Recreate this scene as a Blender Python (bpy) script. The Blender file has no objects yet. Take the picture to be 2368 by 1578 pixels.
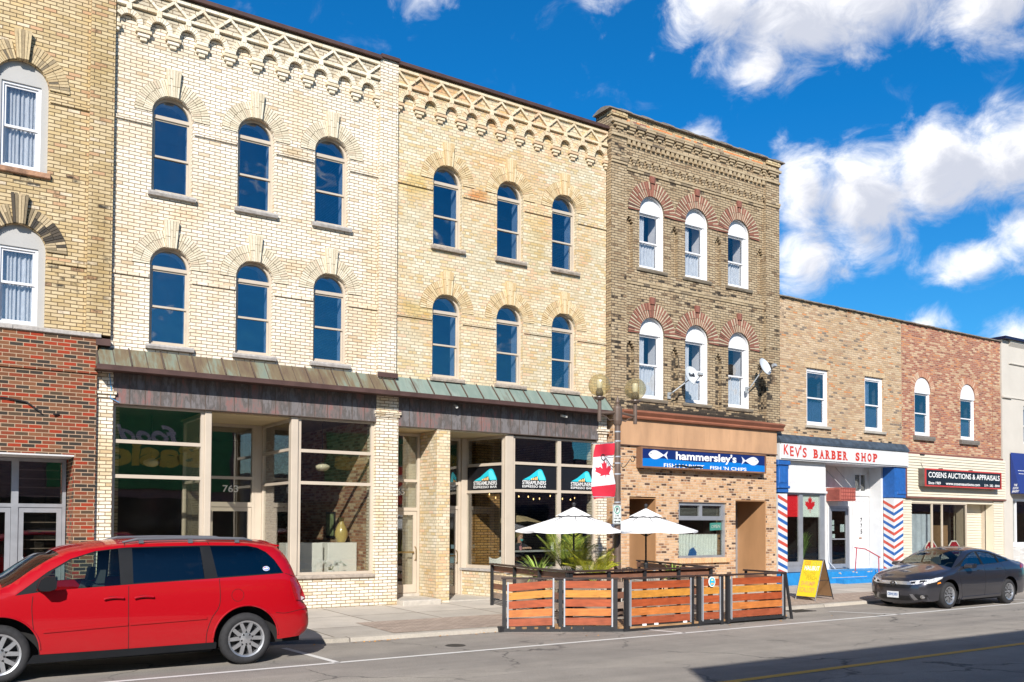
import bpy, bmesh, math, random
from mathutils import Vector, Matrix
from mathutils.geometry import tessellate_polygon
from mathutils.bvhtree import BVHTree
R = math.radians
random.seed(7)
scene = bpy.context.scene
C = scene.collection
# exposure and sky levels
EXPO = .46; SKY_STR = .09; SKY_TINT = (.05, .74, 1.22)
CL_LIT, CL_MID, CL_DARK = (10.2, 10.1, 10.1), (7.9, 8.0, 8.5), (5.4, 5.7, 6.6)

# ------------------------------------------------------------------ camera
cam_d = bpy.data.cameras.new('camera'); cam = bpy.data.objects.new('camera', cam_d); C.objects.link(cam)
yaw, pit, rol = R(33.2811), R(1.6753), R(.2567)
fw = Vector((math.sin(yaw)*math.cos(pit), math.cos(yaw)*math.cos(pit), math.sin(pit)))
rt = Vector((math.cos(yaw), -math.sin(yaw), 0)); up = rt.cross(fw)
r2 = rt*math.cos(rol)+up*math.sin(rol); u2 = -rt*math.sin(rol)+up*math.cos(rol)
m = Matrix((r2, u2, -fw)).transposed().to_4x4(); m.translation = Vector((0, -19, 2.02))
cam.matrix_world = m
cam_d.sensor_width = 36; cam_d.lens = 2110/2368*36
cam_d.shift_y = (1147.84-789)/2368
cam_d.clip_start = .05; cam_d.clip_end = 3000
scene.camera = cam
scene.render.resolution_x = 1024; scene.render.resolution_y = 682
scene.view_settings.view_transform = 'Standard'; scene.view_settings.look = 'None'
scene.view_settings.exposure = EXPO; scene.view_settings.gamma = 1

# ------------------------------------------------------------------ sun and sky
SAZ, SEL = R(34.2), R(31.8)      # light comes from behind the camera, a little from the left
sl = bpy.data.lights.new('sun', 'SUN'); so = bpy.data.objects.new('sun', sl); C.objects.link(so)
sl.energy = 5.0; sl.angle = R(.5); sl.color = (1, .955, .90)
ldir = Vector((math.sin(SAZ)*math.cos(SEL), math.cos(SAZ)*math.cos(SEL), -math.sin(SEL)))
so.rotation_euler = ldir.to_track_quat('-Z', 'Y').to_euler()

world = bpy.data.worlds.new('World'); scene.world = world; world.use_nodes = True
wt = world.node_tree; wt.nodes.clear()
def N(nt, typ, **kw):
    n = nt.nodes.new(typ)
    ins = kw.pop('ins', None)
    for k, v in kw.items(): setattr(n, k, v)
    if ins:
        for k, v in ins.items():
            if hasattr(v, 'default_value') or isinstance(v, bpy.types.NodeSocket): nt.links.new(v, n.inputs[k])
            else: n.inputs[k].default_value = v
    return n
def mth(nt, op, a, b=None, c=None, clamp=False):
    n = nt.nodes.new('ShaderNodeMath'); n.operation = op; n.use_clamp = clamp
    for i, v in enumerate((a, b, c)):
        if v is None: continue
        if isinstance(v, bpy.types.NodeSocket): nt.links.new(v, n.inputs[i])
        else: n.inputs[i].default_value = v
    return n.outputs[0]
def ramp(nt, fac, stops, interp='LINEAR'):
    n = nt.nodes.new('ShaderNodeValToRGB'); n.color_ramp.interpolation = interp
    e = n.color_ramp.elements
    while len(e) < len(stops): e.new(.5)
    for i, (p, c) in enumerate(stops):
        e[i].position = p; e[i].color = (*c, 1) if len(c) == 3 else c
    nt.links.new(fac, n.inputs[0]); return n.outputs[0]
def mix(nt, fac, a, b, blend='MIX'):
    n = nt.nodes.new('ShaderNodeMix'); n.data_type = 'RGBA'; n.blend_type = blend
    for i, v in ((0, fac), (6, a), (7, b)):
        if isinstance(v, bpy.types.NodeSocket): nt.links.new(v, n.inputs[i])
        elif i == 0: n.inputs[0].default_value = v
        else: n.inputs[i].default_value = (*v, 1)
    return n.outputs[2]

# clouds as a density over azimuth and elevation (degrees), warped by noise
CLOUDS = [ # az, el, half width, half height, strength
 (27.5, 30.2, 3.6, 1.7, .62), (24.5, 31.5, 3, 1.6, .45), (39.6, 31.0, 3.2, 1.7, .85), (46.4, 29.3, 4.0, 2.6, 1.4), (50.5, 28.6, 4.7, 3.2, 1.6),
 (55.5, 28.6, 5, 3.0, 1.6), (61, 27.4, 4.6, 2.7, 1.4), (49.0, 26.4, 2.6, 2.1, 1.2), (45.2, 27.0, 1.8, 1.6, .6), (53.5, 26.2, 2.2, 1.3, .6), (65, 26, 3.5, 2.6, 1),
 (39.3, 28.0, .9, 1.2, .42), (42.0, 27.2, .6, .8, .3), (44.6, 22.7, 2.3, 1.5, .85), (49.7, 22.2, .9, 1.1, .42), (60.5, 22.6, .8, .9, .0),
 (51.4, 19.2, 2.7, 2.8, 1.5), (54.5, 18.6, 3.8, 3.3, 1.7), (58.5, 19.6, 4.0, 3.1, 1.7), (62.8, 19.9, 4.2, 2.9, 1.7), (51.4, 15.6, 2.9, 2.6, 1.3), (54.6, 16.4, 2.6, 2.0, 1.2),
 (60.3, 14.6, 3.6, 1.7, 1.0), (63, 15.6, 3.0, 1.9, 1.1), (57.6, 11.2, 2.0, 1.5, 1.1), (62.4, 10.3, 2.3, 1.5, 1.1), (67, 12, 3, 3, 1),
 # clouds elsewhere, seen in the windows; those behind the camera added as fill light
 (200, 20, 12, 5, 1.1), (240, 16, 16, 5, 1.1), (300, 18, 16, 5, 1.0), (92, 20, 10, 6, 1.0), (336, 18, 8, 3, .8), (0, 8, 10, 3, .6), (153, 17, 3.2, 1.2, .85), (140, 26, 4.0, 1.4, .6), (168.5, 12.4, 1.5, .9, .95), (161, 20, 4, .8, .6), (147, 11, 3, .7, .6), (127, 9, 5, 1.2, .6), (260, 40, 16, 6, 1.0)]
g = bpy.data.node_groups.new('cloud_density', 'ShaderNodeTree')
g.interface.new_socket('v', in_out='INPUT', socket_type='NodeSocketVector')
g.interface.new_socket('d', in_out='OUTPUT', socket_type='NodeSocketFloat')
gi = g.nodes.new('NodeGroupInput'); go = g.nodes.new('NodeGroupOutput')
acc = None
for a, e, ra, re, st in CLOUDS:
    if st == 0: continue
    s1 = N(g, 'ShaderNodeVectorMath', operation='SUBTRACT', ins={0: gi.outputs[0], 1: (a % 360, e, 0)})
    s2 = N(g, 'ShaderNodeVectorMath', operation='MULTIPLY', ins={0: s1.outputs[0], 1: (1/ra, 1/re, 0)})
    s3 = N(g, 'ShaderNodeVectorMath', operation='LENGTH', ins={0: s2.outputs[0]})
    v = mth(g, 'MULTIPLY', mth(g, 'MAXIMUM', mth(g, 'SUBTRACT', 1.25, s3.outputs['Value']), 0.0), st)
    acc = v if acc is None else mth(g, 'SMOOTH_MAX', acc, v, .25)
nz = N(g, 'ShaderNodeTexNoise', ins={'Vector': N(g, 'ShaderNodeVectorMath', operation='MULTIPLY', ins={0: gi.outputs[0], 1: (.33, .45, 1)}).outputs[0], 'Scale': 1.0, 'Detail': 12.0, 'Roughness': .62, 'Distortion': .35})
nz.noise_dimensions = '2D'
nv = mth(g, 'MULTIPLY', mth(g, 'SUBTRACT', nz.outputs[0], .5), 2.0)
gate = mth(g, 'MINIMUM', mth(g, 'MULTIPLY', acc, 3), 1.0)
g.links.new(mth(g, 'ADD', acc, mth(g, 'MULTIPLY', nv, gate)), go.inputs[0])
tc = N(wt, 'ShaderNodeTexCoord')
sp = N(wt, 'ShaderNodeSeparateXYZ', ins={0: tc.outputs['Generated']})
az = mth(wt, 'MULTIPLY', mth(wt, 'ARCTAN2', sp.outputs[0], sp.outputs[1]), 57.29578)
az = mth(wt, 'WRAP', az, 360.0, 0.0)
el = mth(wt, 'MULTIPLY', mth(wt, 'ARCSINE', sp.outputs[2]), 57.29578)
av = N(wt, 'ShaderNodeCombineXYZ', ins={0: az, 1: el})
d1 = N(wt, 'ShaderNodeGroup', node_tree=g, ins={0: av.outputs[0]})
ov = N(wt, 'ShaderNodeVectorMath', operation='ADD', ins={0: av.outputs[0], 1: (-1.1, 1.3, 0)})
d2 = N(wt, 'ShaderNodeGroup', node_tree=g, ins={0: ov.outputs[0]})
alpha = N(wt, 'ShaderNodeMapRange', interpolation_type='SMOOTHSTEP', ins={0: d1.outputs[0], 1: .26, 2: 1.5, 3: 0.0, 4: 1.0})
dark = N(wt, 'ShaderNodeMapRange', interpolation_type='SMOOTHSTEP', ins={0: d2.outputs[0], 1: .30, 2: 1.6, 3: 0.0, 4: 1.0})
ccol = ramp(wt, dark.outputs[0], [(0, CL_LIT), (.45, CL_MID), (1, CL_DARK)])
sky = N(wt, 'ShaderNodeTexSky', sky_type='NISHITA', sun_disc=False, sun_elevation=SEL, sun_rotation=R(180)+SAZ, altitude=300, air_density=1.0, dust_density=.15, ozone_density=3.0)
# deep polarised blue away from the sun, ordinary sky round the sun
toward = N(wt, 'ShaderNodeVectorMath', operation='DOT_PRODUCT', ins={0: tc.outputs['Generated'], 1: tuple(-ldir)}).outputs['Value']
tk = N(wt, 'ShaderNodeMapRange', interpolation_type='SMOOTHSTEP', ins={0: toward, 1: .62, 2: 1.0, 3: 0.0, 4: 1.0}).outputs[0]
low = N(wt, 'ShaderNodeMapRange', ins={0: el, 1: 0.0, 2: 24.0, 3: 1.0, 4: 0.0}).outputs[0]
high = N(wt, 'ShaderNodeMapRange', ins={0: el, 1: 32.0, 2: 60.0, 3: 1.0, 4: .62}).outputs[0]
tint = mix(wt, tk, mix(wt, low, SKY_TINT, (.30, .74, .95)), (1, 1, 1))
skc = N(wt, 'ShaderNodeVectorMath', operation='SCALE', ins={0: mix(wt, 1.0, sky.outputs[0], tint, 'MULTIPLY'), 'Scale': high}).outputs[0]
bg = N(wt, 'ShaderNodeBackground', ins={0: mix(wt, alpha.outputs[0], skc, ccol), 1: SKY_STR})
wo = N(wt, 'ShaderNodeOutputWorld', ins={0: bg.outputs[0]})

# ------------------------------------------------------------------ materials
def new_mat(name):
    mt = bpy.data.materials.new(name); mt.use_nodes = True
    nt = mt.node_tree; b = nt.nodes['Principled BSDF']; return mt, nt, b
def S(b, k, v):
    nt = b.id_data
    if isinstance(v, bpy.types.NodeSocket): nt.links.new(v, b.inputs[k])
    elif isinstance(v, tuple) and len(v) == 3 and k != 'Normal': b.inputs[k].default_value = (*v, 1)
    else: b.inputs[k].default_value = v
def wpos(nt): return N(nt, 'ShaderNodeNewGeometry').outputs['Position']
def noise(nt, vec, scale, detail=4, rough=.55, stretch=None):
    if stretch: vec = N(nt, 'ShaderNodeVectorMath', operation='MULTIPLY', ins={0: vec, 1: stretch}).outputs[0]
    return N(nt, 'ShaderNodeTexNoise', ins={'Vector': vec, 'Scale': scale, 'Detail': float(detail), 'Roughness': rough}).outputs[0]
def bump(nt, b, h, strength=.4, dist=.01):
    bn = N(nt, 'ShaderNodeBump', ins={'Strength': strength, 'Distance': dist, 'Height': h}); S(b, 'Normal', bn.outputs[0])
MATS = {}
def plain(name, col, rough=.6, metal=0.0, var=.18, vscale=3.0, bmp=0.0, coat=0.0, stretch=None, spec=.5, emit=None, bscale=None):
    if name in MATS: return MATS[name]
    mt, nt, b = new_mat(name)
    tcn = N(nt, 'ShaderNodeTexCoord').outputs['Object']
    n1 = noise(nt, tcn, vscale, 6, .6, stretch)
    lo = tuple(c*(1-var) for c in col); hi = tuple(min(1, c*(1+var*.7)) for c in col)
    S(b, 'Base Color', ramp(nt, n1, [(.3, lo), (.7, hi)]))
    S(b, 'Roughness', mth(nt, 'ADD', mth(nt, 'MULTIPLY', n1, .16), max(0.02, rough-.08)))
    S(b, 'Metallic', metal); S(b, 'Coat Weight', coat); S(b, 'Coat Roughness', .04); S(b, 'Specular IOR Level', spec)
    if bmp: bump(nt, b, noise(nt, tcn, bscale or vscale*6, 5, .6, stretch), bmp, .01)
    if emit: S(b, 'Emission Color', emit[0]); S(b, 'Emission Strength', emit[1])
    MATS[name] = mt; return mt

def facing_uv(nt, dx=0.0):
    """world position laid out on the wall: along the wall, height"""
    gm = N(nt, 'ShaderNodeNewGeometry')
    s = N(nt, 'ShaderNodeSeparateXYZ', ins={0: gm.outputs['Position']}); n = N(nt, 'ShaderNodeSeparateXYZ', ins={0: gm.outputs['True Normal']})
    side = mth(nt, 'GREATER_THAN', mth(nt, 'ABSOLUTE', n.outputs[0]), .7)
    u = mth(nt, 'ADD', mth(nt, 'MULTIPLY', s.outputs[0], mth(nt, 'SUBTRACT', 1.0, side)), mth(nt, 'MULTIPLY', s.outputs[1], side))
    topf = mth(nt, 'GREATER_THAN', mth(nt, 'ABSOLUTE', n.outputs[2]), .7)
    v = mth(nt, 'ADD', mth(nt, 'MULTIPLY', s.outputs[2], mth(nt, 'SUBTRACT', 1.0, topf)), mth(nt, 'MULTIPLY', s.outputs[1], topf))
    return N(nt, 'ShaderNodeCombineXYZ', ins={0: mth(nt, 'ADD', u, 50.0+dx), 1: mth(nt, 'ADD', v, 5.0)}).outputs[0], gm

def brick(name, stops, mortar, L=.219, H=.0715, ms=.009, squash=1.0, sqf=2, patch=None, soot=None, bmps=.9, rough=.88, dx=0.0, wob=.004, interp='CONSTANT', mvar=.25, offset=.5, stains=None):
    mt, nt, b = new_mat(name)
    uv, gm = facing_uv(nt, dx)
    wn = N(nt, 'ShaderNodeTexNoise', ins={'Vector': uv, 'Scale': 5.0, 'Detail': 2.0})
    wv = N(nt, 'ShaderNodeVectorMath', operation='SUBTRACT', ins={0: wn.outputs['Color'], 1: (.5, .5, .5)})
    wv = N(nt, 'ShaderNodeVectorMath', operation='SCALE', ins={0: wv.outputs[0], 'Scale': wob*2.5})
    uw = N(nt, 'ShaderNodeVectorMath', operation='ADD', ins={0: uv, 1: wv.outputs[0]}).outputs[0]
    bt = N(nt, 'ShaderNodeTexBrick', offset=offset, squash=squash, squash_frequency=sqf,
           ins={'Vector': uw, 'Color1': (0, 0, 0, 1), 'Color2': (1, 1, 1, 1), 'Mortar': (0, 0, 0, 1), 'Scale': 1.0, 'Mortar Size': ms, 'Mortar Smooth': .35, 'Bias': 0.0, 'Brick Width': L, 'Row Height': H})
    rnd = N(nt, 'ShaderNodeSeparateColor', ins={0: bt.outputs['Color']}).outputs[0]
    col = ramp(nt, rnd, stops, interp)
    fine = noise(nt, uv, 26, 5, .65); big = noise(nt, uv, .55, 5, .6)
    if patch:   # a large irregular area of another tone
        pc, lo, hi, amt = patch
        mk = N(nt, 'ShaderNodeMapRange', ins={0: noise(nt, uv, .8, 5, .6, (1, .8, 1)), 1: lo, 2: hi}).outputs[0]
        col = mix(nt, mth(nt, 'MULTIPLY', mk, amt), col, pc, 'MULTIPLY')
    col = mix(nt, .55, col, ramp(nt, fine, [(.25, (.72, .71, .70)), (.75, (1.12, 1.11, 1.08))]), 'MULTIPLY')
    col = mix(nt, .7, col, ramp(nt, big, [(.3, (.80, .78, .74)), (.7, (1.1, 1.1, 1.1))]), 'MULTIPLY')
    mcol = mix(nt, .8, mortar, ramp(nt, noise(nt, uv, 9, 4), [(.3, (1-mvar,)*3), (.7, (1+mvar,)*3)]), 'MULTIPLY')
    col = mix(nt, bt.outputs['Fac'], col, mcol)
    for sx, sz, rx, rz, sc, sa in stains or []:     # patches of rust, algae, smoke and repair with edges of their own
        s = N(nt, 'ShaderNodeSeparateXYZ', ins={0: gm.outputs['Position']})
        a_ = mth(nt, 'DIVIDE', mth(nt, 'SUBTRACT', s.outputs[0], sx), rx); b_ = mth(nt, 'DIVIDE', mth(nt, 'SUBTRACT', s.outputs[2], sz), rz)
        d_ = mth(nt, 'SQRT', mth(nt, 'ADD', mth(nt, 'MULTIPLY', a_, a_), mth(nt, 'MULTIPLY', b_, b_)))
        k = mth(nt, 'ADD', mth(nt, 'SUBTRACT', 1.0, d_), mth(nt, 'ADD', mth(nt, 'MULTIPLY', mth(nt, 'SUBTRACT', noise(nt, uv, 2.6, 6, .7), .5), 2.2), mth(nt, 'MULTIPLY', rnd, .25)))
        k = N(nt, 'ShaderNodeMapRange', ins={0: k, 1: .15, 2: .75}).outputs[0]
        col = mix(nt, mth(nt, 'MULTIPLY', k, sa), col, sc, 'MULTIPLY')
    if soot:    # soot clings to whole bricks: list of (x0,x1,z0,z1,strength)
        acc = None
        s = N(nt, 'ShaderNodeSeparateXYZ', ins={0: gm.outputs['Position']})
        for x0, x1, z0, z1, st in soot:
            hx, hz = (x1-x0)/2, (z1-z0)/2
            dxn = mth(nt, 'DIVIDE', mth(nt, 'ABSOLUTE', mth(nt, 'SUBTRACT', s.outputs[0], (x0+x1)/2)), hx)
            dzn = mth(nt, 'DIVIDE', mth(nt, 'ABSOLUTE', mth(nt, 'SUBTRACT', s.outputs[2], (z0+z1)/2)), hz)
            mm = mth(nt, 'MULTIPLY', mth(nt, 'SUBTRACT', 1.3, mth(nt, 'MAXIMUM', dxn, dzn), clamp=True), st)
            acc = mm if acc is None else mth(nt, 'MAXIMUM', acc, mm)
        k = mth(nt, 'ADD', mth(nt, 'MULTIPLY', rnd, .5), mth(nt, 'ADD', mth(nt, 'MULTIPLY', noise(nt, uv, 3.2, 5, .7), 1.0), acc))
        k = N(nt, 'ShaderNodeMapRange', ins={0: k, 1: 1.02, 2: 1.18}).outputs[0]
        col = mix(nt, mth(nt, 'MULTIPLY', k, .93), col, (.018, .017, .016))
    S(b, 'Base Color', col); S(b, 'Roughness', rough); S(b, 'Specular IOR Level', .25)
    h = mth(nt, 'ADD', mth(nt, 'MULTIPLY', mth(nt, 'SUBTRACT', 1.0, bt.outputs['Fac']), 1.0), mth(nt, 'ADD', mth(nt, 'MULTIPLY', fine, .25), mth(nt, 'MULTIPLY', rnd, .25)))
    bump(nt, b, h, bmps, .012)
    MATS[name] = mt; return mt

def island(name, stops, rough=.88, bmp=.5, interp='LINEAR', var=1.0):
    """each loose brick of a mesh gets its own tone"""
    mt, nt, b = new_mat(name)
    gm = N(nt, 'ShaderNodeNewGeometry')
    col = ramp(nt, gm.outputs['Random Per Island'], stops, interp)
    f = noise(nt, gm.outputs['Position'], 24, 5, .65)
    col = mix(nt, .7*var, col, ramp(nt, f, [(.25, (.6, .6, .6)), (.75, (1.15, 1.15, 1.12))]), 'MULTIPLY')
    S(b, 'Base Color', col); S(b, 'Roughness', rough); S(b, 'Specular IOR Level', .25)
    bump(nt, b, f, bmp, .01); MATS[name] = mt; return mt

def glass(name, tint=(1, 1, 1), refl=1.0, thru=1.0, ior=1.6, rough=0.0, wavy=.02):
    if name in MATS: return MATS[name]
    mt, nt, b = new_mat(name); nt.nodes.remove(b)
    out = [n for n in nt.nodes if n.type == 'OUTPUT_MATERIAL'][0]
    tr = N(nt, 'ShaderNodeBsdfTransparent', ins={0: (tint[0]*thru, tint[1]*thru, tint[2]*thru, 1)})
    gl = N(nt, 'ShaderNodeBsdfGlossy', ins={'Color': (refl, refl, refl, 1), 'Roughness': rough})
    p = wpos(nt)
    if wavy:
        bn = N(nt, 'ShaderNodeBump', ins={'Strength': wavy, 'Distance': .1, 'Height': noise(nt, p, 1.1, 2)}); nt.links.new(bn.outputs[0], gl.inputs['Normal'])
    gm = N(nt, 'ShaderNodeNewGeometry')
    c = mth(nt, 'ABSOLUTE', N(nt, 'ShaderNodeVectorMath', operation='DOT_PRODUCT', ins={0: gm.outputs['Incoming'], 1: gm.outputs['Normal']}).outputs['Value'])
    f0 = ((ior-1)/(ior+1))**2          # Schlick, the same from both faces of the pane
    f2 = mth(nt, 'ADD', f0, mth(nt, 'MULTIPLY', mth(nt, 'POWER', mth(nt, 'SUBTRACT', 1.0, c), 5.0), 1-f0), clamp=True)
    ms = N(nt, 'ShaderNodeMixShader', ins={0: f2, 1: tr.outputs[0], 2: gl.outputs[0]})
    nt.links.new(ms.outputs[0], out.inputs[0]); MATS[name] = mt; return mt

def paint(name, col, flake=0.0, rough=.35, coat=1.0, metal=0.0):
    mt, nt, b = new_mat(name)
    tcn = N(nt, 'ShaderNodeTexCoord').outputs['Object']
    s = N(nt, 'ShaderNodeSeparateXYZ', ins={0: tcn})
    dirt = mth(nt, 'MULTIPLY', N(nt, 'ShaderNodeMapRange', ins={0: s.outputs[2], 1: .75, 2: .2}).outputs[0], noise(nt, tcn, 5, 6, .7))
    c = mix(nt, mth(nt, 'MULTIPLY', dirt, .14), col, (.16, .13, .10))
    S(b, 'Base Color', c); S(b, 'Metallic', metal); S(b, 'Roughness', rough); S(b, 'Coat Weight', coat); S(b, 'Coat Roughness', mth(nt, 'ADD', .02, mth(nt, 'MULTIPLY', dirt, .12))); S(b, 'Specular IOR Level', .15)
    MATS[name] = mt; return mt

# brick walls
CREAM = [(0, (.78, .69, .56)), (.2, (.82, .75, .63)), (.45, (.80, .72, .59)), (.65, (.85, .79, .68)), (.88, (.79, .68, .54)), (.97, (.66, .54, .39))]
A_BR = brick('cream_brick', CREAM, (.29, .22, .15), L=.2212, H=.0705, ms=.0082, patch=((.93, .85, .74), .48, .60, .85), bmps=1.0, wob=.008, stains=[(6.75, 10.02, .42, .20, (.72, .62, .48), .9), (4.2, 8.25, .9, .22, (.90, .80, .70), .8), (8.6, 7.6, .3, 2.2, (.93, .87, .76), .7), (3.4, 7.3, .35, 1.6, (.90, .84, .74), .7), (6.9, 7.55, .5, .35, (.86, .76, .62), .8), (4.3, 11.55, 1.4, .22, (.88, .85, .80), .7), (7.6, 5.9, 1.3, .5, (.93, .87, .80), .7)])
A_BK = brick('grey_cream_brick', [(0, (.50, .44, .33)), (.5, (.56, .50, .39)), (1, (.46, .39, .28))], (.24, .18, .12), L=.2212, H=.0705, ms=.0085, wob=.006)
A_BR2 = brick('cream_pier_brick', CREAM, (.24, .17, .10), L=.2212, H=.0705, ms=.0085, patch=((.92, .82, .62), .5, .6, .8), offset=.5)
B_BR = brick('honey_brick', [(0, (.62, .49, .28)), (.18, (.70, .61, .44)), (.4, (.66, .56, .39)), (.6, (.74, .66, .51)), (.78, (.72, .52, .36)), (.86, (.62, .55, .39))], (.36, .30, .205),
             L=.218, H=.073, ms=.008, squash=.5, sqf=6, patch=((1.0, .87, .74), .46, .60, .9), bmps=.7, wob=.005, stains=[(11.45, 10.02, .42, .20, (.80, .45, .20), .85), (11.9, 11.95, .35, .25, (.85, .55, .32), .8), (12.9, 12.2, 1.2, .3, (.92, .74, .55), .7), (9.7, 9.95, .5, .45, (.88, .82, .52), .8), (9.8, 7.0, .6, .3, (.86, .80, .50), .8), (12.0, 10.9, 1.4, .6, (1.0, .82, .66), .8), (10.6, 12.3, 1.3, .35, (.98, .76, .58), .8), (13.2, 9.3, .5, 1.2, (.92, .86, .68), .7), (14.9, 12.3, .5, .4, (.92, .80, .62), .7)])
L_BR = brick('tan_brick', [(0, (.50, .38, .21)), (.2, (.58, .46, .28)), (.5, (.54, .41, .22)), (.7, (.62, .50, .31)), (.9, (.52, .33, .19)), (.96, (.66, .55, .4))], (.16, .11, .06),
             L=.2212, H=.0705, ms=.0085, stains=[(1.0, 12.3, 1.8, 1.1, (1.22, 1.16, 1.14), .8), (2.9, 7.2, .3, 1.6, (.80, .76, .66), .8), (2.9, 10.8, .3, 1.5, (.86, .84, .76), .7)], soot=[(1.0, 2.1, 8.28, 8.44, .45), (1.95, 2.7, 6.3, 6.85, .30), (2.7, 3.1, 7.2, 8.2, .16), (1.3, 2.6, 8.3, 8.6, .25), (1.0, 2.3, 7.4, 8.2, .12), (2.6, 3.2, 5.5, 8.4, .04)])
C_BR = brick('buff_brick', [(0, (.37, .28, .175)), (.25, (.43, .335, .215)), (.5, (.39, .29, .18)), (.72, (.47, .37, .245)), (.9, (.29, .20, .12))], (.08, .062, .045),
             L=.2212, H=.0705, ms=.0085,
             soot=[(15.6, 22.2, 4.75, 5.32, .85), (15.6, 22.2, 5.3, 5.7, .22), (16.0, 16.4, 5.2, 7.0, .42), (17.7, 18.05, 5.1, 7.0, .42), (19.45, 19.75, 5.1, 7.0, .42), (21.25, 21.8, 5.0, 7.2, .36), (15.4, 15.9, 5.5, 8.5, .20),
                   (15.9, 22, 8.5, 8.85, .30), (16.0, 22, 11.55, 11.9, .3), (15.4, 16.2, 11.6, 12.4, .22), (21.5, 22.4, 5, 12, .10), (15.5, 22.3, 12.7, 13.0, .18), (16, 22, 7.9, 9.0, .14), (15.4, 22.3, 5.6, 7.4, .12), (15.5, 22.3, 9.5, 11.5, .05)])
D_BR = brick('mottled_yellow_brick', [(0, (0.468, 0.324, 0.198)), (.15, (0.540, 0.396, 0.252)), (.35, (0.504, 0.342, 0.198)), (.5, (0.558, 0.423, 0.279)), (.63, (0.414, 0.261, 0.162)), (.74, (0.594, 0.450, 0.306)), (.84, (0.558, 0.252, 0.108)), (.89, (0.216, 0.171, 0.135)), (.93, (0.450, 0.324, 0.216))], (.42, .32, .22),
             L=.216, H=.0700, ms=.009, soot=[(23, 25.5, 4.7, 5.1, .22), (26, 28.5, 4.7, 5.1, .18), (22, 28, 8.6, 9.3, .1)])
E_BR = brick('mottled_red_brick', [(0, (0.344, 0.133, 0.089)), (.2, (0.413, 0.179, 0.111)), (.36, (0.533, 0.351, 0.222)), (.5, (0.361, 0.140, 0.096)), (.62, (0.482, 0.265, 0.163)), (.74, (0.258, 0.101, 0.074)), (.84, (0.568, 0.390, 0.252)), (.92, (0.516, 0.218, 0.104))], (.44, .31, .215),
             L=.216, H=.0700, ms=.009)
RED_BR = brick('modern_red_brick', [(0, (.17, .068, .034)), (.18, (.21, .09, .045)), (.32, (.14, .056, .030)), (.42, (.042, .034, .028)), (.58, (.30, .040, .016)), (.72, (.085, .055, .034)), (.82, (.22, .050, .024)), (.92, (.052, .042, .034))], (.38, .27, .18),
             L=.2245, H=.0715, ms=.0085, wob=.0012, bmps=.5, mvar=.08)
SPECK = brick('speckled_orange_brick', [(0, (.56, .33, .18)), (.18, (.62, .40, .24)), (.38, (.52, .29, .155)), (.54, (.64, .44, .28)), (.70, (.11, .065, .045)), (.80, (.26, .14, .085)), (.88, (.58, .36, .19))], (.56, .43, .31),
             L=.205, H=.0720, ms=.009, squash=.6, sqf=3)
INB = brick('interior_ochre_brick', [(0, (.40, .22, .07)), (.3, (.46, .27, .10)), (.6, (.36, .19, .06)), (.85, (.44, .25, .11))], (.10, .06, .03), L=.2212, H=.0705, ms=.01)
INR = brick('interior_red_brick', [(0, (.44, .24, .14)), (.3, (.60, .42, .26)), (.5, (.34, .15, .09)), (.7, (.62, .48, .33)), (.85, (.28, .14, .09))], (.44, .34, .24), L=.2212, H=.0705, ms=.01)
STONEW = brick('white_split_stone', [(0, (.62, .61, .58)), (.4, (.72, .71, .69)), (.7, (.56, .55, .53))], (.5, .48, .46), L=.35, H=.045, ms=.004)
# loose bricks
A_IS = island('cream_loose_brick', [(0, (.58, .50, .36)), (.5, (.68, .59, .44)), (.93, (.74, .66, .51)), (1, (.52, .38, .26))])
A_FZ = island('pale_frieze_brick', [(0, (.72, .64, .49)), (.6, (.80, .73, .59)), (1, (.66, .53, .36))])
B_FZ = island('honey_frieze_brick', [(0, (.62, .50, .32)), (.6, (.74, .63, .45)), (1, (.60, .40, .24))])
B_IS = island('honey_loose_brick', [(0, (.56, .40, .21)), (.5, (.66, .51, .30)), (.9, (.72, .59, .38)), (1, (.58, .36, .19))])
L_IS = island('tan_loose_brick', [(0, (.46, .34, .19)), (.6, (.58, .46, .28)), (.85, (.52, .40, .24)), (1, (.08, .07, .06))])
LD_IS = island('sooty_loose_brick', [(0, (.05, .045, .04)), (.45, (.10, .08, .06)), (.6, (.36, .28, .17)), (1, (.55, .43, .27))])
C_IS = island('buff_loose_brick', [(0, (.38, .29, .18)), (.7, (.48, .38, .25)), (.9, (.34, .26, .17)), (1, (.06, .05, .045))])
CR_IS = island('red_and_buff_voussoir', [(0, (.22, .085, .06)), (.45, (.28, .11, .08)), (.8, (.34, .14, .10)), (1, (.09, .05, .045))])
CB_IS = island('buff_voussoir', [(0, (.46, .36, .25)), (.7, (.56, .46, .33)), (.9, (.38, .16, .11)), (1, (.10, .07, .05))])
CO_IS = island('orange_and_dark_brick', [(0, (.62, .22, .08)), (.5, (.66, .26, .11)), (.62, (.16, .10, .09)), (.75, (.40, .30, .20)), (.9, (.28, .14, .12))], interp='CONSTANT')
MORT = plain('dark_mortar', (.11, .075, .045), .95, var=.3, vscale=8, bmp=.4)
MORT_C = plain('sooty_mortar', (.10, .08, .06), .95, var=.3, vscale=8, bmp=.4)
MORT_B = plain('sandy_mortar', (.20, .145, .085), .95, var=.3, vscale=8, bmp=.4)

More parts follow.
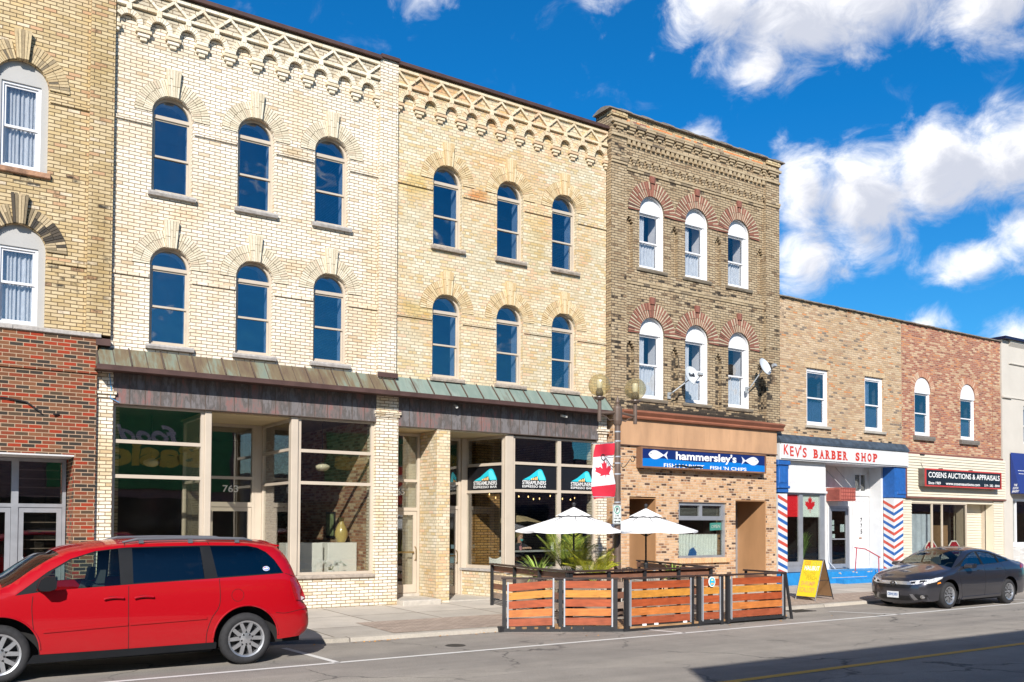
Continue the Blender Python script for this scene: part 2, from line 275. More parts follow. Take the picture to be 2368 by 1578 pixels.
CREAMP = plain('cream_paint', (.50, .425, .335), .45, var=.07, vscale=2, bmp=.05)
CREAMD = plain('cream_soffit', (.62, .50, .30), .6, var=.1, vscale=2)
WHITEP = plain('white_vinyl', (.70, .70, .71), .35, var=.04, vscale=2)
GREYAL = plain('grey_aluminium', (.38, .39, .41), .38, metal=.5, var=.1, vscale=4)
GREYPAN = plain('grey_panel', (.58, .57, .56), .6, var=.06)
STONE = plain('grey_stone', (.40, .37, .34), .9, var=.25, vscale=14, bmp=.9)
STONEB = plain('brown_sandstone', (.38, .32, .26), .9, var=.3, vscale=14, bmp=1.0)
CONC = plain('concrete', (.46, .42, .36), .9, var=.16, vscale=9, bmp=.4)
OLDWOOD = plain('weathered_wood', (.20, .165, .12), .85, var=.4, vscale=6, bmp=.5, stretch=(.4, 4, 4))
BLACKM = plain('black_metal', (.022, .022, .024), .45, var=.2, vscale=6)
BROWNM = plain('brown_metal_cap', (.10, .055, .045), .5, metal=.3, var=.25, vscale=3)
LAMPBR = plain('brown_lamp_paint', (.115, .08, .062), .42, var=.2, vscale=5, bmp=.1)
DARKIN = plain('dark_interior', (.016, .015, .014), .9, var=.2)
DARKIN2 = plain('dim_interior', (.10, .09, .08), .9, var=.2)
REVEAL = plain('plaster_reveal', (.84, .78, .70), .85, var=.12, vscale=3, bmp=.2)
FLOORIN = plain('wood_floor', (.16, .10, .06), .6, var=.2)
GL_UP = glass('upper_glass', (.75, .86, .98), .88, .85, 2.5, wavy=.16)
GL_CU = glass('curtained_glass', (.95, .97, 1), 1.0, .97, 1.9)
GL_ST = glass('shop_glass', (.95, .96, .93), 1.0, .96, 2.2)
WHITE = plain('white_print', (.82, .82, .80), .5, var=.03)
BLACKP = plain('black_vinyl', (.012, .012, .014), .35, var=.1)
LACE = plain('lace_curtain', (.60, .59, .56), .9, var=.22, vscale=9, bmp=.8, stretch=(6, 6, .7))
# ------------------------------------------------------------------ mesh helpers
ORG = {}
def rect(x0, x1, z0, z1): return [(x0, z0), (x1, z0), (x1, z1), (x0, z1)]
class MB:
    def __init__(s): s.v = []; s.f = []; s.mi = []; s.cur = 0
    def add(s, vs, fs):
        b = len(s.v); s.v += [Vector(p) for p in vs]
        for f in fs: s.f.append([i+b for i in f]); s.mi.append(s.cur)
        return s
    def box(s, x0, x1, y0, y1, z0, z1):
        return s.add([(x0, y0, z0), (x1, y0, z0), (x1, y1, z0), (x0, y1, z0), (x0, y0, z1), (x1, y0, z1), (x1, y1, z1), (x0, y1, z1)],
                     [(0, 3, 2, 1), (4, 5, 6, 7), (0, 1, 5, 4), (1, 2, 6, 5), (2, 3, 7, 6), (3, 0, 4, 7)])
    def bbox(s, x0, x1, y0, y1, z0, z1, b=.01):
        """box with chamfered front vertical/horizontal edges"""
        o = [(x0+b, z0+b), (x1-b, z0+b), (x1-b, z1-b), (x0+b, z1-b)]; q = [(x0, z0), (x1, z0), (x1, z1), (x0, z1)]
        vs = [(x, y0, z) for x, z in o]+[(x, y0+b, z) for x, z in q]+[(x, y1, z) for x, z in q]
        fs = [(0, 1, 2, 3), (11, 10, 9, 8)]
        for i in range(4):
            j = (i+1) % 4; fs += [(i+4, j+4, j, i), (i+8, j+8, j+4, i+4)]
        return s.add(vs, fs)
    def prism(s, loops, y0, y1, ax='y', f=None):
        if loops and not isinstance(loops[0][0], (list, tuple)): loops = [loops]
        if ax == 'y': P = lambda a, c, y: (a, y, c)
        elif ax == 'x': P = lambda a, c, y: (y, a, c)
        else: P = lambda a, c, y: (a, c, y)
        if f: P0 = P; P = lambda a, c, y: f(*P0(a, c, y))
        pts = [p for l in loops for p in l]
        tri = tessellate_polygon([[Vector((p[0], p[1], 0)) for p in l] for l in loops])
        b = len(s.v); n = len(pts)
        s.v += [Vector(P(p[0], p[1], y0)) for p in pts]+[Vector(P(p[0], p[1], y1)) for p in pts]
        for t in tri:
            s.f.append([b+i for i in t]); s.f.append([b+n+i for i in reversed(t)]); s.mi += [s.cur]*2
        k = 0
        for l in loops:
            for i in range(len(l)):
                j = (i+1) % len(l); s.f.append([b+k+i, b+k+j, b+n+k+j, b+n+k+i]); s.mi.append(s.cur)
            k += len(l)
        return s
    def tube(s, pts, r, n=8, cap=True):
        pts = [Vector(p) for p in pts]; rs = r if isinstance(r, (list, tuple)) else [r]*len(pts)
        b = len(s.v); prev = None
        for i, p in enumerate(pts):
            t = (pts[min(i+1, len(pts)-1)]-pts[max(i-1, 0)]).normalized()
            if prev is None: a = t.orthogonal().normalized()
            else: a = (prev-t*prev.dot(t)).normalized()
            prev = a; c = t.cross(a)
            for k in range(n):
                q = 2*math.pi*k/n; s.v.append(p+(a*math.cos(q)+c*math.sin(q))*rs[i])
        for i in range(len(pts)-1):
            for k in range(n):
                s.f.append([b+i*n+k, b+i*n+(k+1) % n, b+(i+1)*n+(k+1) % n, b+(i+1)*n+k]); s.mi.append(s.cur)
        if cap:
            s.f.append([b+k for k in reversed(range(n))]); s.f.append([b+(len(pts)-1)*n+k for k in range(n)]); s.mi += [s.cur]*2
        return s
    def lathe(s, prof, c=(0, 0, 0), ax='z', n=24):
        b = len(s.v); m_ = len(prof)
        for r, h in prof:
            for k in range(n):
                q = 2*math.pi*k/n; x, y = r*math.cos(q), r*math.sin(q)
                p = (x, y, h) if ax == 'z' else ((x, h, y) if ax == 'y' else (h, x, y))
                s.v.append(Vector(p)+Vector(c))
        for i in range(m_-1):
            for k in range(n):
                s.f.append([b+i*n+k, b+i*n+(k+1) % n, b+(i+1)*n+(k+1) % n, b+(i+1)*n+k]); s.mi.append(s.cur)
        return s
    def build(s, name, mat, parent=None, smooth=False, org=None, auto=None):
        if org is None: org = ORG.get(parent.name, Vector()) if parent else Vector()
        org = Vector(org)
        me = bpy.data.meshes.new(name); me.from_pydata([tuple(v-org) for v in s.v], [], s.f)
        for mt in (mat if isinstance(mat, (list, tuple)) else [mat]): me.materials.append(mt)
        if any(s.mi): me.polygons.foreach_set('material_index', s.mi)
        bm = bmesh.new(); bm.from_mesh(me); bmesh.ops.recalc_face_normals(bm, faces=bm.faces); bm.to_mesh(me); bm.free()
        if smooth: me.polygons.foreach_set('use_smooth', [True]*len(me.polygons))
        o = bpy.data.objects.new(name, me); C.objects.link(o)
        if smooth and auto is not None:
            me.set_sharp_from_angle(angle=R(auto))
        if parent: o.parent = parent
        else: o.location = org
        ORG[o.name] = org
        return o
def build_each(mb, name, mat, parent, gap=.012, **k):
    """one object for every cluster of touching pieces"""
    par = list(range(len(mb.v)))
    def find(a):
        while par[a] != a: par[a] = par[par[a]]; a = par[a]
        return a
    for f in mb.f:
        r = find(f[0])
        for i in f[1:]: par[find(i)] = r
    boxes = {}
    for i, v in enumerate(mb.v):
        b = boxes.setdefault(find(i), [[1e9]*3, [-1e9]*3])
        for j in range(3): b[0][j] = min(b[0][j], v[j]); b[1][j] = max(b[1][j], v[j])
    keys = list(boxes); cl = {k_: k_ for k_ in keys}
    def fc(a):
        while cl[a] != a: a = cl[a]
        return a
    for i, a in enumerate(keys):
        for b in keys[i+1:]:
            A, B = boxes[a], boxes[b]
            if all(A[0][j]-gap <= B[1][j] and B[0][j]-gap <= A[1][j] for j in range(3)): cl[fc(a)] = fc(b)
    groups = {}
    for f, mi in zip(mb.f, mb.mi): groups.setdefault(fc(find(f[0])), []).append((f, mi))
    out = []
    for g_ in groups.values():
        m2 = MB(); mp = {}
        for f, mi in g_:
            for i in f:
                if i not in mp: mp[i] = len(m2.v); m2.v.append(mb.v[i])
            m2.f.append([mp[i] for i in f]); m2.mi.append(mi)
        out.append(m2.build(name, mat, parent, **k))
    return out
def tag(o, label=None, cat=None, group=None, kind=None):
    if label: o['label'] = label
    if cat: o['category'] = cat
    if group: o['group'] = group
    if kind: o['kind'] = kind
    return o
def thing(name, label, cat, loc, group=None):
    o = bpy.data.objects.new(name, None); C.objects.link(o); o.location = loc; o.empty_display_size = .2
    ORG[o.name] = Vector(loc); return tag(o, label, cat, group)
def copy_tree(o, parent=None):
    c = o.copy(); C.objects.link(c)
    if parent: c.parent = parent
    ORG[c.name] = ORG.get(o.name, Vector())
    for ch in list(o.children): copy_tree(ch, c)
    return c
def structure(mb, name, mat, **k): return tag(mb.build(name, mat, **k), kind='structure')

_txt = {}
def text_mesh(body, bold=0.0, spacing=1.0):
    key = (body, bold, spacing)
    if key in _txt: return _txt[key]
    cu = bpy.data.curves.new('lettering', 'FONT'); cu.body = body; cu.size = 1; cu.offset = bold; cu.space_character = spacing; cu.fill_mode = 'FRONT'; cu.resolution_u = 4
    ob = bpy.data.objects.new('lettering', cu); C.objects.link(ob)
    bpy.context.view_layer.update()
    me = bpy.data.meshes.new_from_object(ob.evaluated_get(bpy.context.evaluated_depsgraph_get()))
    vs = [(v.co.x, v.co.y) for v in me.vertices]; fs = [list(p.vertices) for p in me.polygons]
    bpy.data.objects.remove(ob); bpy.data.curves.remove(cu); bpy.data.meshes.remove(me)
    x0 = min(v[0] for v in vs); x1 = max(v[0] for v in vs); y0 = min(v[1] for v in vs); y1 = max(v[1] for v in vs)
    _txt[key] = ([((x-x0)/(x1-x0), (y-y0)/(y1-y0)) for x, y in vs], fs); return _txt[key]
def put_text(mb, body, place, bold=.0, spacing=1.0, shear=0.0):
    """place(u,v)->3d point for u,v in 0..1 over the lettering's own box"""
    vs, fs = text_mesh(body, bold, spacing)
    mb.add([place(u+shear*(v-.5), v) for u, v in vs], fs); return mb
def text_on_y(mb, body, x0, x1, z0, z1, y, **k): return put_text(mb, body, lambda u, v: (x0+(x1-x0)*u, y, z0+(z1-z0)*v), **k)

def arc_pts(cx, cz, r, a0, a1, n): return [(cx+r*math.cos(R(a0+(a1-a0)*i/n)), cz+r*math.sin(R(a0+(a1-a0)*i/n))) for i in range(n+1)]
def arch_loop(cx, w, zb, zs, n=18): return [(cx-w/2, zb), (cx+w/2, zb)]+arc_pts(cx, zs, w/2, 0, 180, n)
def seg_loop(cx, w, zs, zb, n=16):
    """part of the round head above zb"""
    r = w/2; a = math.degrees(math.asin(max(-1, min(1, (zb-zs)/r)))); return arc_pts(cx, zs, r, a, 180-a, n)

def voussoirs(mb, cx, cz, r0, r1, a0, a1, n, y0, y1, split=.5, gap=.008, jit=.006, skip=None):
    for i in range(n):
        b0 = a0+(a1-a0)*i/n; b1 = a0+(a1-a0)*(i+1)/n
        if skip and skip((b0+b1)/2): continue
        g0 = math.degrees(gap/2/((r0+r1)/2))
        d = random.uniform(-jit, jit)
        parts = [(r0, r1)]
        if split and random.random() < .85:
            k = r0+(r1-r0)*(split if i % 2 else 1-split+.06*random.random()); parts = [(r0, k-gap/2), (k+gap/2, r1)]
        for q0, q1 in parts:
            p = []
            for r, a in ((q0, b0+g0), (q1, b0+g0), (q1, b1-g0), (q0, b1-g0)): p.append((cx+r*math.cos(R(a)), cz+r*math.sin(R(a))))
            mb.prism(p, y0+d+random.uniform(-.003, .003), y1)

def wavy(x0, x1, z0, z1, y, amp=.025, waves=7, n=60, taper=0.0, open_=0.0):
    mb = MB(); b = 0
    vs = []; fs = []
    for i in range(n+1):
        u = i/n; x = x0+(x1-x0)*u; yy = y+amp*math.sin(u*waves*2*math.pi+math.sin(u*9))
        xb = x if not open_ else x0+(x1-x0)*u*(1-open_)
        vs += [(xb, yy*1.0+.01, z0), (x, yy, z1)]
        if i: k = 2*i; fs.append((k-2, k, k+1, k-1))
    return mb.add(vs, fs)

def arch_window(b, cx, w, zb, zs, zm, ztr, y, fm, gm, closed=False, bar=.05, sill=None, reveal=None, curtain=None, panes_mat=None, jamb=None):
    fr = MB(); loops = [arch_loop(cx, w, zb, zs)]
    loops.append(rect(cx-w/2+bar, cx+w/2-bar, zb+bar, ztr))
    if not closed: loops.append(seg_loop(cx, w-2*bar, zs, ztr+.07))
    fr.prism(loops, y, y+.09)
    s = .032; x0, x1 = cx-w/2+bar, cx+w/2-bar
    # two sashes, upper in front of the lower
    fr.prism([rect(x0, x1, zm-.02, ztr), rect(x0+s, x1-s, zm+.02, ztr-s)], y+.03, y+.06)
    fr.prism([rect(x0, x1, zb+bar, zm+.02), rect(x0+s, x1-s, zb+bar+s*1.3, zm-.02)], y+.061, y+.088)
    f = fr.build('window', fm, b)
    g = MB(); g.box(x0+s, x1-s, y+.043, y+.047, zm+.02, ztr-s); g.box(x0+s, x1-s, y+.072, y+.076, zb+bar+s*1.3, zm-.02)
    if not closed: g.prism(seg_loop(cx, w-2*bar, zs, ztr+.07), y+.05, y+.054)
    g.build('pane', gm, f)
    if closed:
        a = MB(); a.prism(seg_loop(cx, w-.004, zs, ztr+.02), y-.03, y-.004); a.build('arch_panel', fm if closed is True else closed, f)
    if sill:
        sm, hw, hh, pr = sill
        q = MB(); nn = 8
        for i in range(nn):
            xx0 = cx-hw+2*hw*i/nn; xx1 = cx-hw+2*hw*(i+1)/nn
        # rough-hewn front
        vs = []; fs = []
        for i in range(nn+1):
            xx = cx-hw+2*hw*i/nn
            for yy, zz in ((y+.02, zb), (-pr, zb-.012), (-pr-random.uniform(0, .02), zb-hh*.5), (-pr+.008, zb-hh), (y+.02, zb-hh)): vs.append((xx, yy+SILLY, zz))
        for i in range(nn):
            for k in range(5):
                j = (k+1) % 5; fs.append((i*5+k, i*5+j, i*5+5+j, i*5+5+k))
        fs += [tuple(range(5)), tuple(nn*5+k for k in range(5))]
        q.add(vs, fs); q.build('sill', sm, f)
    if reveal:
        rv = MB(); rv.prism([arch_loop(cx, w+.002, zb, zs), arch_loop(cx, w-.05, zb+.03, zs)], y+.095, .50); rv.build('reveal', reveal, f)
    if curtain:
        for (cz0, cz1, xa, xb, mt) in curtain:
            wavy(x0+(x1-x0)*xa, x0+(x1-x0)*xb, cz0, cz1, y+.14, .02, 6*(xb-xa)+1).build('curtain', mt, f)
    return f
SILLY = 0.0

def rect_window(b, x0, x1, z0, z1, zm, y, fm, gm, sill=None, bar=.07, curtain=None):
    fr = MB(); s = .04
    fr.prism([rect(x0, x1, z0, z1), rect(x0+bar, x1-bar, z0+bar, z1-bar)], y, y+.1)
    fr.prism([rect(x0+bar, x1-bar, zm-.02, z1-bar), rect(x0+bar+s, x1-bar-s, zm+.025, z1-bar-s)], y+.03, y+.06)
    fr.prism([rect(x0+bar, x1-bar, z0+bar, zm+.025), rect(x0+bar+s, x1-bar-s, z0+bar+s, zm-.02)], y+.061, y+.09)
    f = fr.build('window', fm, b)
    g = MB(); g.box(x0+bar+s, x1-bar-s, y+.043, y+.047, zm+.025, z1-bar-s); g.box(x0+bar+s, x1-bar-s, y+.072, y+.076, z0+bar+s, zm-.02); g.build('pane', gm, f)
    if sill:
        sm, ov, hh, pr = sill; q = MB(); q.bbox(x0-ov, x1+ov, -pr, y+.03, z0-hh, z0, .012); q.build('sill', sm, f)
    for (cz0, cz1, xa, xb, mt) in curtain or []:
        wavy(x0+bar+(x1-x0-2*bar)*xa, x0+bar+(x1-x0-2*bar)*xb, cz0, cz1, y+.14, .02, 6*(xb-xa)+1).build('curtain', mt, f)
    return f

def shop_glazing(b, name, bars, panes, fm, gm, parent_is=None):
    """bars/panes: callables drawing into a mesh"""
    a = MB(); bars(a); f = a.build(name, fm, b)
    g = MB(); panes(g); g.build('pane', gm, f); return f

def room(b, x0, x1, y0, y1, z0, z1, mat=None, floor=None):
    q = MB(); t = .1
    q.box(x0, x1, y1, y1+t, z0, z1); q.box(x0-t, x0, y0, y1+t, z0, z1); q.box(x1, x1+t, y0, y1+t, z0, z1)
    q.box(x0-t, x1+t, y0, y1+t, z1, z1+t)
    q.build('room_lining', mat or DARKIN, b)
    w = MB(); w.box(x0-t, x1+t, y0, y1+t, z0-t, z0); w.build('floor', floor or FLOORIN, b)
def shell(b, x0, x1, z1, mat, depth=14, y0=.5, rz=.45):
    q = MB(); q.box(x0, x0+.25, y0, depth, 0, z1-.05); q.box(x1-.25, x1, y0, depth, 0, z1-.05); q.box(x0+.25, x1-.25, depth-.25, depth, 0, z1-.05); build_each(q, 'side_wall', mat, b)
    r = MB(); r.box(x0+.25, x1-.25, y0, depth-.25, z1-rz-.15, z1-rz); r.build('roof', plain('tar_roof', (.09, .085, .08), .9), b)

# ------------------------------------------------------------------ ground
def ground_mat(name, base, var, cracks=0.0, joints=None, pav=None, rough=.9, lanes=False):
    mt, nt, b = new_mat(name); p = wpos(nt)
    f = noise(nt, p, 60, 4, .7); m1 = noise(nt, p, 1.6, 6, .62); big = noise(nt, p, .25, 4, .6, (.35, 1, 1))
    col = ramp(nt, f, [(.3, tuple(c*(1-var) for c in base)), (.7, tuple(c*(1+var) for c in base))])
    col = mix(nt, .8, col, ramp(nt, m1, [(.3, (.82, .82, .82)), (.72, (1.1, 1.1, 1.1))]), 'MULTIPLY')
    col = mix(nt, .9, col, ramp(nt, big, [(.35, (.84, .84, .85)), (.65, (1.1, 1.09, 1.07))]), 'MULTIPLY')
    h = f
    if lanes:   # wheel tracks along the street, older patches, drips in the parking lane
        col = mix(nt, .8, col, ramp(nt, noise(nt, p, 1.0, 4, .55, (.05, 1.15, 1)), [(.35, (.80, .80, .80)), (.65, (1.16, 1.15, 1.13))]), 'MULTIPLY')
        pt = N(nt, 'ShaderNodeTexVoronoi', ins={'Vector': N(nt, 'ShaderNodeVectorMath', operation='MULTIPLY', ins={0: p, 1: (.16, .45, 1)}).outputs[0], 'Scale': 1.0})
        col = mix(nt, .5, col, ramp(nt, N(nt, 'ShaderNodeSeparateColor', ins={0: pt.outputs['Color']}).outputs[0], [(0, (.84, .84, .85)), (1, (1.1, 1.1, 1.08))]), 'MULTIPLY')
        dr = N(nt, 'ShaderNodeMapRange', ins={0: noise(nt, p, 3.5, 5, .65), 1: .62, 2: .74}).outputs[0]
        col = mix(nt, mth(nt, 'MULTIPLY', dr, .55), col, (.075, .07, .065))
        gr = N(nt, 'ShaderNodeTexVoronoi', ins={'Vector': p, 'Scale': 85.0}); col = mix(nt, .4, col, ramp(nt, gr.outputs['Distance'], [(0, (1.3, 1.28, 1.25)), (.6, (.75, .75, .75))]), 'MULTIPLY')
    if cracks:
        vw = N(nt, 'ShaderNodeVectorMath', operation='ADD', ins={0: p, 1: N(nt, 'ShaderNodeVectorMath', operation='SCALE', ins={0: N(nt, 'ShaderNodeTexNoise', ins={'Vector': p, 'Scale': 1.4, 'Detail': 5.0}).outputs['Color'], 'Scale': 1.0}).outputs[0]})
        vo = N(nt, 'ShaderNodeTexVoronoi', feature='DISTANCE_TO_EDGE', ins={'Vector': vw.outputs[0], 'Scale': .3})
        line = N(nt, 'ShaderNodeMapRange', ins={0: vo.outputs['Distance'], 1: .0, 2: .011, 3: 1.0, 4: 0.0}).outputs[0]
        line = mth(nt, 'MULTIPLY', line, N(nt, 'ShaderNodeMapRange', ins={0: noise(nt, p, .5, 3), 1: .42, 2: .56}).outputs[0])
        col = mix(nt, mth(nt, 'MULTIPLY', line, cracks), col, (.05, .048, .045))
    if joints:
        L_, H_, ms_, jc = joints
        bt = N(nt, 'ShaderNodeTexBrick', offset=0.0 if not pav else .5, ins={'Vector': p, 'Color1': (.82, .82, .82, 1), 'Color2': (1.12, 1.12, 1.12, 1), 'Mortar': (1, 1, 1, 1), 'Scale': 1.0, 'Mortar Size': ms_, 'Mortar Smooth': .2, 'Bias': 0.0, 'Brick Width': L_, 'Row Height': H_})
        col = mix(nt, .9, col, bt.outputs['Color'], 'MULTIPLY'); col = mix(nt, bt.outputs['Fac'], col, jc)
        h = mth(nt, 'SUBTRACT', mth(nt, 'MULTIPLY', f, .4), bt.outputs['Fac'])
    S(b, 'Base Color', col); S(b, 'Roughness', rough); S(b, 'Specular IOR Level', .3); bump(nt, b, h, .5, .006)
    MATS[name] = mt; return mt
ASPH = ground_mat('asphalt_surface', (.335, .305, .268), .34, cracks=.8, lanes=True)
SIDEW = ground_mat('concrete_slab', (.47, .425, .365), .14, joints=(1.5, 1.6, .018, (.17, .145, .11)))
PAVER = ground_mat('paver_brick', (.40, .32, .26), .12, joints=(.21, .105, .007, (.22, .16, .12)), pav=True)
KERBM = ground_mat('kerb_concrete', (.43, .39, .33), .2, joints=(3.1, 9.0, .012, (.15, .13, .11)))
FARG = ground_mat('far_ground_mat', (.20, .19, .17), .2)

q = MB(); q.box(-1500, 1500, -1500, 1500, -1.2, -.1); structure(q, 'ground', FARG)
q = MB(); q.box(-60, 160, -17.0, -4.0, -.09, 0.0); structure(q, 'road', ASPH)
# kerb line: set back beside the van, then flaring out past it
KL = [(-60, -4.12), (4.7, -4.16), (5.1, -4.28), (5.9, -4.60), (9, -4.70), (16.8, -4.66), (17.6, -4.60), (20, -4.50), (26, -4.40), (160, -4.40)]
kt = [(x, y, .075) for x, y in KL]
q = MB()
vs = []; fs = []
for x, y in KL: vs += [(x, y, -.08), (x, y+.02, .062), (x, y+.035, .07), (x, y+.20, .075), (x, y+.20, -.08)]
for i in range(len(KL)-1):
    for k in range(5): j = (k+1) % 5; fs.append((i*5+k, i*5+j, i*5+5+j, i*5+5+k))
q.add(vs, fs); structure(q, 'kerb', KERBM)
q = MB(); vs = []; fs = []
for x, y in KL: vs += [(x, y+.20, .073), (x, 1.0, .145)]
for i in range(len(KL)-1): fs.append((2*i, 2*i+2, 2*i+3, 2*i+1))
q.add(vs, fs); structure(q, 'sidewalk', SIDEW)
def swz(y): return .073+(y+4.45)/5.45*.072       # sidewalk height at a distance from the kerb
q = MB(); vs = []; fs = []
PX = [7.1, 9, 16.8, 18.5, 26, 60]
for i, x in enumerate(PX):
    yk = {7.1: -4.42, 9: -4.48, 16.8: -4.44, 18.5: -4.36, 26: -4.18, 60: -4.18}[x]; yb = -2.75+0.0*i
    vs += [(x, yk, swz(yk)+.006), (x, yb, swz(yb)+.006)]
for i in range(len(PX)-1): fs.append((2*i, 2*i+2, 2*i+3, 2*i+1))
q.add(vs, fs); structure(q, 'brick_paving_strip', PAVER)
q = MB(); q.box(-60, 160, -30, -17.0, -.08, .07); structure(q, 'opposite_sidewalk', SIDEW)

def worn(name, col, wear=.45):
    mt, nt, b = new_mat(name); p = wpos(nt)
    k = N(nt, 'ShaderNodeMapRange', ins={0: noise(nt, p, 22, 6, .75), 1: wear, 2: wear+.12}).outputs[0]
    S(b, 'Base Color', mix(nt, k, (.25, .24, .22), col)); S(b, 'Roughness', .8); MATS[name] = mt; return mt
LINEW = worn('worn_white_line', (.66, .64, .60), .27); LINEY = worn('worn_yellow_line', (.72, .40, .06), .24)
q = MB(); vs = []; fs = []
for i, (x, y) in enumerate([(-60, -6.62), (12, -6.62), (20, -6.55), (26, -6.35), (60, -6.3), (160, -6.3)]): vs += [(x, y-.05, .004), (x, y+.05, .004)]
for i in range(5): fs.append((2*i, 2*i+2, 2*i+3, 2*i+1))
for x0, y0, x1, y1 in ((5.0, -4.75, 5.15, -6.62), (11.75, -5.9, 11.95, -6.62), (17.8, -5.3, 18.6, -6.6), (24.9, -4.6, 25.2, -6.4)):
    b0 = len(vs); vs += [(x0-.05, y0, .004), (x0+.05, y0, .004), (x1+.05, y1, .004), (x1-.05, y1, .004)]; fs.append((b0, b0+1, b0+2, b0+3))
q.add(vs, fs); structure(q, 'white_parking_lines', LINEW)
q = MB(); q.add([(-60, -10.80, .004), (160, -10.80, .004), (160, -10.66, .004), (-60, -10.66, .004)], [(0, 1, 2, 3)]); structure(q, 'yellow_centre_line', LINEY)
q = MB(); q.lathe([(0, .004), (.16, .006), (.17, .002)], (7.5, -5.9, 0), n=20); tag(q.build('utility_cover', plain('iron_cover', (.06, .055, .05), .7, metal=.5), org=(7.5, -5.9, 0)), 'small dark round iron cover set in the road', 'utility cover')
g_ = MB()
for i in range(9): g_.box(16.95+i*.075, 16.99+i*.075, -5.05, -4.72, .001, .012)
g_.box(16.9, 17.62, -5.09, -5.05, .001, .014); g_.box(16.9, 17.62, -4.72, -4.68, .001, .014)
tag(g_.build('drain_grate', MATS['iron_cover'], org=(17.2, -4.9, 0)), 'dark slotted iron drain in the gutter past the end of the deck', 'drain')
random.seed(3)
lf = plain('dry_leaf', (.55, .26, .05), .8, var=.4)
leafm = MB()
for i in range(46):
    x = random.uniform(5.5, 9.2) if i < 30 else random.uniform(9, 18); y = (-4.76 if i < 30 else random.uniform(-6.4, -6.0))+random.uniform(-.07, .03); a = random.uniform(0, 6.3); s_ = random.uniform(.015, .04)
    z = .008; leafm.add([(x+s_*math.cos(a+k*1.57)*(1 if k % 2 else .5), y+s_*math.sin(a+k*1.57)*(1 if k % 2 else .5), z+random.uniform(0, .02)) for k in range(4)], [(0, 1, 2, 3)])
tag(leafm.build('fallen_leaves', lf), kind='stuff')
# ================================================================== left building (tan brick over red brick shop)
bL = thing('brick_building', 'tan brick building at the left edge with modern red brick shopfront below', 'building', (0, 0, .15))
X0 = -6.0
LWX = [-4.35, -2.38, -.42, 1.54]
def wall_with(name, b, outer, holes, mat, y0=0.0, y1=.48):
    q = MB(); q.prism([outer]+holes, y0, y1); return q.build(name, mat, b)
holes = []
for cx in LWX: holes += [arch_loop(cx, .90, 8.53, 10.13), arch_loop(cx, .90, 5.62, 7.06)]
wall_with('upper_wall', bL, rect(X0, 3.14, 5.60, 13.6), [h for h in holes if h[0][1] > 5.7] , L_BR) if 0 else None
low = [arch_loop(cx, .90, 5.61, 7.06) for cx in LWX]
wall_with('upper_wall', bL, rect(X0, 3.14, 5.595, 13.6), [arch_loop(cx, .90, 8.53, 10.13) for cx in LWX]+low, L_BR)
q = MB(); q.box(2.69, 3.12, -.10, -.002, 5.595, 13.6); build_each(q, 'pilaster', L_BR, bL)
q = MB()
for z in (9.90, 6.86):
    xs = [X0]+[v for cx in LWX for v in (cx-.47, cx+.47)]+[2.69]
    for i in range(0, len(xs), 2): q.bbox(xs[i], xs[i+1], -.035, -.002, z, z+.065, .006)
build_each(q, 'string_course', L_BR, bL)
GREYW = plain('grey_window_panel', (.40, .39, .37), .5, var=.03)
for cx in LWX:
    for zb, zs, top in ((8.53, 10.13, 1), (5.61, 7.06, 0)):
        f = MB(); f.prism([arch_loop(cx, .90, zb, zs), rect(cx-.33, cx+.33, zb+.05, zs+.04)], .07, .13)
        fo = f.build('window_surround', GREYW, bL)
        rect_window(fo, cx-.33, cx+.33, zb+.05, zs+.04, zb+.82, .10, WHITEP, GL_CU, bar=.045, curtain=[(zb+.1, zs, 0, .48, LACE), (zb+.1, zs, .5, 1, LACE)])
        s_ = MB(); s_.bbox(cx-.52, cx+.50, -.07, .07, zb-.10, zb, .012)
        if top: s_.build('sill', plain('rusty_sill', (.36, .20, .12), .9, var=.6, vscale=7, bmp=.5), fo)
        a = MB(); zc = zs; iso = L_IS
        voussoirs(a, cx, zc, .455, .80, 0, 180, 40, -.035, .0, skip=lambda t: 78 < t < 102)
        build_each(a, 'brick_arch', L_IS if (top or cx < 1) else LD_IS, bL)
        k = MB()
        for i in range(5):
            u0 = -.5+i/5; u1 = u0+1/5-.03; w0, w1 = .20, .30; za, zb2 = zc+.44, zc+.99
            k.prism([(cx+w0*u0, za), (cx+w0*u1, za), (cx+w1*u1, zb2), (cx+w1*u0, zb2)], -.10+random.uniform(-.008, .008), .0)
        k.build('keystone', L_IS if (top or cx < 1) else LD_IS, bL)
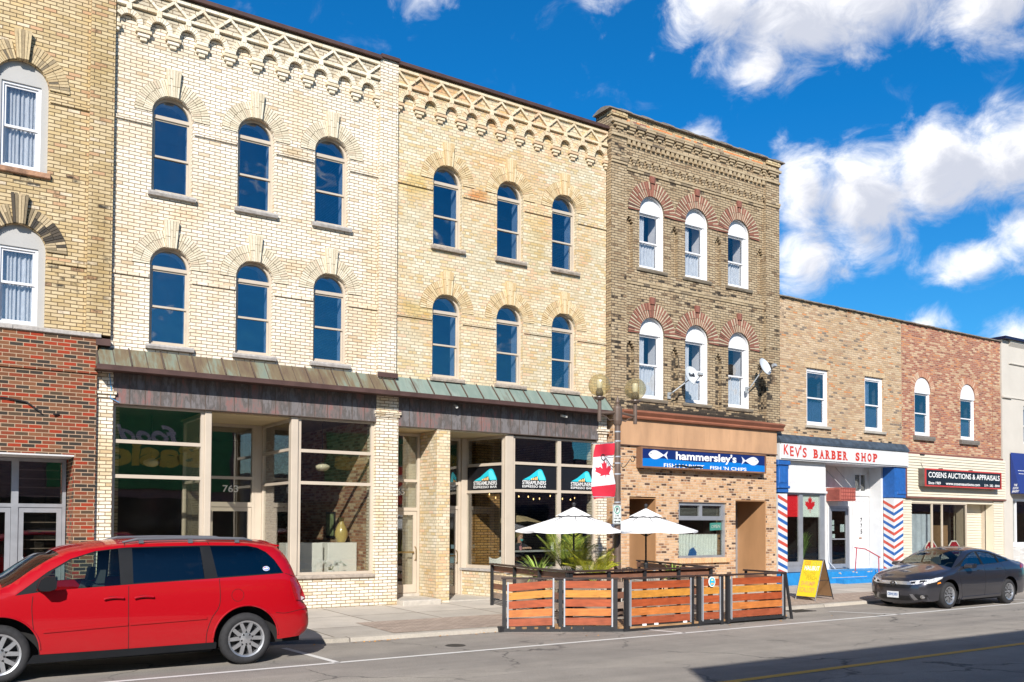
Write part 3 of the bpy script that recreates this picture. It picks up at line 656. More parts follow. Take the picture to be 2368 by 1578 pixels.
# red brick shopfront
REC = 3.26
wall_with('shop_wall', bL, [(X0, .15), (X0+1.2, .15), (X0+1.2, REC), (2.52, REC), (2.52, .15), (2.89, .15), (2.89, 5.52), (X0, 5.52)], [], RED_BR, -.12, .3)
q = MB()
q.bbox(X0, 2.90, -.155, -.121, 4.82, 4.885, .005); build_each(q, 'projecting_course', RED_BR, bL)
q = MB(); q.bbox(X0, 1.46, -.17, .0, 5.521, 5.60, .01); q.bbox(1.465, 2.95, -.17, .0, 5.521, 5.60, .01); build_each(q, 'stone_cap', STONE, bL)
q = MB(); q.box(2.52, 2.84, .301, .95, .15, REC); build_each(q, 'recess_side', RED_BR, bL)
q = MB(); q.box(X0+1.2, 2.52, -.118, .95, REC-.03, REC-.002); build_each(q, 'soffit', GREYPAN, bL)
def fdoor(b, x0, x1, z0, zd, z1, y, fm, gm, handle=True, louvre=None, bar=.09):
    a = MB(); a.prism([rect(x0, x1, z0, z1), rect(x0+.06, x1-.06, z0+.01, zd), rect(x0+.06, x1-.06, zd+.07, z1-.06)], y, y+.1); f = a.build('door_frame', fm, b)
    g2 = MB(); g2.box(x0+.061, x1-.061, y+.05, y+.056, zd+.071, z1-.061); g2.build('transom_pane', gm, f)
    d = MB(); d.prism([rect(x0+.065, x1-.065, z0+.02, zd-.005), rect(x0+.065+bar, x1-.065-bar, z0+.2, zd-.1)], y+.02, y+.065); do = d.build('door', fm, b)
    g3 = MB(); g3.box(x0+.066+bar, x1-.066-bar, y+.04, y+.046, z0+.2, zd-.1); g3.build('pane', gm, do)
    if handle:
        h = MB(); h.tube([(x0+.16, y+.02, z0+.85), (x0+.16, y-.05, z0+.87), (x0+.16, y-.05, z0+1.15), (x0+.16, y+.02, z0+1.17)], .014); h.build('handle', plain('brushed_metal', (.5, .5, .5), .3, metal=1), do)
    return f, do
for x0, x1 in ((.62, 1.62), (1.62, 2.50)):
    fdoor(bL, x0, x1, .15, 2.28, 3.22, .75, GREYAL, GL_ST)
q = MB(); q.prism([rect(-4.7, .60, .5, 3.2), rect(-4.6, -2.1, .6, 3.1), rect(-2.0, .5, .6, 3.1)], .75, .83); f = q.build('shop_window', GREYAL, bL)
q = MB(); q.box(-4.6, .5, .78, .79, .6, 3.1); q.build('pane', GL_ST, f)
q = MB(); q.box(-4.7, .6, .76, .82, .15, .5); q.build('stall_riser', GREYPAN, bL)
q = MB(); q.box(.9, 1.1, .735, .75, 1.25, 1.45); build_each(q, 'door_notice', WHITE, bL)
bl = MB()
for i in range(16): bl.box(1.70, 2.42, .98, 1.0, .45+i*.17, .47+i*.17)
bl.build('window_blind', plain('dark_blind', (.13, .10, .08), .8), bL)
q = MB(); pts = [(-2.0, -.14, 4.25), (.6, -.14, 4.22), (1.35, -.15, 4.25), (1.7, -.16, 4.20), (1.95, -.17, 4.02)]
q.tube(pts, .014, 6); q.tube([(2.15, -.17, 4.0), (2.25, -.13, 4.01)], .018, 6); q.build('wall_cable', BLACKM, bL)
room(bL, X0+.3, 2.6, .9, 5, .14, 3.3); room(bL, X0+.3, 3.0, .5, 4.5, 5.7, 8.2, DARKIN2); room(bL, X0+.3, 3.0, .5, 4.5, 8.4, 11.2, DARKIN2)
shell(bL, X0, 3.1, 13.4, L_BR)

# ================================================================== the cream and honey brick block
bA = thing('brick_building', 'whitewashed cream brick building, three storeys, copper canopy, large shop window and recessed door', 'building', (6, 0, .15))
bB = thing('brick_building', 'honey yellow brick building, three storeys, espresso bar under its green copper canopy', 'building', (12.3, 0, .15))
def block(b, x0, x1, wx, wall_m, isl, mort, seed, lows, zz, dx_up):
    random.seed(seed)
    holes = []
    for cx in wx: holes += [arch_loop(cx, .79, 8.61, 10.19), arch_loop(cx, .79, zz[0], zz[1])]
    wall_with('upper_wall', b, rect(x0, x1, 4.90, 12.62), holes, wall_m)
    for cx in wx:
        for zb, zs, zm, ztr in ((8.61, 10.19, 9.37, 10.13), (zz[0], zz[1], zz[2], zz[1]-.06)):
            arch_window(b, cx, .79, zb, zs, zm, ztr, .10, CREAMP, GL_UP, sill=(STONE if b is bA else STONEB, .46, .10, .09), reveal=REVEAL)
            bk = MB(); bk.prism(arc_pts(cx, zs-.0, .735, 0, 180, 24)+arc_pts(cx, zs, .41, 180, 0, 18), -.008, .0); bk.build('arch_mortar', mort, b)
            a = MB()
            voussoirs(a, cx, zs, .405, .73, 0, 180, 38, -.022, 0, skip=lambda t: 80 < t < 100, jit=.006, gap=.009)
            build_each(a, 'brick_arch', isl, b)
            k = MB()
            for i in range(5):
                u0 = -.5+i/5; u1 = u0+1/5-.028; w0, w1 = .19, .30
                k0 = zs+.37; km = zs+.37+random.choice((.22, .36)); k1 = zs+.93+random.uniform(-.01, .01)
                wm = w0+(w1-w0)*(km-k0)/(k1-k0)
                k.prism([(cx+w0*u0, k0), (cx+w0*u1, k0), (cx+wm*u1, km-.005), (cx+wm*u0, km-.005)], -.085+random.uniform(-.006, .006), 0)
                k.prism([(cx+wm*u0, km+.005), (cx+wm*u1, km+.005), (cx+w1*u1, k1), (cx+w1*u0, k1)], -.085+random.uniform(-.006, .006), 0)
            k.build('keystone', isl, b)
    q = MB()
    xs = [x0]+[v for cx in wx for v in (cx-.42, cx+.42)]+[x1]
    for z in (9.91, zz[1]-.28):
        for i in range(0, len(xs), 2): q.bbox(xs[i], xs[i+1], -.036, -.001, z, z+.07, .006)
    build_each(q, 'string_course', wall_m, b)
    # frieze: plate, band, zigzag, hanging arcs and stepped corbels
    p = (lows[-1]-lows[0])/(len(lows)-1); rin, rout = p*.275, p*.455; za = 12.10-rout
    pl = MB(); lp = [(x0, 12.62), (x0, za)]
    edge = []
    first = lows[0]-p*.5
    for i, cx in enumerate(lows):
        arc = arc_pts(cx, za, rin+.01, 180, 0, 10); edge += [q_ for q_ in arc if x0 < q_[0] < x1]
    lp = [(x0, 12.62), (x0, za-.02)]+[(x, z) for x, z in edge]+[(x1, za-.02), (x1, 12.62)]
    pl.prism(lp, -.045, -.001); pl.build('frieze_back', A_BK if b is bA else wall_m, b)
    fz = MB()
    n = int((x1-x0)/.27)
    for i in range(n):
        u0 = x0+(x1-x0)*i/n; u1 = x0+(x1-x0)*(i+1)/n-.006
        fz.bbox(u0, u1, -.105, -.045, 12.155, 12.215, .006); fz.bbox(u0, u1, -.10, -.045, 12.50, 12.565, .006)
    for cx in lows:
        for s_ in (-1, 1):
            xe = cx+s_*p/2
            if xe < x0-.02 or xe > x1+.02: continue
            hw = .026
            d = Vector((xe-cx, 12.49-12.225)).normalized(); nn = Vector((-d.y, d.x))*hw
            a_ = Vector((cx, 12.225)); c_ = Vector((xe, 12.49)); m_ = (a_+c_)/2
            for s0, s1 in ((a_, m_-d*.004), (m_+d*.004, c_)):
                fz.prism([tuple(s0-nn), tuple(s1-nn), tuple(s1+nn), tuple(s0+nn)], -.098+random.uniform(-.006, .006), -.045)
        if cx+.05 < x1: fz.bbox(cx-.05, cx+.05, -.115, -.045, 12.08, 12.20, .006)
    fz.build('zigzag_frieze', A_FZ if b is bA else B_FZ, b)
    ar = MB()
    for cx in lows:
        voussoirs(ar, cx, za, rin, rout, 0, 180, 13, -.105, -.02, split=0, gap=.007, skip=lambda t, cx=cx: not (x0 < cx+rout*math.cos(R(t)) < x1))
    ar.build('hanging_arches', A_FZ if b is bA else B_FZ, b)
    co = MB()
    for i in range(len(lows)+1):
        cx = lows[0]-p/2+p*i
        for hw, zt, h_, pr in ((.115, za+.0, .075, .105), (.15, za-.085, .062, .10), (.115, za-.155, .062, .075), (.065, za-.225, .062, .05)):
            l, r = max(cx-hw, x0), min(cx+hw, x1)
            if r-l > .03: co.bbox(l, r, -pr, 0, zt-h_, zt, .006)
    build_each(co, 'corbel', A_FZ if b is bA else B_FZ, b)
    cp = MB(); cp.box(x0-.01, x1+.01, -.16, .52, 12.622, 12.70); cp.build('roof_edge_cap', BROWNM, b)
lowsA = [3.36+.5667*i for i in range(10)]
block(bA, 3.14, 8.76, [4.235, 5.945, 7.64], A_BR, A_IS, MORT, 11, lowsA, (5.54, 7.13, 6.33), 0)
lowsB = [9.50+.5667*i for i in range(11)]
block(bB, 9.21, 15.46, [10.59, 12.385, 14.07], B_BR, B_IS, MORT_B, 12, lowsB, (5.47, 7.08, 6.27), 0)
q = MB(); q.box(8.762, 9.208, -.10, .48, 4.93, 12.66); build_each(q, 'pilaster', A_BR, bA)
q = MB(); q.box(8.75, 9.22, -.17, .52, 12.664, 12.74); q.build('pilaster_cap', BROWNM, bA)
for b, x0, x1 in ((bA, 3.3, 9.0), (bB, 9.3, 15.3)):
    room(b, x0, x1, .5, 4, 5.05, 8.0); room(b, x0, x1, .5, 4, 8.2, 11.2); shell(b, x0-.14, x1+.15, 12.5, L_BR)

# copper canopy
def copper(name, cols, sc=1.0):
    mt, nt, b = new_mat(name); p = wpos(nt)
    n1 = noise(nt, p, 1.5*sc, 6, .62, (1.3, .35, .35 if sc == 1 else .55)); n2 = noise(nt, p, 9, 5, .7, (2.2, .2, .2))
    k = mth(nt, 'ADD', mth(nt, 'MULTIPLY', n1, .78), mth(nt, 'MULTIPLY', n2, .22))
    S(b, 'Base Color', ramp(nt, k, cols)); S(b, 'Roughness', .75); S(b, 'Specular IOR Level', .25); bump(nt, b, n2, .25, .01); MATS[name] = mt; return mt
COPA = copper('brown_green_copper', [(.36, (.14, .18, .15)), (.44, (.18, .20, .15)), (.51, (.16, .125, .075)), (.60, (.12, .082, .055)), (.68, (.15, .165, .13))])
COPB = copper('green_copper', [(.34, (.12, .105, .08)), (.44, (.21, .26, .22)), (.56, (.16, .21, .18)), (.68, (.26, .30, .26))])
COPS = plain('dark_copper_seam', (.12, .085, .065), .6, metal=.3)
COPF = copper('purple_brown_copper', [(.34, (.12, .12, .12)), (.43, (.17, .155, .155)), (.49, (.095, .085, .08)), (.55, (.155, .125, .118)), (.61, (.22, .11, .10)), (.66, (.18, .17, .172))], 1.5)
for b, x0, x1, mt, sp_ in ((bA, 2.86, 9.15, COPA, .305), (bB, 9.15, 15.44, COPB, .44)):
    q = MB(); q.prism([(-.002, 5.38), (-.37, 4.99), (-.37, 4.975), (-.002, 4.975)], x0, x1, ax='x'); cn = q.build('canopy', mt, b)
    q = MB(); n = round((x1-x0)/sp_)
    for i in range(n+1):
        x = min(x0+.01+(x1-x0)*i/n, x1-.01)
        big = (i % 2 == 0) or b is bB
        w = .012 if big else .006; h_ = .030 if big else .010
        q.prism([(-.003, 5.381), (-.372, 4.991), (-.372-h_*.3, 4.991+h_), (-.003-.0, 5.381+h_)], x-w, x+w, ax='x')
    q.build('standing_seam', COPS, cn)
    q = MB(); q.bbox(x0-.02, x1+.0, -.42, -.372, 4.885, 4.99, .008); q.box(x0-.02, x1, -.371, -.002, 4.90, 4.93); q.build('gutter', BROWNM, b)
q = MB(); q.box(8.74, 9.23, -.16, -.102, 5.32, 5.42); q.box(2.86, 3.12, -.14, -.002, 5.39, 5.52); build_each(q, 'flashing', BROWNM, bA)
def fascia(b, x0, x1, z0, z1):
    q = MB(); q.box(x0, x1, -.03, .35, z0, z1); fa = q.build('copper_fascia', COPF, b)
    s_ = MB(); n = round((x1-x0)/.285)
    for i in range(n+1): x = x0+(x1-x0)*i/n; s_.box(x-.005, x+.005, -.038, -.0301, z0, z1)
    s_.box(x0, x1, -.04, -.0301, z0-.001, z0+.012); s_.build('fascia_seam', COPS, fa)
fascia(bA, 3.20, 8.75, 4.30, 4.898); fascia(bB, 9.31, 15.18, 4.235, 4.898)
# brick piers with corbelled heads
def pier(b, x0, x1, z1, cap=None, y0=-.04, y1=.46, m=None):
    m = m or A_BR2
    q = MB(); q.box(x0, x1, y0, y1, .10, z1); p = q.build('brick_pier', m, b)
    if cap:
        c_ = MB(); c_.bbox(x0-.03, x1+.03, y0-.03, y1, cap, cap+.06, .006); c_.bbox(x0-.055, x1+.055, y0-.055, y1, cap+.066, cap+.13, .006); c_.build('pier_head', A_BR2, p)
pier(bA, 2.90, 3.20, 4.897, 4.40); pier(bA, 8.755, 9.305, 4.897, 4.42); pier(bB, 15.19, 15.47, 4.897, 4.40)
q = MB(); q.tube([(3.12, -.06, 4.87), (3.16, -.07, 4.55), (3.14, -.07, 4.4), (3.3, -.08, 4.32)], .008, 5); tag(q.build('blue_rope', plain('blue_cord', (.05, .3, .6), .6), org=(3.12, -.06, 4.3)), 'short blue cord hanging off the canopy corner beside the left brick pier', 'cord')

# ---- shopfront of the cream building
W = .07
def bars_front(x0, x1, z0, z1, trans, y0=.08, y1=.17, w=W, extra=()):
    def f(a):
        loops = [rect(x0, x1, z0, z1)]; zz = [z0+w*.9]+[v for t in trans for v in (t-w/2, t+w/2)]+[z1-w*.6]
        xs = [x0+w]+[v for e in extra for v in (e-.055, e+.055)]+[x1-w]
        for i in range(0, len(xs), 2):
            for k in range(0, len(zz), 2): loops.append(rect(xs[i], xs[i+1], zz[k], zz[k+1]))
        a.prism(loops, y0, y1)
    return f
def pane_front(x0, x1, z0, z1, y=.125): return lambda a: a.box(x0+.02, x1-.02, y, y+.008, z0+.02, z1-.02)
shop_glazing(bA, 'shop_window', bars_front(3.20, 4.97, .86, 4.298, (2.90, 3.585)), pane_front(3.20, 4.97, .86, 4.298), CREAMP, GL_ST)
shop_glazing(bA, 'shop_window', bars_front(6.96, 8.755, .86, 4.298, (2.875, 3.575)), pane_front(6.96, 8.755, .86, 4.298), CREAMP, GL_ST)
q = MB(); q.bbox(4.972, 5.11, .04, .2, .86, 4.298, .012); q.build('corner_post', CREAMP, bA)
q = MB(); q.bbox(6.80, 6.958, .04, .2, .86, 4.298, .012); q.build('corner_post', CREAMP, bA)
for x0, x1 in ((3.20, 5.13), (6.78, 8.755)):
    q = MB(); q.box(x0, x1, .0, .45, .10, .78); build_each(q, 'base_wall', A_BR2, bA)
    q = MB(); q.bbox(x0, x1, -.06, .25, .782, .858, .015); q.build('stone_sill', STONEB, bA)
# angled returns of the recess
def side_glazing(b, x, y0, y1, z0, z1, trans, fm=None, gm=None):
    a = MB(); w = .06; loops = [rect(y0, y1, z0, z1)]; zz = [z0+w]+[v for t in trans for v in (t-w/2, t+w/2)]+[z1-w]
    for k in range(0, len(zz), 2): loops.append(rect(y0+w, y1-w, zz[k], zz[k+1]))
    a.prism(loops, x-.04, x+.04, ax='x'); f = a.build('side_window', fm or CREAMP, b)
    g_ = MB(); g_.box(x-.004, x+.004, y0+.02, y1-.02, z0+.02, z1-.02); g_.build('pane', gm or GL_ST, f); return f
side_glazing(bA, 6.86, .205, 2.10, .86, 4.27, (2.875, 3.60)); side_glazing(bA, 5.06, .205, 2.10, .86, 4.27, (2.875, 3.60))
for x in (6.86, 5.06):
    q = MB(); q.box(x-.045, x+.045, .455, 2.1, .10, .858); build_each(q, 'side_panel', CREAMP, bA)
q = MB(); q.box(5.02, 6.90, .171, 2.3, 4.272, 4.30); build_each(q, 'soffit', CREAMD, bA)
def tall_door(b, x0, x1, y, z0, zd, zt1, zt2, ztop, fm, gm):
    a = MB(); w = .065
    a.prism([rect(x0, x1, z0, ztop), rect(x0+w, x1-w, z0+.01, zd), rect(x0+w, x1-w, zt1, zt2-w/2), rect(x0+w, x1-w, zt2+w/2, ztop-w)], y, y+.1)
    f = a.build('door_frame', fm, b); g_ = MB(); g_.box(x0+.02, x1-.02, y+.05, y+.056, zt1-.01, ztop-.02); g_.build('transom_pane', gm, f)
    d = MB(); d.prism([rect(x0+w+.005, x1-w-.005, z0+.02, zd-.006), rect(x0+w+.095, x1-w-.095, z0+.22, zd-.10)], y+.02, y+.065); do = d.build('door', fm, b)
    g3 = MB(); g3.box(x0+w+.09, x1-w-.09, y+.04, y+.046, z0+.2, zd-.09); g3.build('pane', gm, do)
    h = MB(); h.box(x0+w+.09, x1-w-.09, y-.03, y-.012, z0+.98, z0+1.02); h.box(x0+w+.1, x0+w+.12, y-.02, y+.03, z0+.98, z0+1.02); h.box(x1-w-.12, x1-w-.1, y-.02, y+.03, z0+.98, z0+1.02)
    h.tube([(x1-w-.05, y+.02, z0+.8), (x1-w-.05, y-.05, z0+.84), (x1-w-.05, y-.05, z0+1.1), (x1-w-.05, y+.02, z0+1.14)], .012, 6); h.build('handle', plain('brass', (.42, .30, .14), .35, metal=.9), do)
    return f
NUM = plain('house_number_white', (.80, .76, .66), .5)
dA = tall_door(bA, 5.55, 6.66, 2.1, .15, 2.36, 2.47, 3.03, 4.27, CREAMP, GL_ST)
q = MB(); text_on_y(q, '763', 5.93, 6.29, 2.70, 2.86, 2.14, bold=.012); q.build('house_number', NUM, dA)
q = MB(); q.box(6.662, 6.82, 2.1, 2.2, .15, 4.27); q.box(5.1, 5.548, 2.1, 2.2, .15, 4.27); build_each(q, 'door_side_panel', CREAMP, bA)
q = MB(); q.box(5.02, 6.9, .0, 2.3, .08, .152); q.build('entry_floor', CONC, bA)
# inside the cream shop
q = MB(); q.box(8.76, 9.0, .461, 8, .15, 4.4); q.build('party_wall', INR, bA)
q = MB(); q.box(3.2, 3.3, .461, 8, .15, 4.4); q.box(3.2, 8.76, 8, 8.1, .15, 4.4); build_each(q, 'inner_wall', DARKIN2, bA)
q = MB(); q.box(3.2, 8.76, .352, 8, 4.4, 4.5); q.build('ceiling', plain('dim_ceiling', (.11, .10, .085), .9), bA)
q = MB(); q.box(3.2, 5.0, .47, 8, .05, .15); q.box(5.0, 6.9, 2.31, 8, .05, .15); q.box(6.9, 8.76, .47, 8, .05, .15); build_each(q, 'shop_floor', FLOORIN, bA)

# ---- shopfront of the honey brick building
pier(bB, 10.33, 10.685, 4.233, None, -.02, .83, B_BR)
q = MB(); q.box(9.306, 10.329, .80, 1.35, 4.19, 4.233); q.box(9.306, 10.329, .0, .80, 4.205, 4.233); q.box(10.686, 12.36, .0, 1.75, 4.205, 4.233); build_each(q, 'soffit', CREAMD, bB)
d2 = tall_door(bB, 9.36, 10.325, .83, .30, 2.30, 2.38, 3.03, 4.18, CREAMP, GL_ST)
q = MB(); text_on_y(q, '765', 9.62, 9.93, 2.68, 2.84, .868, bold=.012); q.build('house_number', NUM, d2)
q = MB(); q.bbox(9.31, 10.30, -.36, .82, .06, .245, .02); q.box(9.31, 10.328, .821, 1.0, .06, .30); q.build('door_step', CONC, bB)
q = MB(); q.box(10.1, 10.6, 1.0, 1.6, .3, 4.2); q.build('stair_wall', plain('pale_hall_wall', (.42, .38, .30), .9), bB)
q = MB(); q.box(9.31, 10.6, 2.6, 2.7, .3, 4.2); q.box(9.2, 9.30, 1.0, 2.7, .3, 4.2); build_each(q, 'hall_wall', DARKIN2, bB)
d3 = tall_door(bB, 10.72, 11.86, 1.5, .17, 2.36, 2.45, 3.03, 4.2, CREAMP, GL_ST)
q = MB(); q.box(11.60, 11.72, 1.528, 1.533, 1.35, 1.45); q.box(11.57, 11.71, 1.528, 1.533, .98, 1.22); build_each(q, 'door_notice', plain('teal_white_notice', (.35, .55, .56), .6), d3)
q = MB(); q.bbox(11.862, 12.04, 1.44, 1.62, .15, 4.2, .01); q.build('door_post', CREAMP, bB)
q = MB(); q.box(10.6, 12.2, 0, 1.7, .06, .168); q.build('entry_floor', CONC, bB)
# return window, slightly splayed
def splay(p0, p1):      # maps a front-facing drawing (u along, z) onto the line p0-p1
    d = Vector((p1[0]-p0[0], p1[1]-p0[1])); L_ = d.length; d /= L_; n_ = Vector((d.y, -d.x))
    return (lambda u, y, z: (p0[0]+d.x*u+n_.x*y, p0[1]+d.y*u+n_.y*y, z)), L_
fm_, L_ = splay((12.04, 1.5), (12.33, .12))
a = MB(); w = .06; zz = [.88+w, 2.78, 2.85, 3.46, 3.53, 4.14]
a.prism([rect(0, L_, .86, 4.2)]+[rect(w, L_-w, zz[k], zz[k+1]) for k in (0, 2, 4)], -.03, .05, f=fm_); rw = a.build('side_window', CREAMP, bB)
a = MB(); a.prism(rect(.02, L_-.02, .88, 4.18), .005, .012, f=fm_); a.build('pane', GL_ST, rw)
a = MB(); a.prism(rect(0, L_+.02, .10, .80), -.08, .16, f=fm_); build_each(a, 'base_wall', B_BR, bB)
a = MB(); a.prism(rect(-.05, L_+.05, .802, .858), -.10, .2, f=fm_); a.build('stone_sill', STONE, bB)
q = MB(); q.bbox(12.30, 12.54, .03, .2, .86, 4.233, .014); q.build('corner_post', CREAMP, bB)
sw = shop_glazing(bB, 'shop_window', bars_front(12.541, 15.188, .84, 4.20, (2.835, 3.525), extra=(13.99,)), pane_front(12.541, 15.188, .84, 4.20), CREAMP, GL_ST)
q = MB(); q.box(12.30, 15.188, .0, .45, .10, .76); build_each(q, 'base_wall', B_BR, bB)
q = MB(); q.bbox(12.30, 15.188, -.05, .25, .762, .838, .012); q.build('stone_sill', STONE, bB)
# black lettered panels
TEAL = plain('teal_print', (.02, .50, .60), .5, var=.05); TEAL2 = plain('light_teal_print', (.10, .66, .74), .5, var=.05); GOLD = plain('warm_yellow_print', (.85, .55, .22), .5, var=.05)
def logo(mb_t, mb_w, mb_g, mb_l, P):
    """P(u,v): u 0..1 left to right, v 0..1 bottom to top over the whole mark"""
    def poly(mb, pts):
        tri = tessellate_polygon([[Vector((p[0], p[1], 0)) for p in pts]]); mb.add([P(*p) for p in pts], [tuple(t) for t in tri])
    poly(mb_t, [(.02, .40), (.30, .60), (.62, .93), (.70, .99), (.78, .99), (.84, .93), (.97, .55), (1.0, .40), (.70, .40), (.62, .62), (.50, .56), (.40, .47), (.34, .40)])
    P0_ = P
    P = lambda u, v: Vector(P0_(u, v))+Vector((-.002, -.003, 0))
    poly(mb_l, [(.72, .42), (.97, .42), (.93, .56), (.80, .90), (.70, .92), (.64, .86), (.66, .64)])
    P = lambda u, v: Vector(P0_(u, v))+Vector((-.004, -.006, 0))
    for i in range(4):
        x = .36+i*.075; poly(mb_g, [(x, .41), (x+.055, .41), (x+.055, .46+i*.035), (x+.03, .50+i*.035), (x, .45+i*.03)])
    for word, v0, v1, bold in (('STREAMLINERS', .16, .37, .012), ('ESPRESSO BAR', .0, .12, .01)):
        put_text(mb_w, word, lambda u, v, v0=v0, v1=v1: P(.0+u*1.0, v0+(v1-v0)*v), bold=bold)
def lettered(P4, Pl, parent):
    a = MB(); a.add([P4(0, 0), P4(1, 0), P4(1, 1), P4(0, 1)], [(0, 1, 2, 3)]); bk = a.build('black_panel', BLACKP, parent)
    t_, w_, g_, l_ = MB(), MB(), MB(), MB(); logo(t_, w_, g_, l_, Pl)
    t_.build('logo_teal', TEAL, bk); w_.build('lettering', WHITE, bk); g_.build('logo_windows', GOLD, bk); l_.build('logo_highlight', TEAL2, bk)
for x0, x1, c0, c1 in ((12.60, 13.93, 12.86, 13.59), (14.05, 15.13, 14.39, 15.10)):
    lettered(lambda u, v: (x0+(x1-x0)*u, .119, 2.875+(3.485-2.875)*v), lambda u, v: (c0+(c1-c0)*u, .114, 2.92+.48*v), sw)
lettered(lambda u, v: fm_(.06+(L_-.12)*u, .022, 2.86+.59*v), lambda u, v: fm_(.30+.86*u, .028, 2.90+.49*v), rw)
# inside the espresso bar
q = MB(); q.box(12.55, 13.32, 1.9, 2.1, .15, 4.3); q.build('ochre_brick_wall', INB, bB)
q = MB(); q.box(10.7, 15.3, 5.5, 5.6, .15, 4.3); q.box(15.2, 15.3, .47, 5.5, .15, 4.3); q.box(10.6, 10.7, 1.75, 5.5, .15, 4.3); build_each(q, 'inner_wall', plain('dark_brown_wall', (.055, .04, .03), .9), bB)
q = MB(); q.box(9.31, 15.3, .36, 5.6, 4.32, 4.4); q.build('ceiling', MATS['dim_ceiling'], bB)
q = MB(); q.box(12.25, 15.2, .47, 5.5, .05, .15); q.box(10.7, 12.25, 1.71, 5.5, .05, .15); build_each(q, 'shop_floor', FLOORIN, bB)
# ================================================================== buff brick building with red arches
bC = thing('brick_building', 'sooty buff brick building, three storeys, red brick window arches, fish shop below', 'building', (18.8, -.1, .15))
random.seed(21)
WY = -.12                                   # wall plane
k_ = .9937
def cx_(x): return x*k_
def cz_(z): return 2.02+(z-2.02)*k_
C0, C1 = 15.47, 22.12
CW = [cx_(17.10), cx_(18.83), cx_(20.57)]
holes = []
for cx in CW: holes += [arch_loop(cx, .90, 9.06, 10.66), arch_loop(cx, .90, 5.46, 7.28)]
def slot(x0, x1, z0, z1, s=.11, st=3):
    """narrow recess with a stepped head"""
    pts = [(x0, z0), (x1, z0), (x1, z1-.07*st)]; xm = (x0+x1)/2; hw = (x1-x0)/2
    for i in range(st): pts += [(xm+hw*(1-(i+.0)/st)*.999, z1-.07*(st-i)+.07), (xm+hw*(1-(i+1)/st), z1-.07*(st-i)+.07)][:2]
    for i in reversed(range(st)): pts += [(xm-hw*(1-(i+1)/st), z1-.07*(st-i)+.07), (xm-hw*(1-i/st), z1-.07*(st-i)+.07)]
    pts.append((x0, z1-.07*st)); out = []
    for p in pts:
        if not out or (abs(out[-1][0]-p[0])+abs(out[-1][1]-p[1])) > 1e-4: out.append(p)
    return out
SL = []
for xm, hw in ((cx_(17.97), .13), (cx_(19.71), .13)): SL += [slot(xm-hw, xm+hw, 8.98, 10.42), slot(xm-hw, xm+hw, 5.35, 6.98)]
SL += [slot(cx_(16.13), cx_(16.42), 8.98, 10.40), slot(cx_(16.16), cx_(16.46), 5.35, 6.98), slot(cx_(21.38), cx_(21.64), 8.98, 10.38), slot(cx_(21.38), cx_(21.64), 5.35, 6.9)]
q = MB(); q.prism([rect(C0, C1, 4.95, 13.15)]+holes+SL, WY, WY+.11); q.build('upper_wall', C_BR, bC)
q = MB(); q.prism([rect(C0, C1, 4.95, 13.15)]+holes, WY+.1105, .45); q.build('inner_leaf', C_BR, bC)
P0, P1 = cx_(16.10), cx_(21.66)
q = MB(); q.box(C0-.01, P0, -.22, WY-.001, 4.95, 13.12); q.box(P1, C1+.01, -.22, WY-.001, 4.95, 13.12); build_each(q, 'pilaster', C_BR, bC)
for cx in CW:
    for j, (zb, zs, zm) in enumerate(((9.06, 10.66, 9.84), (5.46, 7.28, 6.42))):
        cur = [(zb+.1, zm, 0, 1, LACE)]
        if cx != CW[2]: cur.append((zm, zs, .0, .42, LACE))
        SILLY = WY
        f = arch_window(bC, cx, .885, zb, zs, zm, zs-.06, WY+.13, WHITEP, GL_CU, closed=True, bar=.085, sill=(OLDWOOD, .56, .10, .05), reveal=REVEAL, curtain=cur)
        SILLY = 0
        rv = MB(); rv.prism([arch_loop(cx, .899, zb, zs), arch_loop(cx, .845, zb+.03, zs)], WY+.03, WY+.13); rv.build('white_casing', WHITEP, f)
        bk = MB(); bk.prism(arc_pts(cx, zs-.02, .862, -3, 183, 30)+arc_pts(cx, zs-.02, .452, 183, -3, 24), WY-.018, WY); bk.build('arch_mortar', MORT_C, bC)
        a = MB(); a2 = MB()
        for i in range(47):
            b0 = -3+186*i/47; st_ = random.getstate(); voussoirs(a if i % 2 == 0 else a2, cx, zs-.02, .455, .86, b0, b0+186/47, 1, WY-.03, WY, split=.5+.08*random.random(), jit=.006, gap=.012)
        a.build('brick_arch', CR_IS, bC); a2.build('buff_arch_bricks', CB_IS, bC)
        k = MB()
        for u in (-.06, .0, .06): k.prism([(cx+u-.025, zs+.80), (cx+u+.025, zs+.80), (cx+u+.028, zs+.99), (cx+u-.028, zs+.99)][:4], WY-.06, WY)
        k.build('keystone', CR_IS, bC)
def band(mb, x0, x1, y0, y1, z0, z1, L=.23, b=.006):
    n = max(1, round((x1-x0)/L))
    for i in range(n): mb.bbox(x0+(x1-x0)*i/n+.003, x0+(x1-x0)*(i+1)/n-.003, y0+random.uniform(-.004, .004), y1, z0, z1, b)
q = MB()
for z in (8.62,): band(q, P0, P1, WY-.035, WY, z, z+.065); band(q, P0, P1, WY-.02, WY, z-.07, z-.004)
for z in (11.72,): band(q, P0, P1, WY-.05, WY, z, z+.065); band(q, P0, P1, WY-.03, WY, z-.07, z-.004)
band(q, C0-.02, P0+.02, -.27, -.22, 11.80, 11.87); band(q, C0-.01, P0+.01, -.25, -.22, 11.73, 11.795); band(q, P1-.02, C1+.03, -.27, -.22, 11.80, 11.87); band(q, P1-.01, C1+.02, -.25, -.22, 11.73, 11.795)
build_each(q, 'string_course', C_IS, bC)
q = MB(); q.box(P0, P1, WY-.05, WY-.001, 12.02, 13.12); q.build('parapet_panel', C_BR, bC)
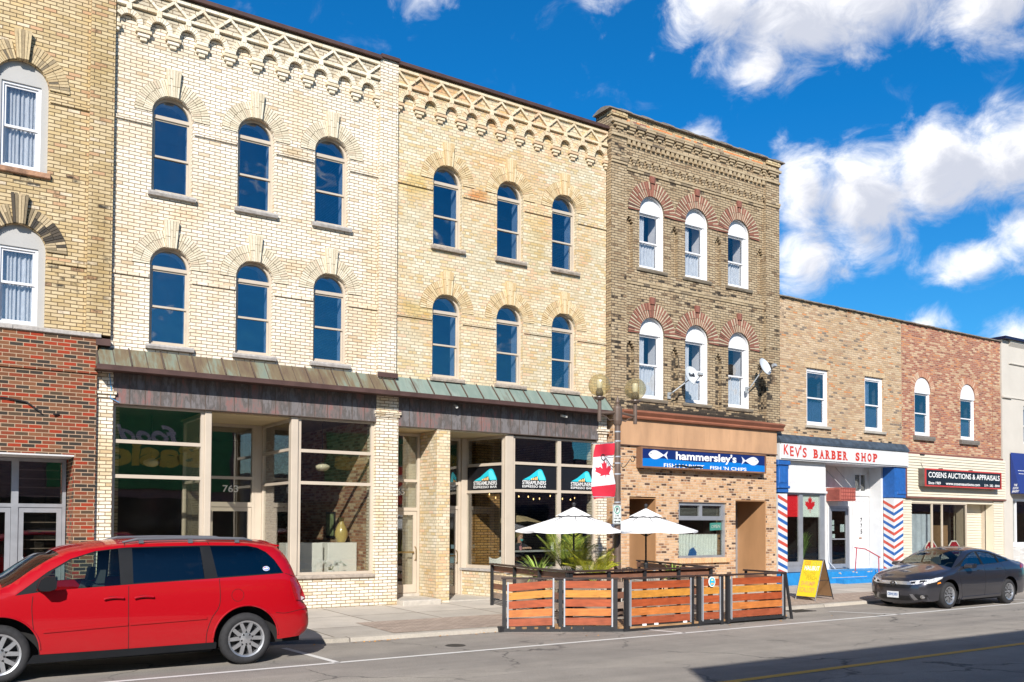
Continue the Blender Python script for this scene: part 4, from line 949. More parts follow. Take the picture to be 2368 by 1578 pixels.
# stepped bricks hanging under the panel, dentils, corbelled blocks, top band
q = MB(); p = .262; n = int((P1-P0)/p)
for i in range(n+1):
    xm = P0+p*i+.06
    for t_ in range(3): q.bbox(max(P0, xm-.085+.028*t_), min(P1, xm+.085-.028*t_), WY-.075+.012*t_, WY-.0, 12.02-.071*(t_+1)+.005, 12.02-.071*t_, .005)
build_each(q, 'stepped_corbels', C_IS, bC)
q = MB(); p = .178; n = int((P1-P0)/p)
band(q, P0, P1, WY-.12, WY-.05, 12.46, 12.525)
for i in range(n): xm = P0+p*(i+.5); q.bbox(xm-.05, xm+.05, WY-.115, WY-.05, 12.33, 12.455, .006)
band(q, C0-.01, P0, -.27, -.22, 12.46, 12.53); band(q, P1, C1+.02, -.27, -.22, 12.46, 12.53); q.build('dentils', C_IS, bC)
q = MB(); p = .356; n = int((P1-P0)/p)
band(q, P0, P1, WY-.15, WY-.05, 12.865, 12.93)
for i in range(n+1):
    xm = P0+.16+p*i
    if i % 2: ws = (.15, .11, .06)
    else: ws = (.17, .15, .13)
    for t_, w_ in enumerate(ws): q.bbox(max(P0, xm-w_), min(P1, xm+w_), WY-.15+.03*t_, WY-.05, 12.865-.07*(t_+1)+.005, 12.862-.07*t_, .006)
for xa, xb in ((C0, P0), (P1, C1)):
    xm = (xa+xb)/2
    for t_, w_ in enumerate((.30, .22, .12, .06)): q.bbox(xm-w_, xm+w_, -.33+.03*t_, -.22, 12.86-.07*(t_+1)+.005, 12.862-.07*t_, .006)
build_each(q, 'corbelled_blocks', C_IS, bC)
q = MB(); n = 46
for i in range(n): x = P0+(P1-P0)*i/n; q.bbox(x+.003, x+(P1-P0)/n-.003, WY-.10, WY-.05, 12.935, 13.0, .005)
q.build('coloured_brick_course', CO_IS, bC)
q = MB(); q.box(P0, P1, WY-.09, -.05, 13.0, 13.135); q.box(C0-.02, P0-.001, -.27, -.05, 13.0, 13.135); q.box(P1+.001, C1+.03, -.27, -.05, 13.0, 13.135); q.build('parapet_top', L_BR, bC)
TILE = plain('grey_clay_tile', (.22, .19, .155), .9, var=.35, vscale=6, bmp=.7)
def tile_coping(b, x0, x1, zt, y0, y1, n, rise=.10):
    q = MB(); L_ = (x1-x0)/n
    for i in range(n):
        a = x0+L_*i; dz = random.uniform(-.008, .008)
        def prof(s, z): return [(y0-.03*s, z), (y0-.03*s, z+.03), (y0+(y1-y0)*.25, z+rise*s*.8), ((y0+y1)/2, z+rise*s), (y1-(y1-y0)*.25, z+rise*s*.8), (y1+.03*s, z+.03), (y1+.03*s, z)]
        q.prism(prof(1, zt+dz), a+.004, a+L_*.70, ax='x'); q.prism(prof(1.75, zt+dz-.004), a+L_*.702, a+L_-.004, ax='x')
    return q.build('tile_coping', TILE, b)
tile_coping(bC, C0-.12, C1+.18, 13.14, -.27, .42, 9, .13)
q = MB(); q.bbox(cx_(16.55), C0+.3, 0, .1, 0, .1) if 0 else None
for zz_ in ((5.0, 8.4), (8.7, 12.0)): room(bC, C0+.2, C1-.2, .5, 4, zz_[0], zz_[1], DARKIN2)
shell(bC, C0+.01, C1-.01, 13.0, C_BR, y0=.452)
# shopfront
PLY = plain('orange_plywood', (.40, .215, .10), .6, var=.14, vscale=2.2, stretch=(3, 1, .3)); PLYW = plain('weathered_plywood', (.47, .275, .15), .62, var=.24, vscale=1.8, stretch=(1.2, 1, .35))
CORN = plain('red_brown_cornice', (.27, .10, .055), .6, var=.25, vscale=2)
q = MB(); q.prism([(-.12, 4.86), (-.26, 4.86), (-.28, 4.90), (-.26, 4.94), (-.34, 5.03), (-.34, 5.06), (-.12, 5.12)], 15.82, 22.24, ax='x'); q.build('cornice', CORN, bC)
fx = [15.90, 17.08, 18.9, 20.5, 21.95]
pw = None
for i in range(6):
    q = MB(); x0 = 15.86+i*1.035; q.box(x0+.002, min(x0+1.033, 22.04), -.165, -.121, 4.15, 4.86); q.build('plywood_panel', PLYW, bC)
q = MB(); q.box(15.84, 22.06, -.18, -.121, 4.12, 4.149); q.build('panel_trim', plain('dark_trim', (.09, .05, .035), .6), bC)
q = MB(); o_ = [(15.62, .08), (16.19, .08), (16.19, 2.75), (17.16, 2.75), (17.16, .08), (20.28, .08), (20.28, 2.73), (21.60, 2.73), (21.60, .08), (22.06, .08), (22.06, 4.948), (15.62, 4.948)]
q.prism([o_, rect(18.0, 19.91, 1.05, 2.63)], -.12, .3); q.build('shop_wall', SPECK, bC)
for xa, xb in ((16.19, 17.16), (20.28, 21.60)):
    q = MB(); q.box(xb-.03, xb-.001, -.11, 1.0, .12, 2.73); q.build('wood_cheek', PLY, bC)
    q = MB(); q.box(xa-.2, xa, .301, 1.0, .12, 2.73); build_each(q, 'dark_cheek', DARKIN2, bC)
    q = MB(); q.box(xa, xb-.03, -.11, 1.0, 2.70, 2.72); build_each(q, 'soffit', PLY, bC)
    q = MB(); q.box(xa-.2, xb, -.1, 1.3, .06, .13); q.build('entry_floor', CONC, bC)
    fdoor(bC, xb-1.02 if xb > 20 else xa, xb-.03, .14, 2.2, 2.70, 1.0, GREYAL, GL_ST)
q = MB(); q.box(20.26, 20.58, 1.0, 1.08, .13, 2.7); q.build('door_panel', PLY, bC)
n = 26; q = MB()
for i in range(n): x = 17.96+i*2.02/n; q.bbox(x, x+2.02/n-.008, -.20, -.121, .90, 1.035, .006)
q.build('soldier_sill', island('orange_loose_brick', [(0, (.60, .34, .17)), (.6, (.70, .44, .24)), (1, (.62, .40, .24))]), bC)
a = MB(); a.prism([rect(18.0, 19.91, 1.05, 2.63), rect(18.06, 19.83, 1.11, 2.12), rect(18.10, 18.88, 2.24, 2.54), rect(18.98, 19.76, 2.24, 2.54)], -.06, .04); cw = a.build('shop_window', GREYAL, bC)
a = MB(); a.box(18.02, 19.9, -.02, -.012, 1.08, 2.6); a.build('pane', GL_ST, cw)
wavy(18.08, 19.78, 1.08, 1.72, .12, .02, 15, 120).build('cafe_curtain', plain('white_cafe_curtain', (.70, .76, .74), .9, var=.15, vscale=8, stretch=(5, 5, .6)), cw)
a = MB(); a.tube([(18.08, .12, 1.73), (19.8, .12, 1.73)], .01, 6); a.build('curtain_rod', BROWNM, cw)
a = MB()
for i in range(8): a.box(18.12, 18.87, .05, .06, 2.26+i*.036, 2.275+i*.036); a.box(18.99, 19.75, .05, .06, 2.26+i*.036, 2.275+i*.036)
a.build('window_blind', plain('grey_blind', (.25, .26, .25), .7), cw)
room(bC, 17.3, 20.1, .35, 3, .2, 3.4, plain('green_dark_wall', (.04, .07, .055), .9)); 
def sign_obj(name, label, loc, cat='sign', group=None): return thing(name, label, cat, loc, group)
t = sign_obj('open_sign', 'turquoise OPEN sign hanging in the fish shop window', (19.7, .03, 1.84))
q = MB(); fo = lambda u, v: (19.38+.46*u, .03, 1.82+.22*v+.02*u); q.add([fo(0, 0), fo(1, 0), fo(1, 1), fo(0, 1), *(Vector(fo(*c))+Vector((0, .008, 0)) for c in ((0, 0), (1, 0), (1, 1), (0, 1)))], [(0, 1, 2, 3), (7, 6, 5, 4), (0, 4, 5, 1), (1, 5, 6, 2), (2, 6, 7, 3), (3, 7, 4, 0)]); q.build('board', plain('turquoise_board', (.12, .50, .47), .5), t)
q = MB(); put_text(q, 'OPEN', lambda u, v: Vector(fo(.12+.76*u, .3+.42*v))+Vector((0, -.004, 0)), bold=.01, shear=.05); q.build('lettering', WHITE, t)
q = MB(); q.prism([(18.52, 1.10), (18.80, 1.10), (18.82, 1.20), (18.70, 1.34), (18.60, 1.28)], .0, .06); tag(q.build('blue_figurine', plain('blue_ceramic', (.02, .13, .38), .3), org=(18.66, .03, 1.1)), 'small blue ornament standing on the fish shop window ledge', 'ornament')

# fish shop sign
NAVY = plain('navy_sign', (.008, .020, .12), .35, var=.04); SKYB = plain('bright_blue_sign', (.004, .16, .52), .35, var=.04)
t = sign_obj('shop_sign', 'long blue fish shop sign with two white fish in a wooden frame', (18.9, -.25, 3.8))
X0_, X1_, Z0_, Z1_ = 16.42, 21.36, 3.53, 4.10
q = MB(); q.prism([rect(X0_, X1_, Z0_, Z1_), rect(X0_+.05, X1_-.05, Z0_+.045, Z1_-.045)], -.34, -.20); q.box(X0_+.01, X1_-.01, -.20, -.121, Z0_+.01, Z1_-.01); q.build('wooden_frame', plain('brown_sign_frame', (.20, .10, .055), .6, var=.3), t)
a0, a1, b0, b1 = X0_+.05, X1_-.05, Z0_+.045, Z1_-.045
wave = [(a0+(a1-a0)*i/60, b0+(b1-b0)*(.44+.045*math.sin(i/60*11))) for i in range(61)]
q = MB(); q.prism(wave+[(a1, b1), (a0, b1)], -.325, -.201); q.build('upper_field', NAVY, t)
q = MB(); q.prism([(a0, b0), (a1, b0)]+wave[::-1], -.325, -.201); q.build('lower_field', SKYB, t)
def fish(x0, x1, zc, h, flip):
    P = lambda u: x0+(x1-x0)*(1-u if flip else u)
    up_ = [(u, .5*math.sin(math.pi*min(1, (u/.80))**.75)) for u in [0, .04, .1, .2, .3, .4, .5, .6, .68, .75]]
    pts = [(P(u), zc+h*v) for u, v in up_]+[(P(.80), zc+h*.06), (P(1), zc+h*.46), (P(.93), zc), (P(1), zc-h*.46), (P(.80), zc-h*.06)]+[(P(u), zc-h*v) for u, v in reversed(up_[1:])]
    return pts
q = MB(); q.prism(fish(16.69, 17.40, 3.90, .25, False), -.329, -.3251); q.prism(fish(20.32, 21.05, 3.88, .25, True), -.329, -.3251); build_each(q, 'white_fish', plain('fish_white', (.66, .68, .72), .5, var=.08, vscale=20), t)
q = MB(); q.lathe([(0, -.331), (.016, -.331), (.016, -.329)], (16.78, 0, 3.93), ax='y', n=10); q.lathe([(0, -.331), (.016, -.331), (.016, -.329)], (20.93, 0, 3.90), ax='y', n=10); q.build('fish_eye', BLACKP, t)
q = MB(); text_on_y(q, "hammersley's", 17.70, 20.10, 3.735, 4.03, -.329, bold=.028); q.build('shop_name', WHITE, t)
q = MB(); text_on_y(q, "FISH 'N CHIPS", 19.03, 20.52, 3.575, 3.675, -.329, bold=.012); text_on_y(q, 'FISH MARKET', 17.25, 18.79, 3.575, 3.68, -.329, bold=.008); q.build('lettering', WHITE, t)
q = MB(); q.prism([(17.58, 3.60), (17.9, 3.615), (18.2, 3.58), (18.73, 3.595), (18.76, 3.635), (18.5, 3.655), (18.2, 3.63), (17.95, 3.665), (17.66, 3.64)], -.334, -.330); q.build('black_overpaint', BLACKP, t)

# ================================================================== barber shop building (mottled yellow)
bD = thing('brick_building', 'two storey mottled yellow brick building with barber shop below', 'building', (25.4, 0, .1))
D0, D1 = 22.14, 28.66
q = MB(); q.prism([rect(D0, D1, 4.60, 9.10), rect(23.64, 24.72, 5.16, 7.0), rect(26.60, 27.62, 5.16, 7.0)], 0, .45); q.build('upper_wall', D_BR, bD)
rect_window(bD, 23.64, 24.72, 5.17, 7.0, 6.06, .06, WHITEP, GL_UP, sill=(plain('light_sill', (.36, .33, .28), .9), .08, .09, .07), bar=.10, curtain=[(5.3, 6.0, 0, 1, plain('grey_curtain', (.22, .24, .27), .9))])
rect_window(bD, 26.60, 27.62, 5.17, 7.0, 6.05, .06, WHITEP, GL_UP, sill=(MATS['light_sill'], .08, .09, .07), bar=.10, curtain=[(5.3, 6.0, 0, 1, MATS['grey_curtain']), (6.0, 6.9, 0, .5, LACE)])
for x0, x1 in ((23.55, 24.80), (26.52, 27.70)):
    q = MB(); n = 15
    for i in range(n): q.bbox(x0+(x1-x0)*i/n+.004, x0+(x1-x0)*(i+1)/n-.004, -.012, .0, 7.005, 7.17, .004)
    q.build('lintel', island('tan_lintel_brick', [(0, (.46, .33, .20)), (1, (.58, .44, .28))]), bD)
tile_coping(bD, D0-.02, D1, 9.10, -.05, .45, 15, .07)
room(bD, D0+.3, D1-.3, .5, 4, 4.8, 7.6); shell(bD, D0, D1, 9.0, D_BR)
SLATE = plain('slate_blue_flashing', (.045, .065, .09), .7, var=.5, vscale=5)
WPAINT = plain('worn_white_paint', (.62, .62, .615), .6, var=.09, vscale=3, bmp=.1); BPAINT = plain('royal_blue_paint', (.015, .10, .34), .55, var=.25, vscale=9, bmp=.2)
q = MB(); q.prism([(-.001, 4.80), (-.05, 4.80), (-.22, 4.60), (-.22, 4.53), (-.001, 4.53)], D0+.02, 28.76, ax='x'); build_each(q, 'flashing', SLATE, bD)
q = MB(); q.box(D0+.04, 28.78, -.16, .3, 4.0, 4.529); q.build('lintel_beam', WPAINT, bD)
# striped piers
def stripes(name, b, x0, x1, z0, z1, front_y, side=None):
    """white pier; red and blue bars laid on as paint"""
    q = MB(); q.box(x0, x1, front_y, .35, z0, z1); p = q.build(name, WPAINT, b)
    red, blu = MB(), MB(); L = .455; n = int((z1-z0)/L)+2
    for i in range(n):
        for j, (mb, off) in enumerate(((red, 0), (blu, L/2))):
            zt = z1-.03-i*L-off; th = .105
            if side is None:
                dz = -.17
                pts = [(x0, zt), (x1, zt+dz), (x1, zt+dz-th), (x0, zt-th)]
                pts = [(x, max(z0, min(z1, z))) for x, z in pts]
                if max(p_[1] for p_ in pts)-min(p_[1] for p_ in pts) > .03: mb.add([(x, front_y-.003, z) for x, z in pts], [(0, 1, 2, 3)])
            else:
                dz = .22
                zc = zt-.25
                for pts, fn in (([(x0, zc), (x1, zc+dz), (x1, zc+dz-th), (x0, zc-th)], lambda a, z: (a, front_y-.003, z)),
                                ([(front_y, zc), (.35, zc+dz*1.0), (.35, zc+dz-th), (front_y, zc-th)], lambda a, z: (x0-.003, a, z))):
                    pts = [(x, max(z0, min(z1, z))) for x, z in pts]
                    if max(p_[1] for p_ in pts)-min(p_[1] for p_ in pts) > .03: mb.add([fn(*p_) for p_ in pts], [(0, 1, 2, 3)])
    red.build('red_stripe', plain('red_stripe_paint', (.52, .07, .04), .6, var=.3, vscale=14), p); blu.build('blue_stripe', BPAINT, p); return p
stripes('striped_pier', bD, 22.20, 22.63, .52, 2.96, -.06)
stripes('striped_pier', bD, 28.08, 28.60, .10, 2.93, -.06, side=True)
q = MB(); q.box(22.18, 22.66, -.08, .35, 3.0, 4.0); q.bbox(22.14, 22.72, -.13, .3, 3.84, 3.998, .02); q.bbox(22.14, 22.70, -.13, .3, 3.12, 3.2, .02); q.bbox(22.24, 22.60, -.10, 0, 3.28, 3.76, .02); q.build('blue_capital', BPAINT, bD)
q = MB(); q.box(28.06, 28.78, -.10, .36, 2.95, 3.998); q.bbox(28.2, 28.70, -.13, 0, 3.05, 3.15, .02); q.build('blue_capital', BPAINT, bD)
# window bay
BOARDW = plain('streaky_white_board', (.60, .59, .57), .75, var=.22, vscale=2.5, stretch=(1, 1, .5))  # slightly greyer and streakier than the white piers
q = MB(); q.box(22.68, 24.55, .02, .2, 3.08, 3.99); q.bbox(22.66, 24.60, -.04, .05, 3.0, 3.075, .015); q.build('upper_board', WPAINT, bD)
a = MB(); a.prism([rect(22.64, 24.56, .72, 2.99), rect(22.69, 23.33, .84, 2.95), rect(23.50, 24.34, .84, 2.95)], .05, .13); wd = a.build('shop_window', GREYAL, bD)
a = MB(); a.box(22.66, 24.4, .09, .097, .8, 2.97); a.build('pane', GL_ST, wd)
q = MB(); q.box(22.64, 24.56, .06, .16, .52, .718); q.build('stall_riser', GREYAL, bD)
q = MB(); q.box(24.562, 24.62, .05, .83, .52, 3.99); q.build('return_panel', BOARDW, bD)
fl = thing('window_flag', 'red and white maple leaf flag hung inside the barber shop window', 'flag', (23.5, .12, 2.25))
q = MB(); q.box(22.69, 23.33, .115, .118, 2.25, 2.95); q.build('red_field', plain('flag_red', (.80, .01, .02), .7, var=.08), fl)
q = MB(); q.box(23.50, 24.34, .115, .118, 2.25, 2.95); q.build('white_field', plain('flag_pale', (.74, .84, .82), .7, var=.05), fl)
LEAF = [(0, -.5), (.02, -.28), (.03, -.17), (.30, -.22), (.27, -.10), (.56, .13), (.50, .17), (.56, .36), (.36, .31), (.32, .39), (.16, .21), (.22, .60), (.10, .53), (0, .76)]
LEAF = [(x, z) for x, z in LEAF]+[(-x, z) for x, z in LEAF[-2:0:-1]]
def leaf_shape(cx, cz, s): return [(cx+x*s, cz+z*s) for x, z in LEAF]
q = MB(); q.prism([(23.92+x*.42, 2.585+z*.44) for x, z in LEAF], .108, .114); q.build('maple_leaf', MATS['flag_red'], fl)
# recessed entrance with two doors
DY = .82
q = MB(); q.prism([rect(24.62, 28.06, .50, 3.99), rect(25.78, 26.86, .52, 2.64), rect(27.08, 27.98, .54, 3.0), rect(27.16, 27.86, 3.12, 3.80)], DY, DY+.15); q.build('entrance_wall', BOARDW, bD)
q = MB(); q.box(27.96, 28.06, .351, DY, .50, 3.99); build_each(q, 'side_panel', WPAINT, bD)
q = MB(); q.box(24.6, 28.1, .301, 1.0, 3.995, 4.03); build_each(q, 'soffit', BOARDW, bD)
a = MB(); a.prism([rect(25.78, 26.86, .51, 2.64), rect(25.86, 26.78, .52, 2.56)], DY+.0, DY+.08); f = a.build('door_frame', GREYAL, bD)
a = MB(); a.prism([rect(25.865, 26.775, .53, 2.555), rect(25.95, 26.69, .68, 2.47)], DY+.02, DY+.06); a.box(25.95, 26.69, DY+.015, DY+.03, 1.50, 1.54); do = a.build('door', GREYAL, f)
a = MB(); a.box(25.94, 26.70, DY+.035, DY+.041, .67, 2.48); a.build('pane', GL_ST, do)
q = MB()
for x0, z0, w_, h_ in ((25.97, 2.0, .13, .16), (26.42, 1.76, .22, .26), (25.98, 1.8, .12, .17), (26.0, 1.55, .14, .14)): q.box(x0, x0+w_, DY+.045, DY+.05, z0, z0+h_)
build_each(q, 'door_notice', plain('pale_notice', (.55, .66, .68), .8), do)
a = MB(); a.box(27.08, 27.98, DY+.03, DY+.08, .54, 3.0)
for z0, z1 in ((.7, 1.15), (1.3, 2.85)):
    for x0, x1 in ((27.17, 27.50), (27.57, 27.89)): a.prism([rect(x0, x1, z0, z1), rect(x0+.03, x1-.03, z0+.03, z1-.03)], DY+.018, DY+.03)
dw = a.build('panelled_door', WPAINT, bD)
q = MB()
for i, ch in enumerate('775'): text_on_y(q, ch, 27.48, 27.58, 2.10-i*.20, 2.25-i*.20, DY+.012, bold=.015)
q.build('house_number', BLACKP, dw)
q = MB(); q.box(27.42, 27.54, DY+.005, DY+.03, 1.53, 1.57); q.build('mail_slot', plain('rusty_plate', (.30, .12, .04), .8), dw)
a = MB(); a.prism([rect(27.16, 27.86, 3.12, 3.80), rect(27.22, 27.49, 3.18, 3.74), rect(27.53, 27.80, 3.18, 3.74)], DY+.03, DY+.09); f = a.build('transom_window', WPAINT, bD)
a = MB(); a.box(27.2, 27.82, DY+.06, DY+.066, 3.16, 3.76); a.build('pane', GL_ST, f)
q = MB(); q.tube([(25.70, DY-.02, 2.62), (25.68, DY-.03, 1.4), (25.72, DY-.04, .75), (25.95, DY-.1, .53)], .016, 6); q.build('conduit', WPAINT, bD)
BLUEB = plain('sky_blue_step_paint', (.012, .21, .50), .7, var=.18, vscale=6, bmp=.2)
q = MB(); q.box(22.22, 28.05, -.18, 1.0, .02, .50); q.box(24.8, 27.6, -.50, -.181, .02, .26); build_each(q, 'blue_step', BLUEB, bD)
q = MB()
random.seed(5)
for i in range(7):
    x = 25+random.random()*2.4; z = .44+random.uniform(-.02, .03); q.prism([(x+random.uniform(.02, .10)*math.cos(a_), z+random.uniform(.008, .03)*math.sin(a_)) for a_ in [k*.9 for k in range(7)]], -.183, -.1801)
q.box(24.6, 26.4, -.183, -.1801, .30, .315); q.build('chipped_paint', plain('bare_chip', (.50, .42, .34), .9), bD)
room(bD, 22.4, 24.44, .25, 4, .5, 3.9); room(bD, 25.7, 28.0, 1.0, 4, .5, 3.9)
# barber sign lettering, painted on its board
t = sign_obj('shop_sign', "white barber shop board with hand-painted red capitals over the entrance", (25.4, -.2, 4.3))
q = MB(); q.box(22.22, 28.70, -.20, -.165, 4.04, 4.50); q.build('board', WPAINT, t)
REDL = plain('red_lettering', (.50, .035, .02), .55, var=.08)
q = MB(); random.seed(2)
lx = 22.31
for ch, w_, up_, tl in (('K', .23, .03, .12), ('E', .17, -.01, -.1), ('V', .24, -.04, .0), ("'", .06, .20, .05), ('S', .19, -.03, .08)):
    h_ = .14 if ch == "'" else .31
    put_text(q, ch, lambda u, v, lx=lx, w_=w_, up_=up_, h_=h_, tl=tl: (lx+w_*u+tl*.3*(v-.5)*h_, -.204, 4.13+up_+h_*v+tl*.2*(u-.5)*w_), bold=.022 if ch != "'" else .04)
    lx += w_+(.06 if ch not in "V" else .0)
q.build('painted_name', REDL, t)
q = MB()
def slab(ch, x0, x1, z0, z1):
    text_on_y(q, ch, x0, x1, z0, z1, -.204, bold=.05)
    s_ = .035
    if ch in 'AHRKP':
        for xx in ((x0, x1) if ch != 'P' else (x0,)): q.box(xx-.03 if xx == x0 else xx-.06, xx+.09 if xx == x0 else xx+.03, -.2045, -.2005, z0, z0+s_)
    if ch in 'BREHP': q.box(x0-.03, x0+.05, -.2046, -.2006, z1-s_, z1); q.box(x0-.03, x0+.05, -.2047, -.2007, z0, z0+s_)
    if ch == 'H': q.box(x1-.06, x1+.03, -.2046, -.2006, z1-s_, z1)
lx = 23.72
for i, ch in enumerate('BARBER'): slab(ch, lx, lx+.205, 4.10, 4.385); lx += .292
lx = 25.81
for i, ch in enumerate('SHOP'): slab(ch, lx, lx+.215, 4.10, 4.385); lx += .315
q.build('painted_lettering', REDL, t)
# window plants and pole behind the barber glass
LEAFM = plain('window_plant_leaf', (.13, .25, .05), .6, var=.5, vscale=20); POTM = plain('terracotta_pot', (.40, .16, .08), .8)
def bushy(name, label, x, y, z, h, w, n, seed, pot=.12, mat=None, group=None, lw=.012):
    random.seed(seed); t = thing(name, label, 'plant', (x, y, z), group)
    q = MB(); q.lathe([(0, z), (pot*.75, z), (pot, z+pot*1.5), (pot*.9, z+pot*1.5), (0, z+pot*1.4)], (x, y, 0), n=14); q.build('pot', POTM, t, smooth=False)
    q = MB()
    for i in range(n):
        a = random.uniform(0, 6.28); L = h*random.uniform(.5, 1); sp_ = w*random.uniform(.2, 1); d = Vector((math.cos(a), math.sin(a), 0)); nrm = Vector((-d.y, d.x, 0))
        pts = []
        for k in range(6):
            u = k/5; p = Vector((x, y, z+pot*1.4))+d*sp_*u+Vector((0, 0, L*(u*1.5-u*u*.75))); ww = lw*(1-u*.9)*(1.6-abs(u-.3)); pts.append((p-nrm*ww, p+nrm*ww))
        q.add([v for pr in pts for v in pr], [(2*k, 2*k+1, 2*k+3, 2*k+2) for k in range(5)])
    q.build('leaves', mat or LEAFM, t); return t
bushy('potted_plant', 'leafy green plant in a terracotta pot inside the left barber window pane', 22.98, .35, .72, .55, .32, 60, 1)
bushy('potted_plant', 'tall leafy green plant inside the right barber window pane', 23.85, .35, .72, 1.25, .42, 110, 2)

# ================================================================== auction house building (mottled red)
bE = thing('brick_building', 'two storey mottled red brick building with cream siding and auction shop', 'building', (31.8, 0, .1))
E0, E1 = 28.665, 34.98
q = MB(); q.prism([rect(E0, E1, 4.50, 9.10), arch_loop(29.905, .99, 5.17, 6.76), arch_loop(32.76, .99, 5.17, 6.76)], 0, .45); q.build('upper_wall', E_BR, bE)
q = MB(); q.box(34.42, 34.97, -.02, -.001, 4.55, 9.08); q.build('corner_strip', E_BR, bE)
for cx in (29.905, 32.76):
    f = arch_window(bE, cx, .985, 5.17, 6.76, 5.97, 6.66, .06, WHITEP, GL_UP, closed=True, bar=.10, sill=(plain('dark_stone_sill', (.16, .14, .12), .9, bmp=.6, vscale=10), .60, .17, .10), curtain=[(5.3, 5.95, 0, 1, MATS['grey_curtain'])])
    a = MB(); voussoirs(a, cx, 6.76, .50, .72, 0, 180, 30, -.012, 0, split=0, jit=.004); a.build('brick_arch', island('red_arch_brick', [(0, (.42, .19, .12)), (.6, (.52, .30, .20)), (1, (.62, .46, .32))]), bE)
tile_coping(bE, E0, E1+.02, 9.10, -.05, .45, 17, .07)
room(bE, E0+.3, E1-.3, .5, 4, 4.7, 7.6); shell(bE, E0, E1, 9.0, E_BR)
SIDING = plain('cream_siding', (.64, .58, .45), .6, var=.05)
def siding(mb, x0, x1, z0, z1, y, course=.10, depth=.0):
    n = round((z1-z0)/course)
    for i in range(n):
        a, b_ = z0+(z1-z0)*i/n, z0+(z1-z0)*(i+1)/n
        mb.prism([(y+depth, a), (y+.006, a), (y+.006, a+.008), (y-.026, a+.008), (y-.026, a+.012), (y-.002, b_), (y+depth, b_)], x0, x1, ax='x')
q = MB(); siding(q, 28.72, 35.05, 3.0, 4.49, -.12, .098, .115); build_each(q, 'siding', SIDING, bE)
q = MB(); q.box(28.70, 35.08, -.15, -.003, 2.95, 2.998); q.box(28.70, 28.719, -.15, -.003, 2.999, 4.5); q.box(28.66, 35.0, -.08, -.003, 4.495, 4.56); q.build('siding_trim', plain('brown_trim', (.20, .08, .06), .6), bE)
q = MB(); siding(q, 28.62, 29.12, .12, 2.94, -.03, .098, .3); siding(q, 34.36, 35.02, .12, 2.94, -.03, .098, .3); siding(q, 29.12, 32.62, .12, .88, -.03, .098, .3); build_each(q, 'siding', SIDING, bE)
q = MB(); q.box(29.12, 34.36, -.02, .5, 2.80, 2.948); q.build('head_board', SIDING, bE)
a = MB(); a.prism([rect(29.12, 32.62, .88, 2.80), rect(29.17, 30.40, .95, 2.76), rect(30.46, 31.03, .95, 2.76), rect(31.08, 32.57, .95, 2.76)], .0, .06); we = a.build('shop_window', CREAMP, bE)
a = MB(); a.box(29.14, 32.6, .025, .032, .9, 2.78); a.build('pane', GL_ST, we)
q = MB(); wavy(29.2, 31.0, .9, 2.40, .35, .015, 5).build('display_curtain', plain('pale_blue_drape', (.52, .60, .70), .9), we)
q = MB(); q.box(31.75, 32.2, .5, .9, .15, 2.0); q.build('cabinet', plain('tan_cabinet', (.36, .22, .12), .6), we)
a = MB(); a.box(32.62, 32.68, .06, .42, .12, 2.80); a.build('return_panel', CREAMP, bE)
q = MB(); siding(q, 32.68, 34.36, .12, 2.80, .45, .098, .1); build_each(q, 'siding', SIDING, bE)
q = MB(); q.box(34.33, 34.359, .3, .45, .12, 2.8); q.build('door_jamb', CREAMP, bE)
room(bE, 29.2, 32.5, .62, 4, .2, 2.75)
RED_S = plain('red_sign_frame', (.45, .04, .035), .5)
t = sign_obj('shop_sign', 'black auction shop sign with red border and white lettering on cream siding', (31.9, -.25, 3.4))
q = MB(); q.box(29.38, 34.31, -.36, -.14, 3.36, 3.99); q.build('sign_box', plain('dark_sign_case', (.10, .085, .07), .8, var=.4, vscale=4), t)
q = MB(); q.prism([rect(29.41, 34.31, 3.36, 3.99), rect(29.48, 34.25, 3.41, 3.94)], -.385, -.361); q.build('red_frame', RED_S, t)
q = MB(); q.box(29.48, 34.25, -.372, -.361, 3.41, 3.94); q.build('black_face', plain('black_sign_face', (.012, .014, .02), .3), t)
q = MB(); text_on_y(q, 'COSENS AUCTIONS & APPRAISALS', 29.62, 34.19, 3.68, 3.87, -.376, bold=.012); q.build('shop_name', WHITE, t)
q = MB(); text_on_y(q, 'Since 1969', 29.61, 30.35, 3.44, 3.54, -.376, bold=.015); text_on_y(q, 'www.cosensauctions.com', 30.66, 32.85, 3.44, 3.54, -.376, bold=.015); text_on_y(q, '519 - 282 - 8044', 33.15, 34.18, 3.44, 3.53, -.376, bold=.015); q.build('lettering', WHITE, t)
q = MB(); q.tube([(29.6, -.2, 3.99), (29.55, -.13, 4.2), (29.62, -.13, 4.5)], .008, 5); q.box(29.5, 29.75, -.16, -.13, 4.46, 4.50); q.box(30.5, 30.62, -.3, -.2, 3.99, 4.03); q.box(32.4, 32.52, -.3, -.2, 3.99, 4.03); q.build('wire_and_lugs', BLACKM, t)
for cx, word, lab in ((30.5, 'Estate', 'red octagonal placard in the auction shop window, the left one'), (31.95, 'Film', 'red octagonal placard in the auction shop window, the right one')):
    t = thing('octagonal_placard', lab, 'placard', (cx, .10, .9), 'red octagonal placards in the auction shop window')
    o8 = lambda r: [(cx+r*math.cos(R(22.5+45*i)), 1.08+r*math.sin(R(22.5+45*i))) for i in range(8)]
    q = MB(); q.prism(o8(.40), .11, .12); q.build('white_border', WHITE, t)
    q = MB(); q.prism(o8(.345), .104, .109); q.build('red_face', plain('placard_red', (.42, .01, .03), .4), t)
    q = MB(); text_on_y(q, word, cx-.24, cx+.24, 1.02, 1.24, .101, bold=.02, shear=.12); q.build('lettering', WHITE, t)

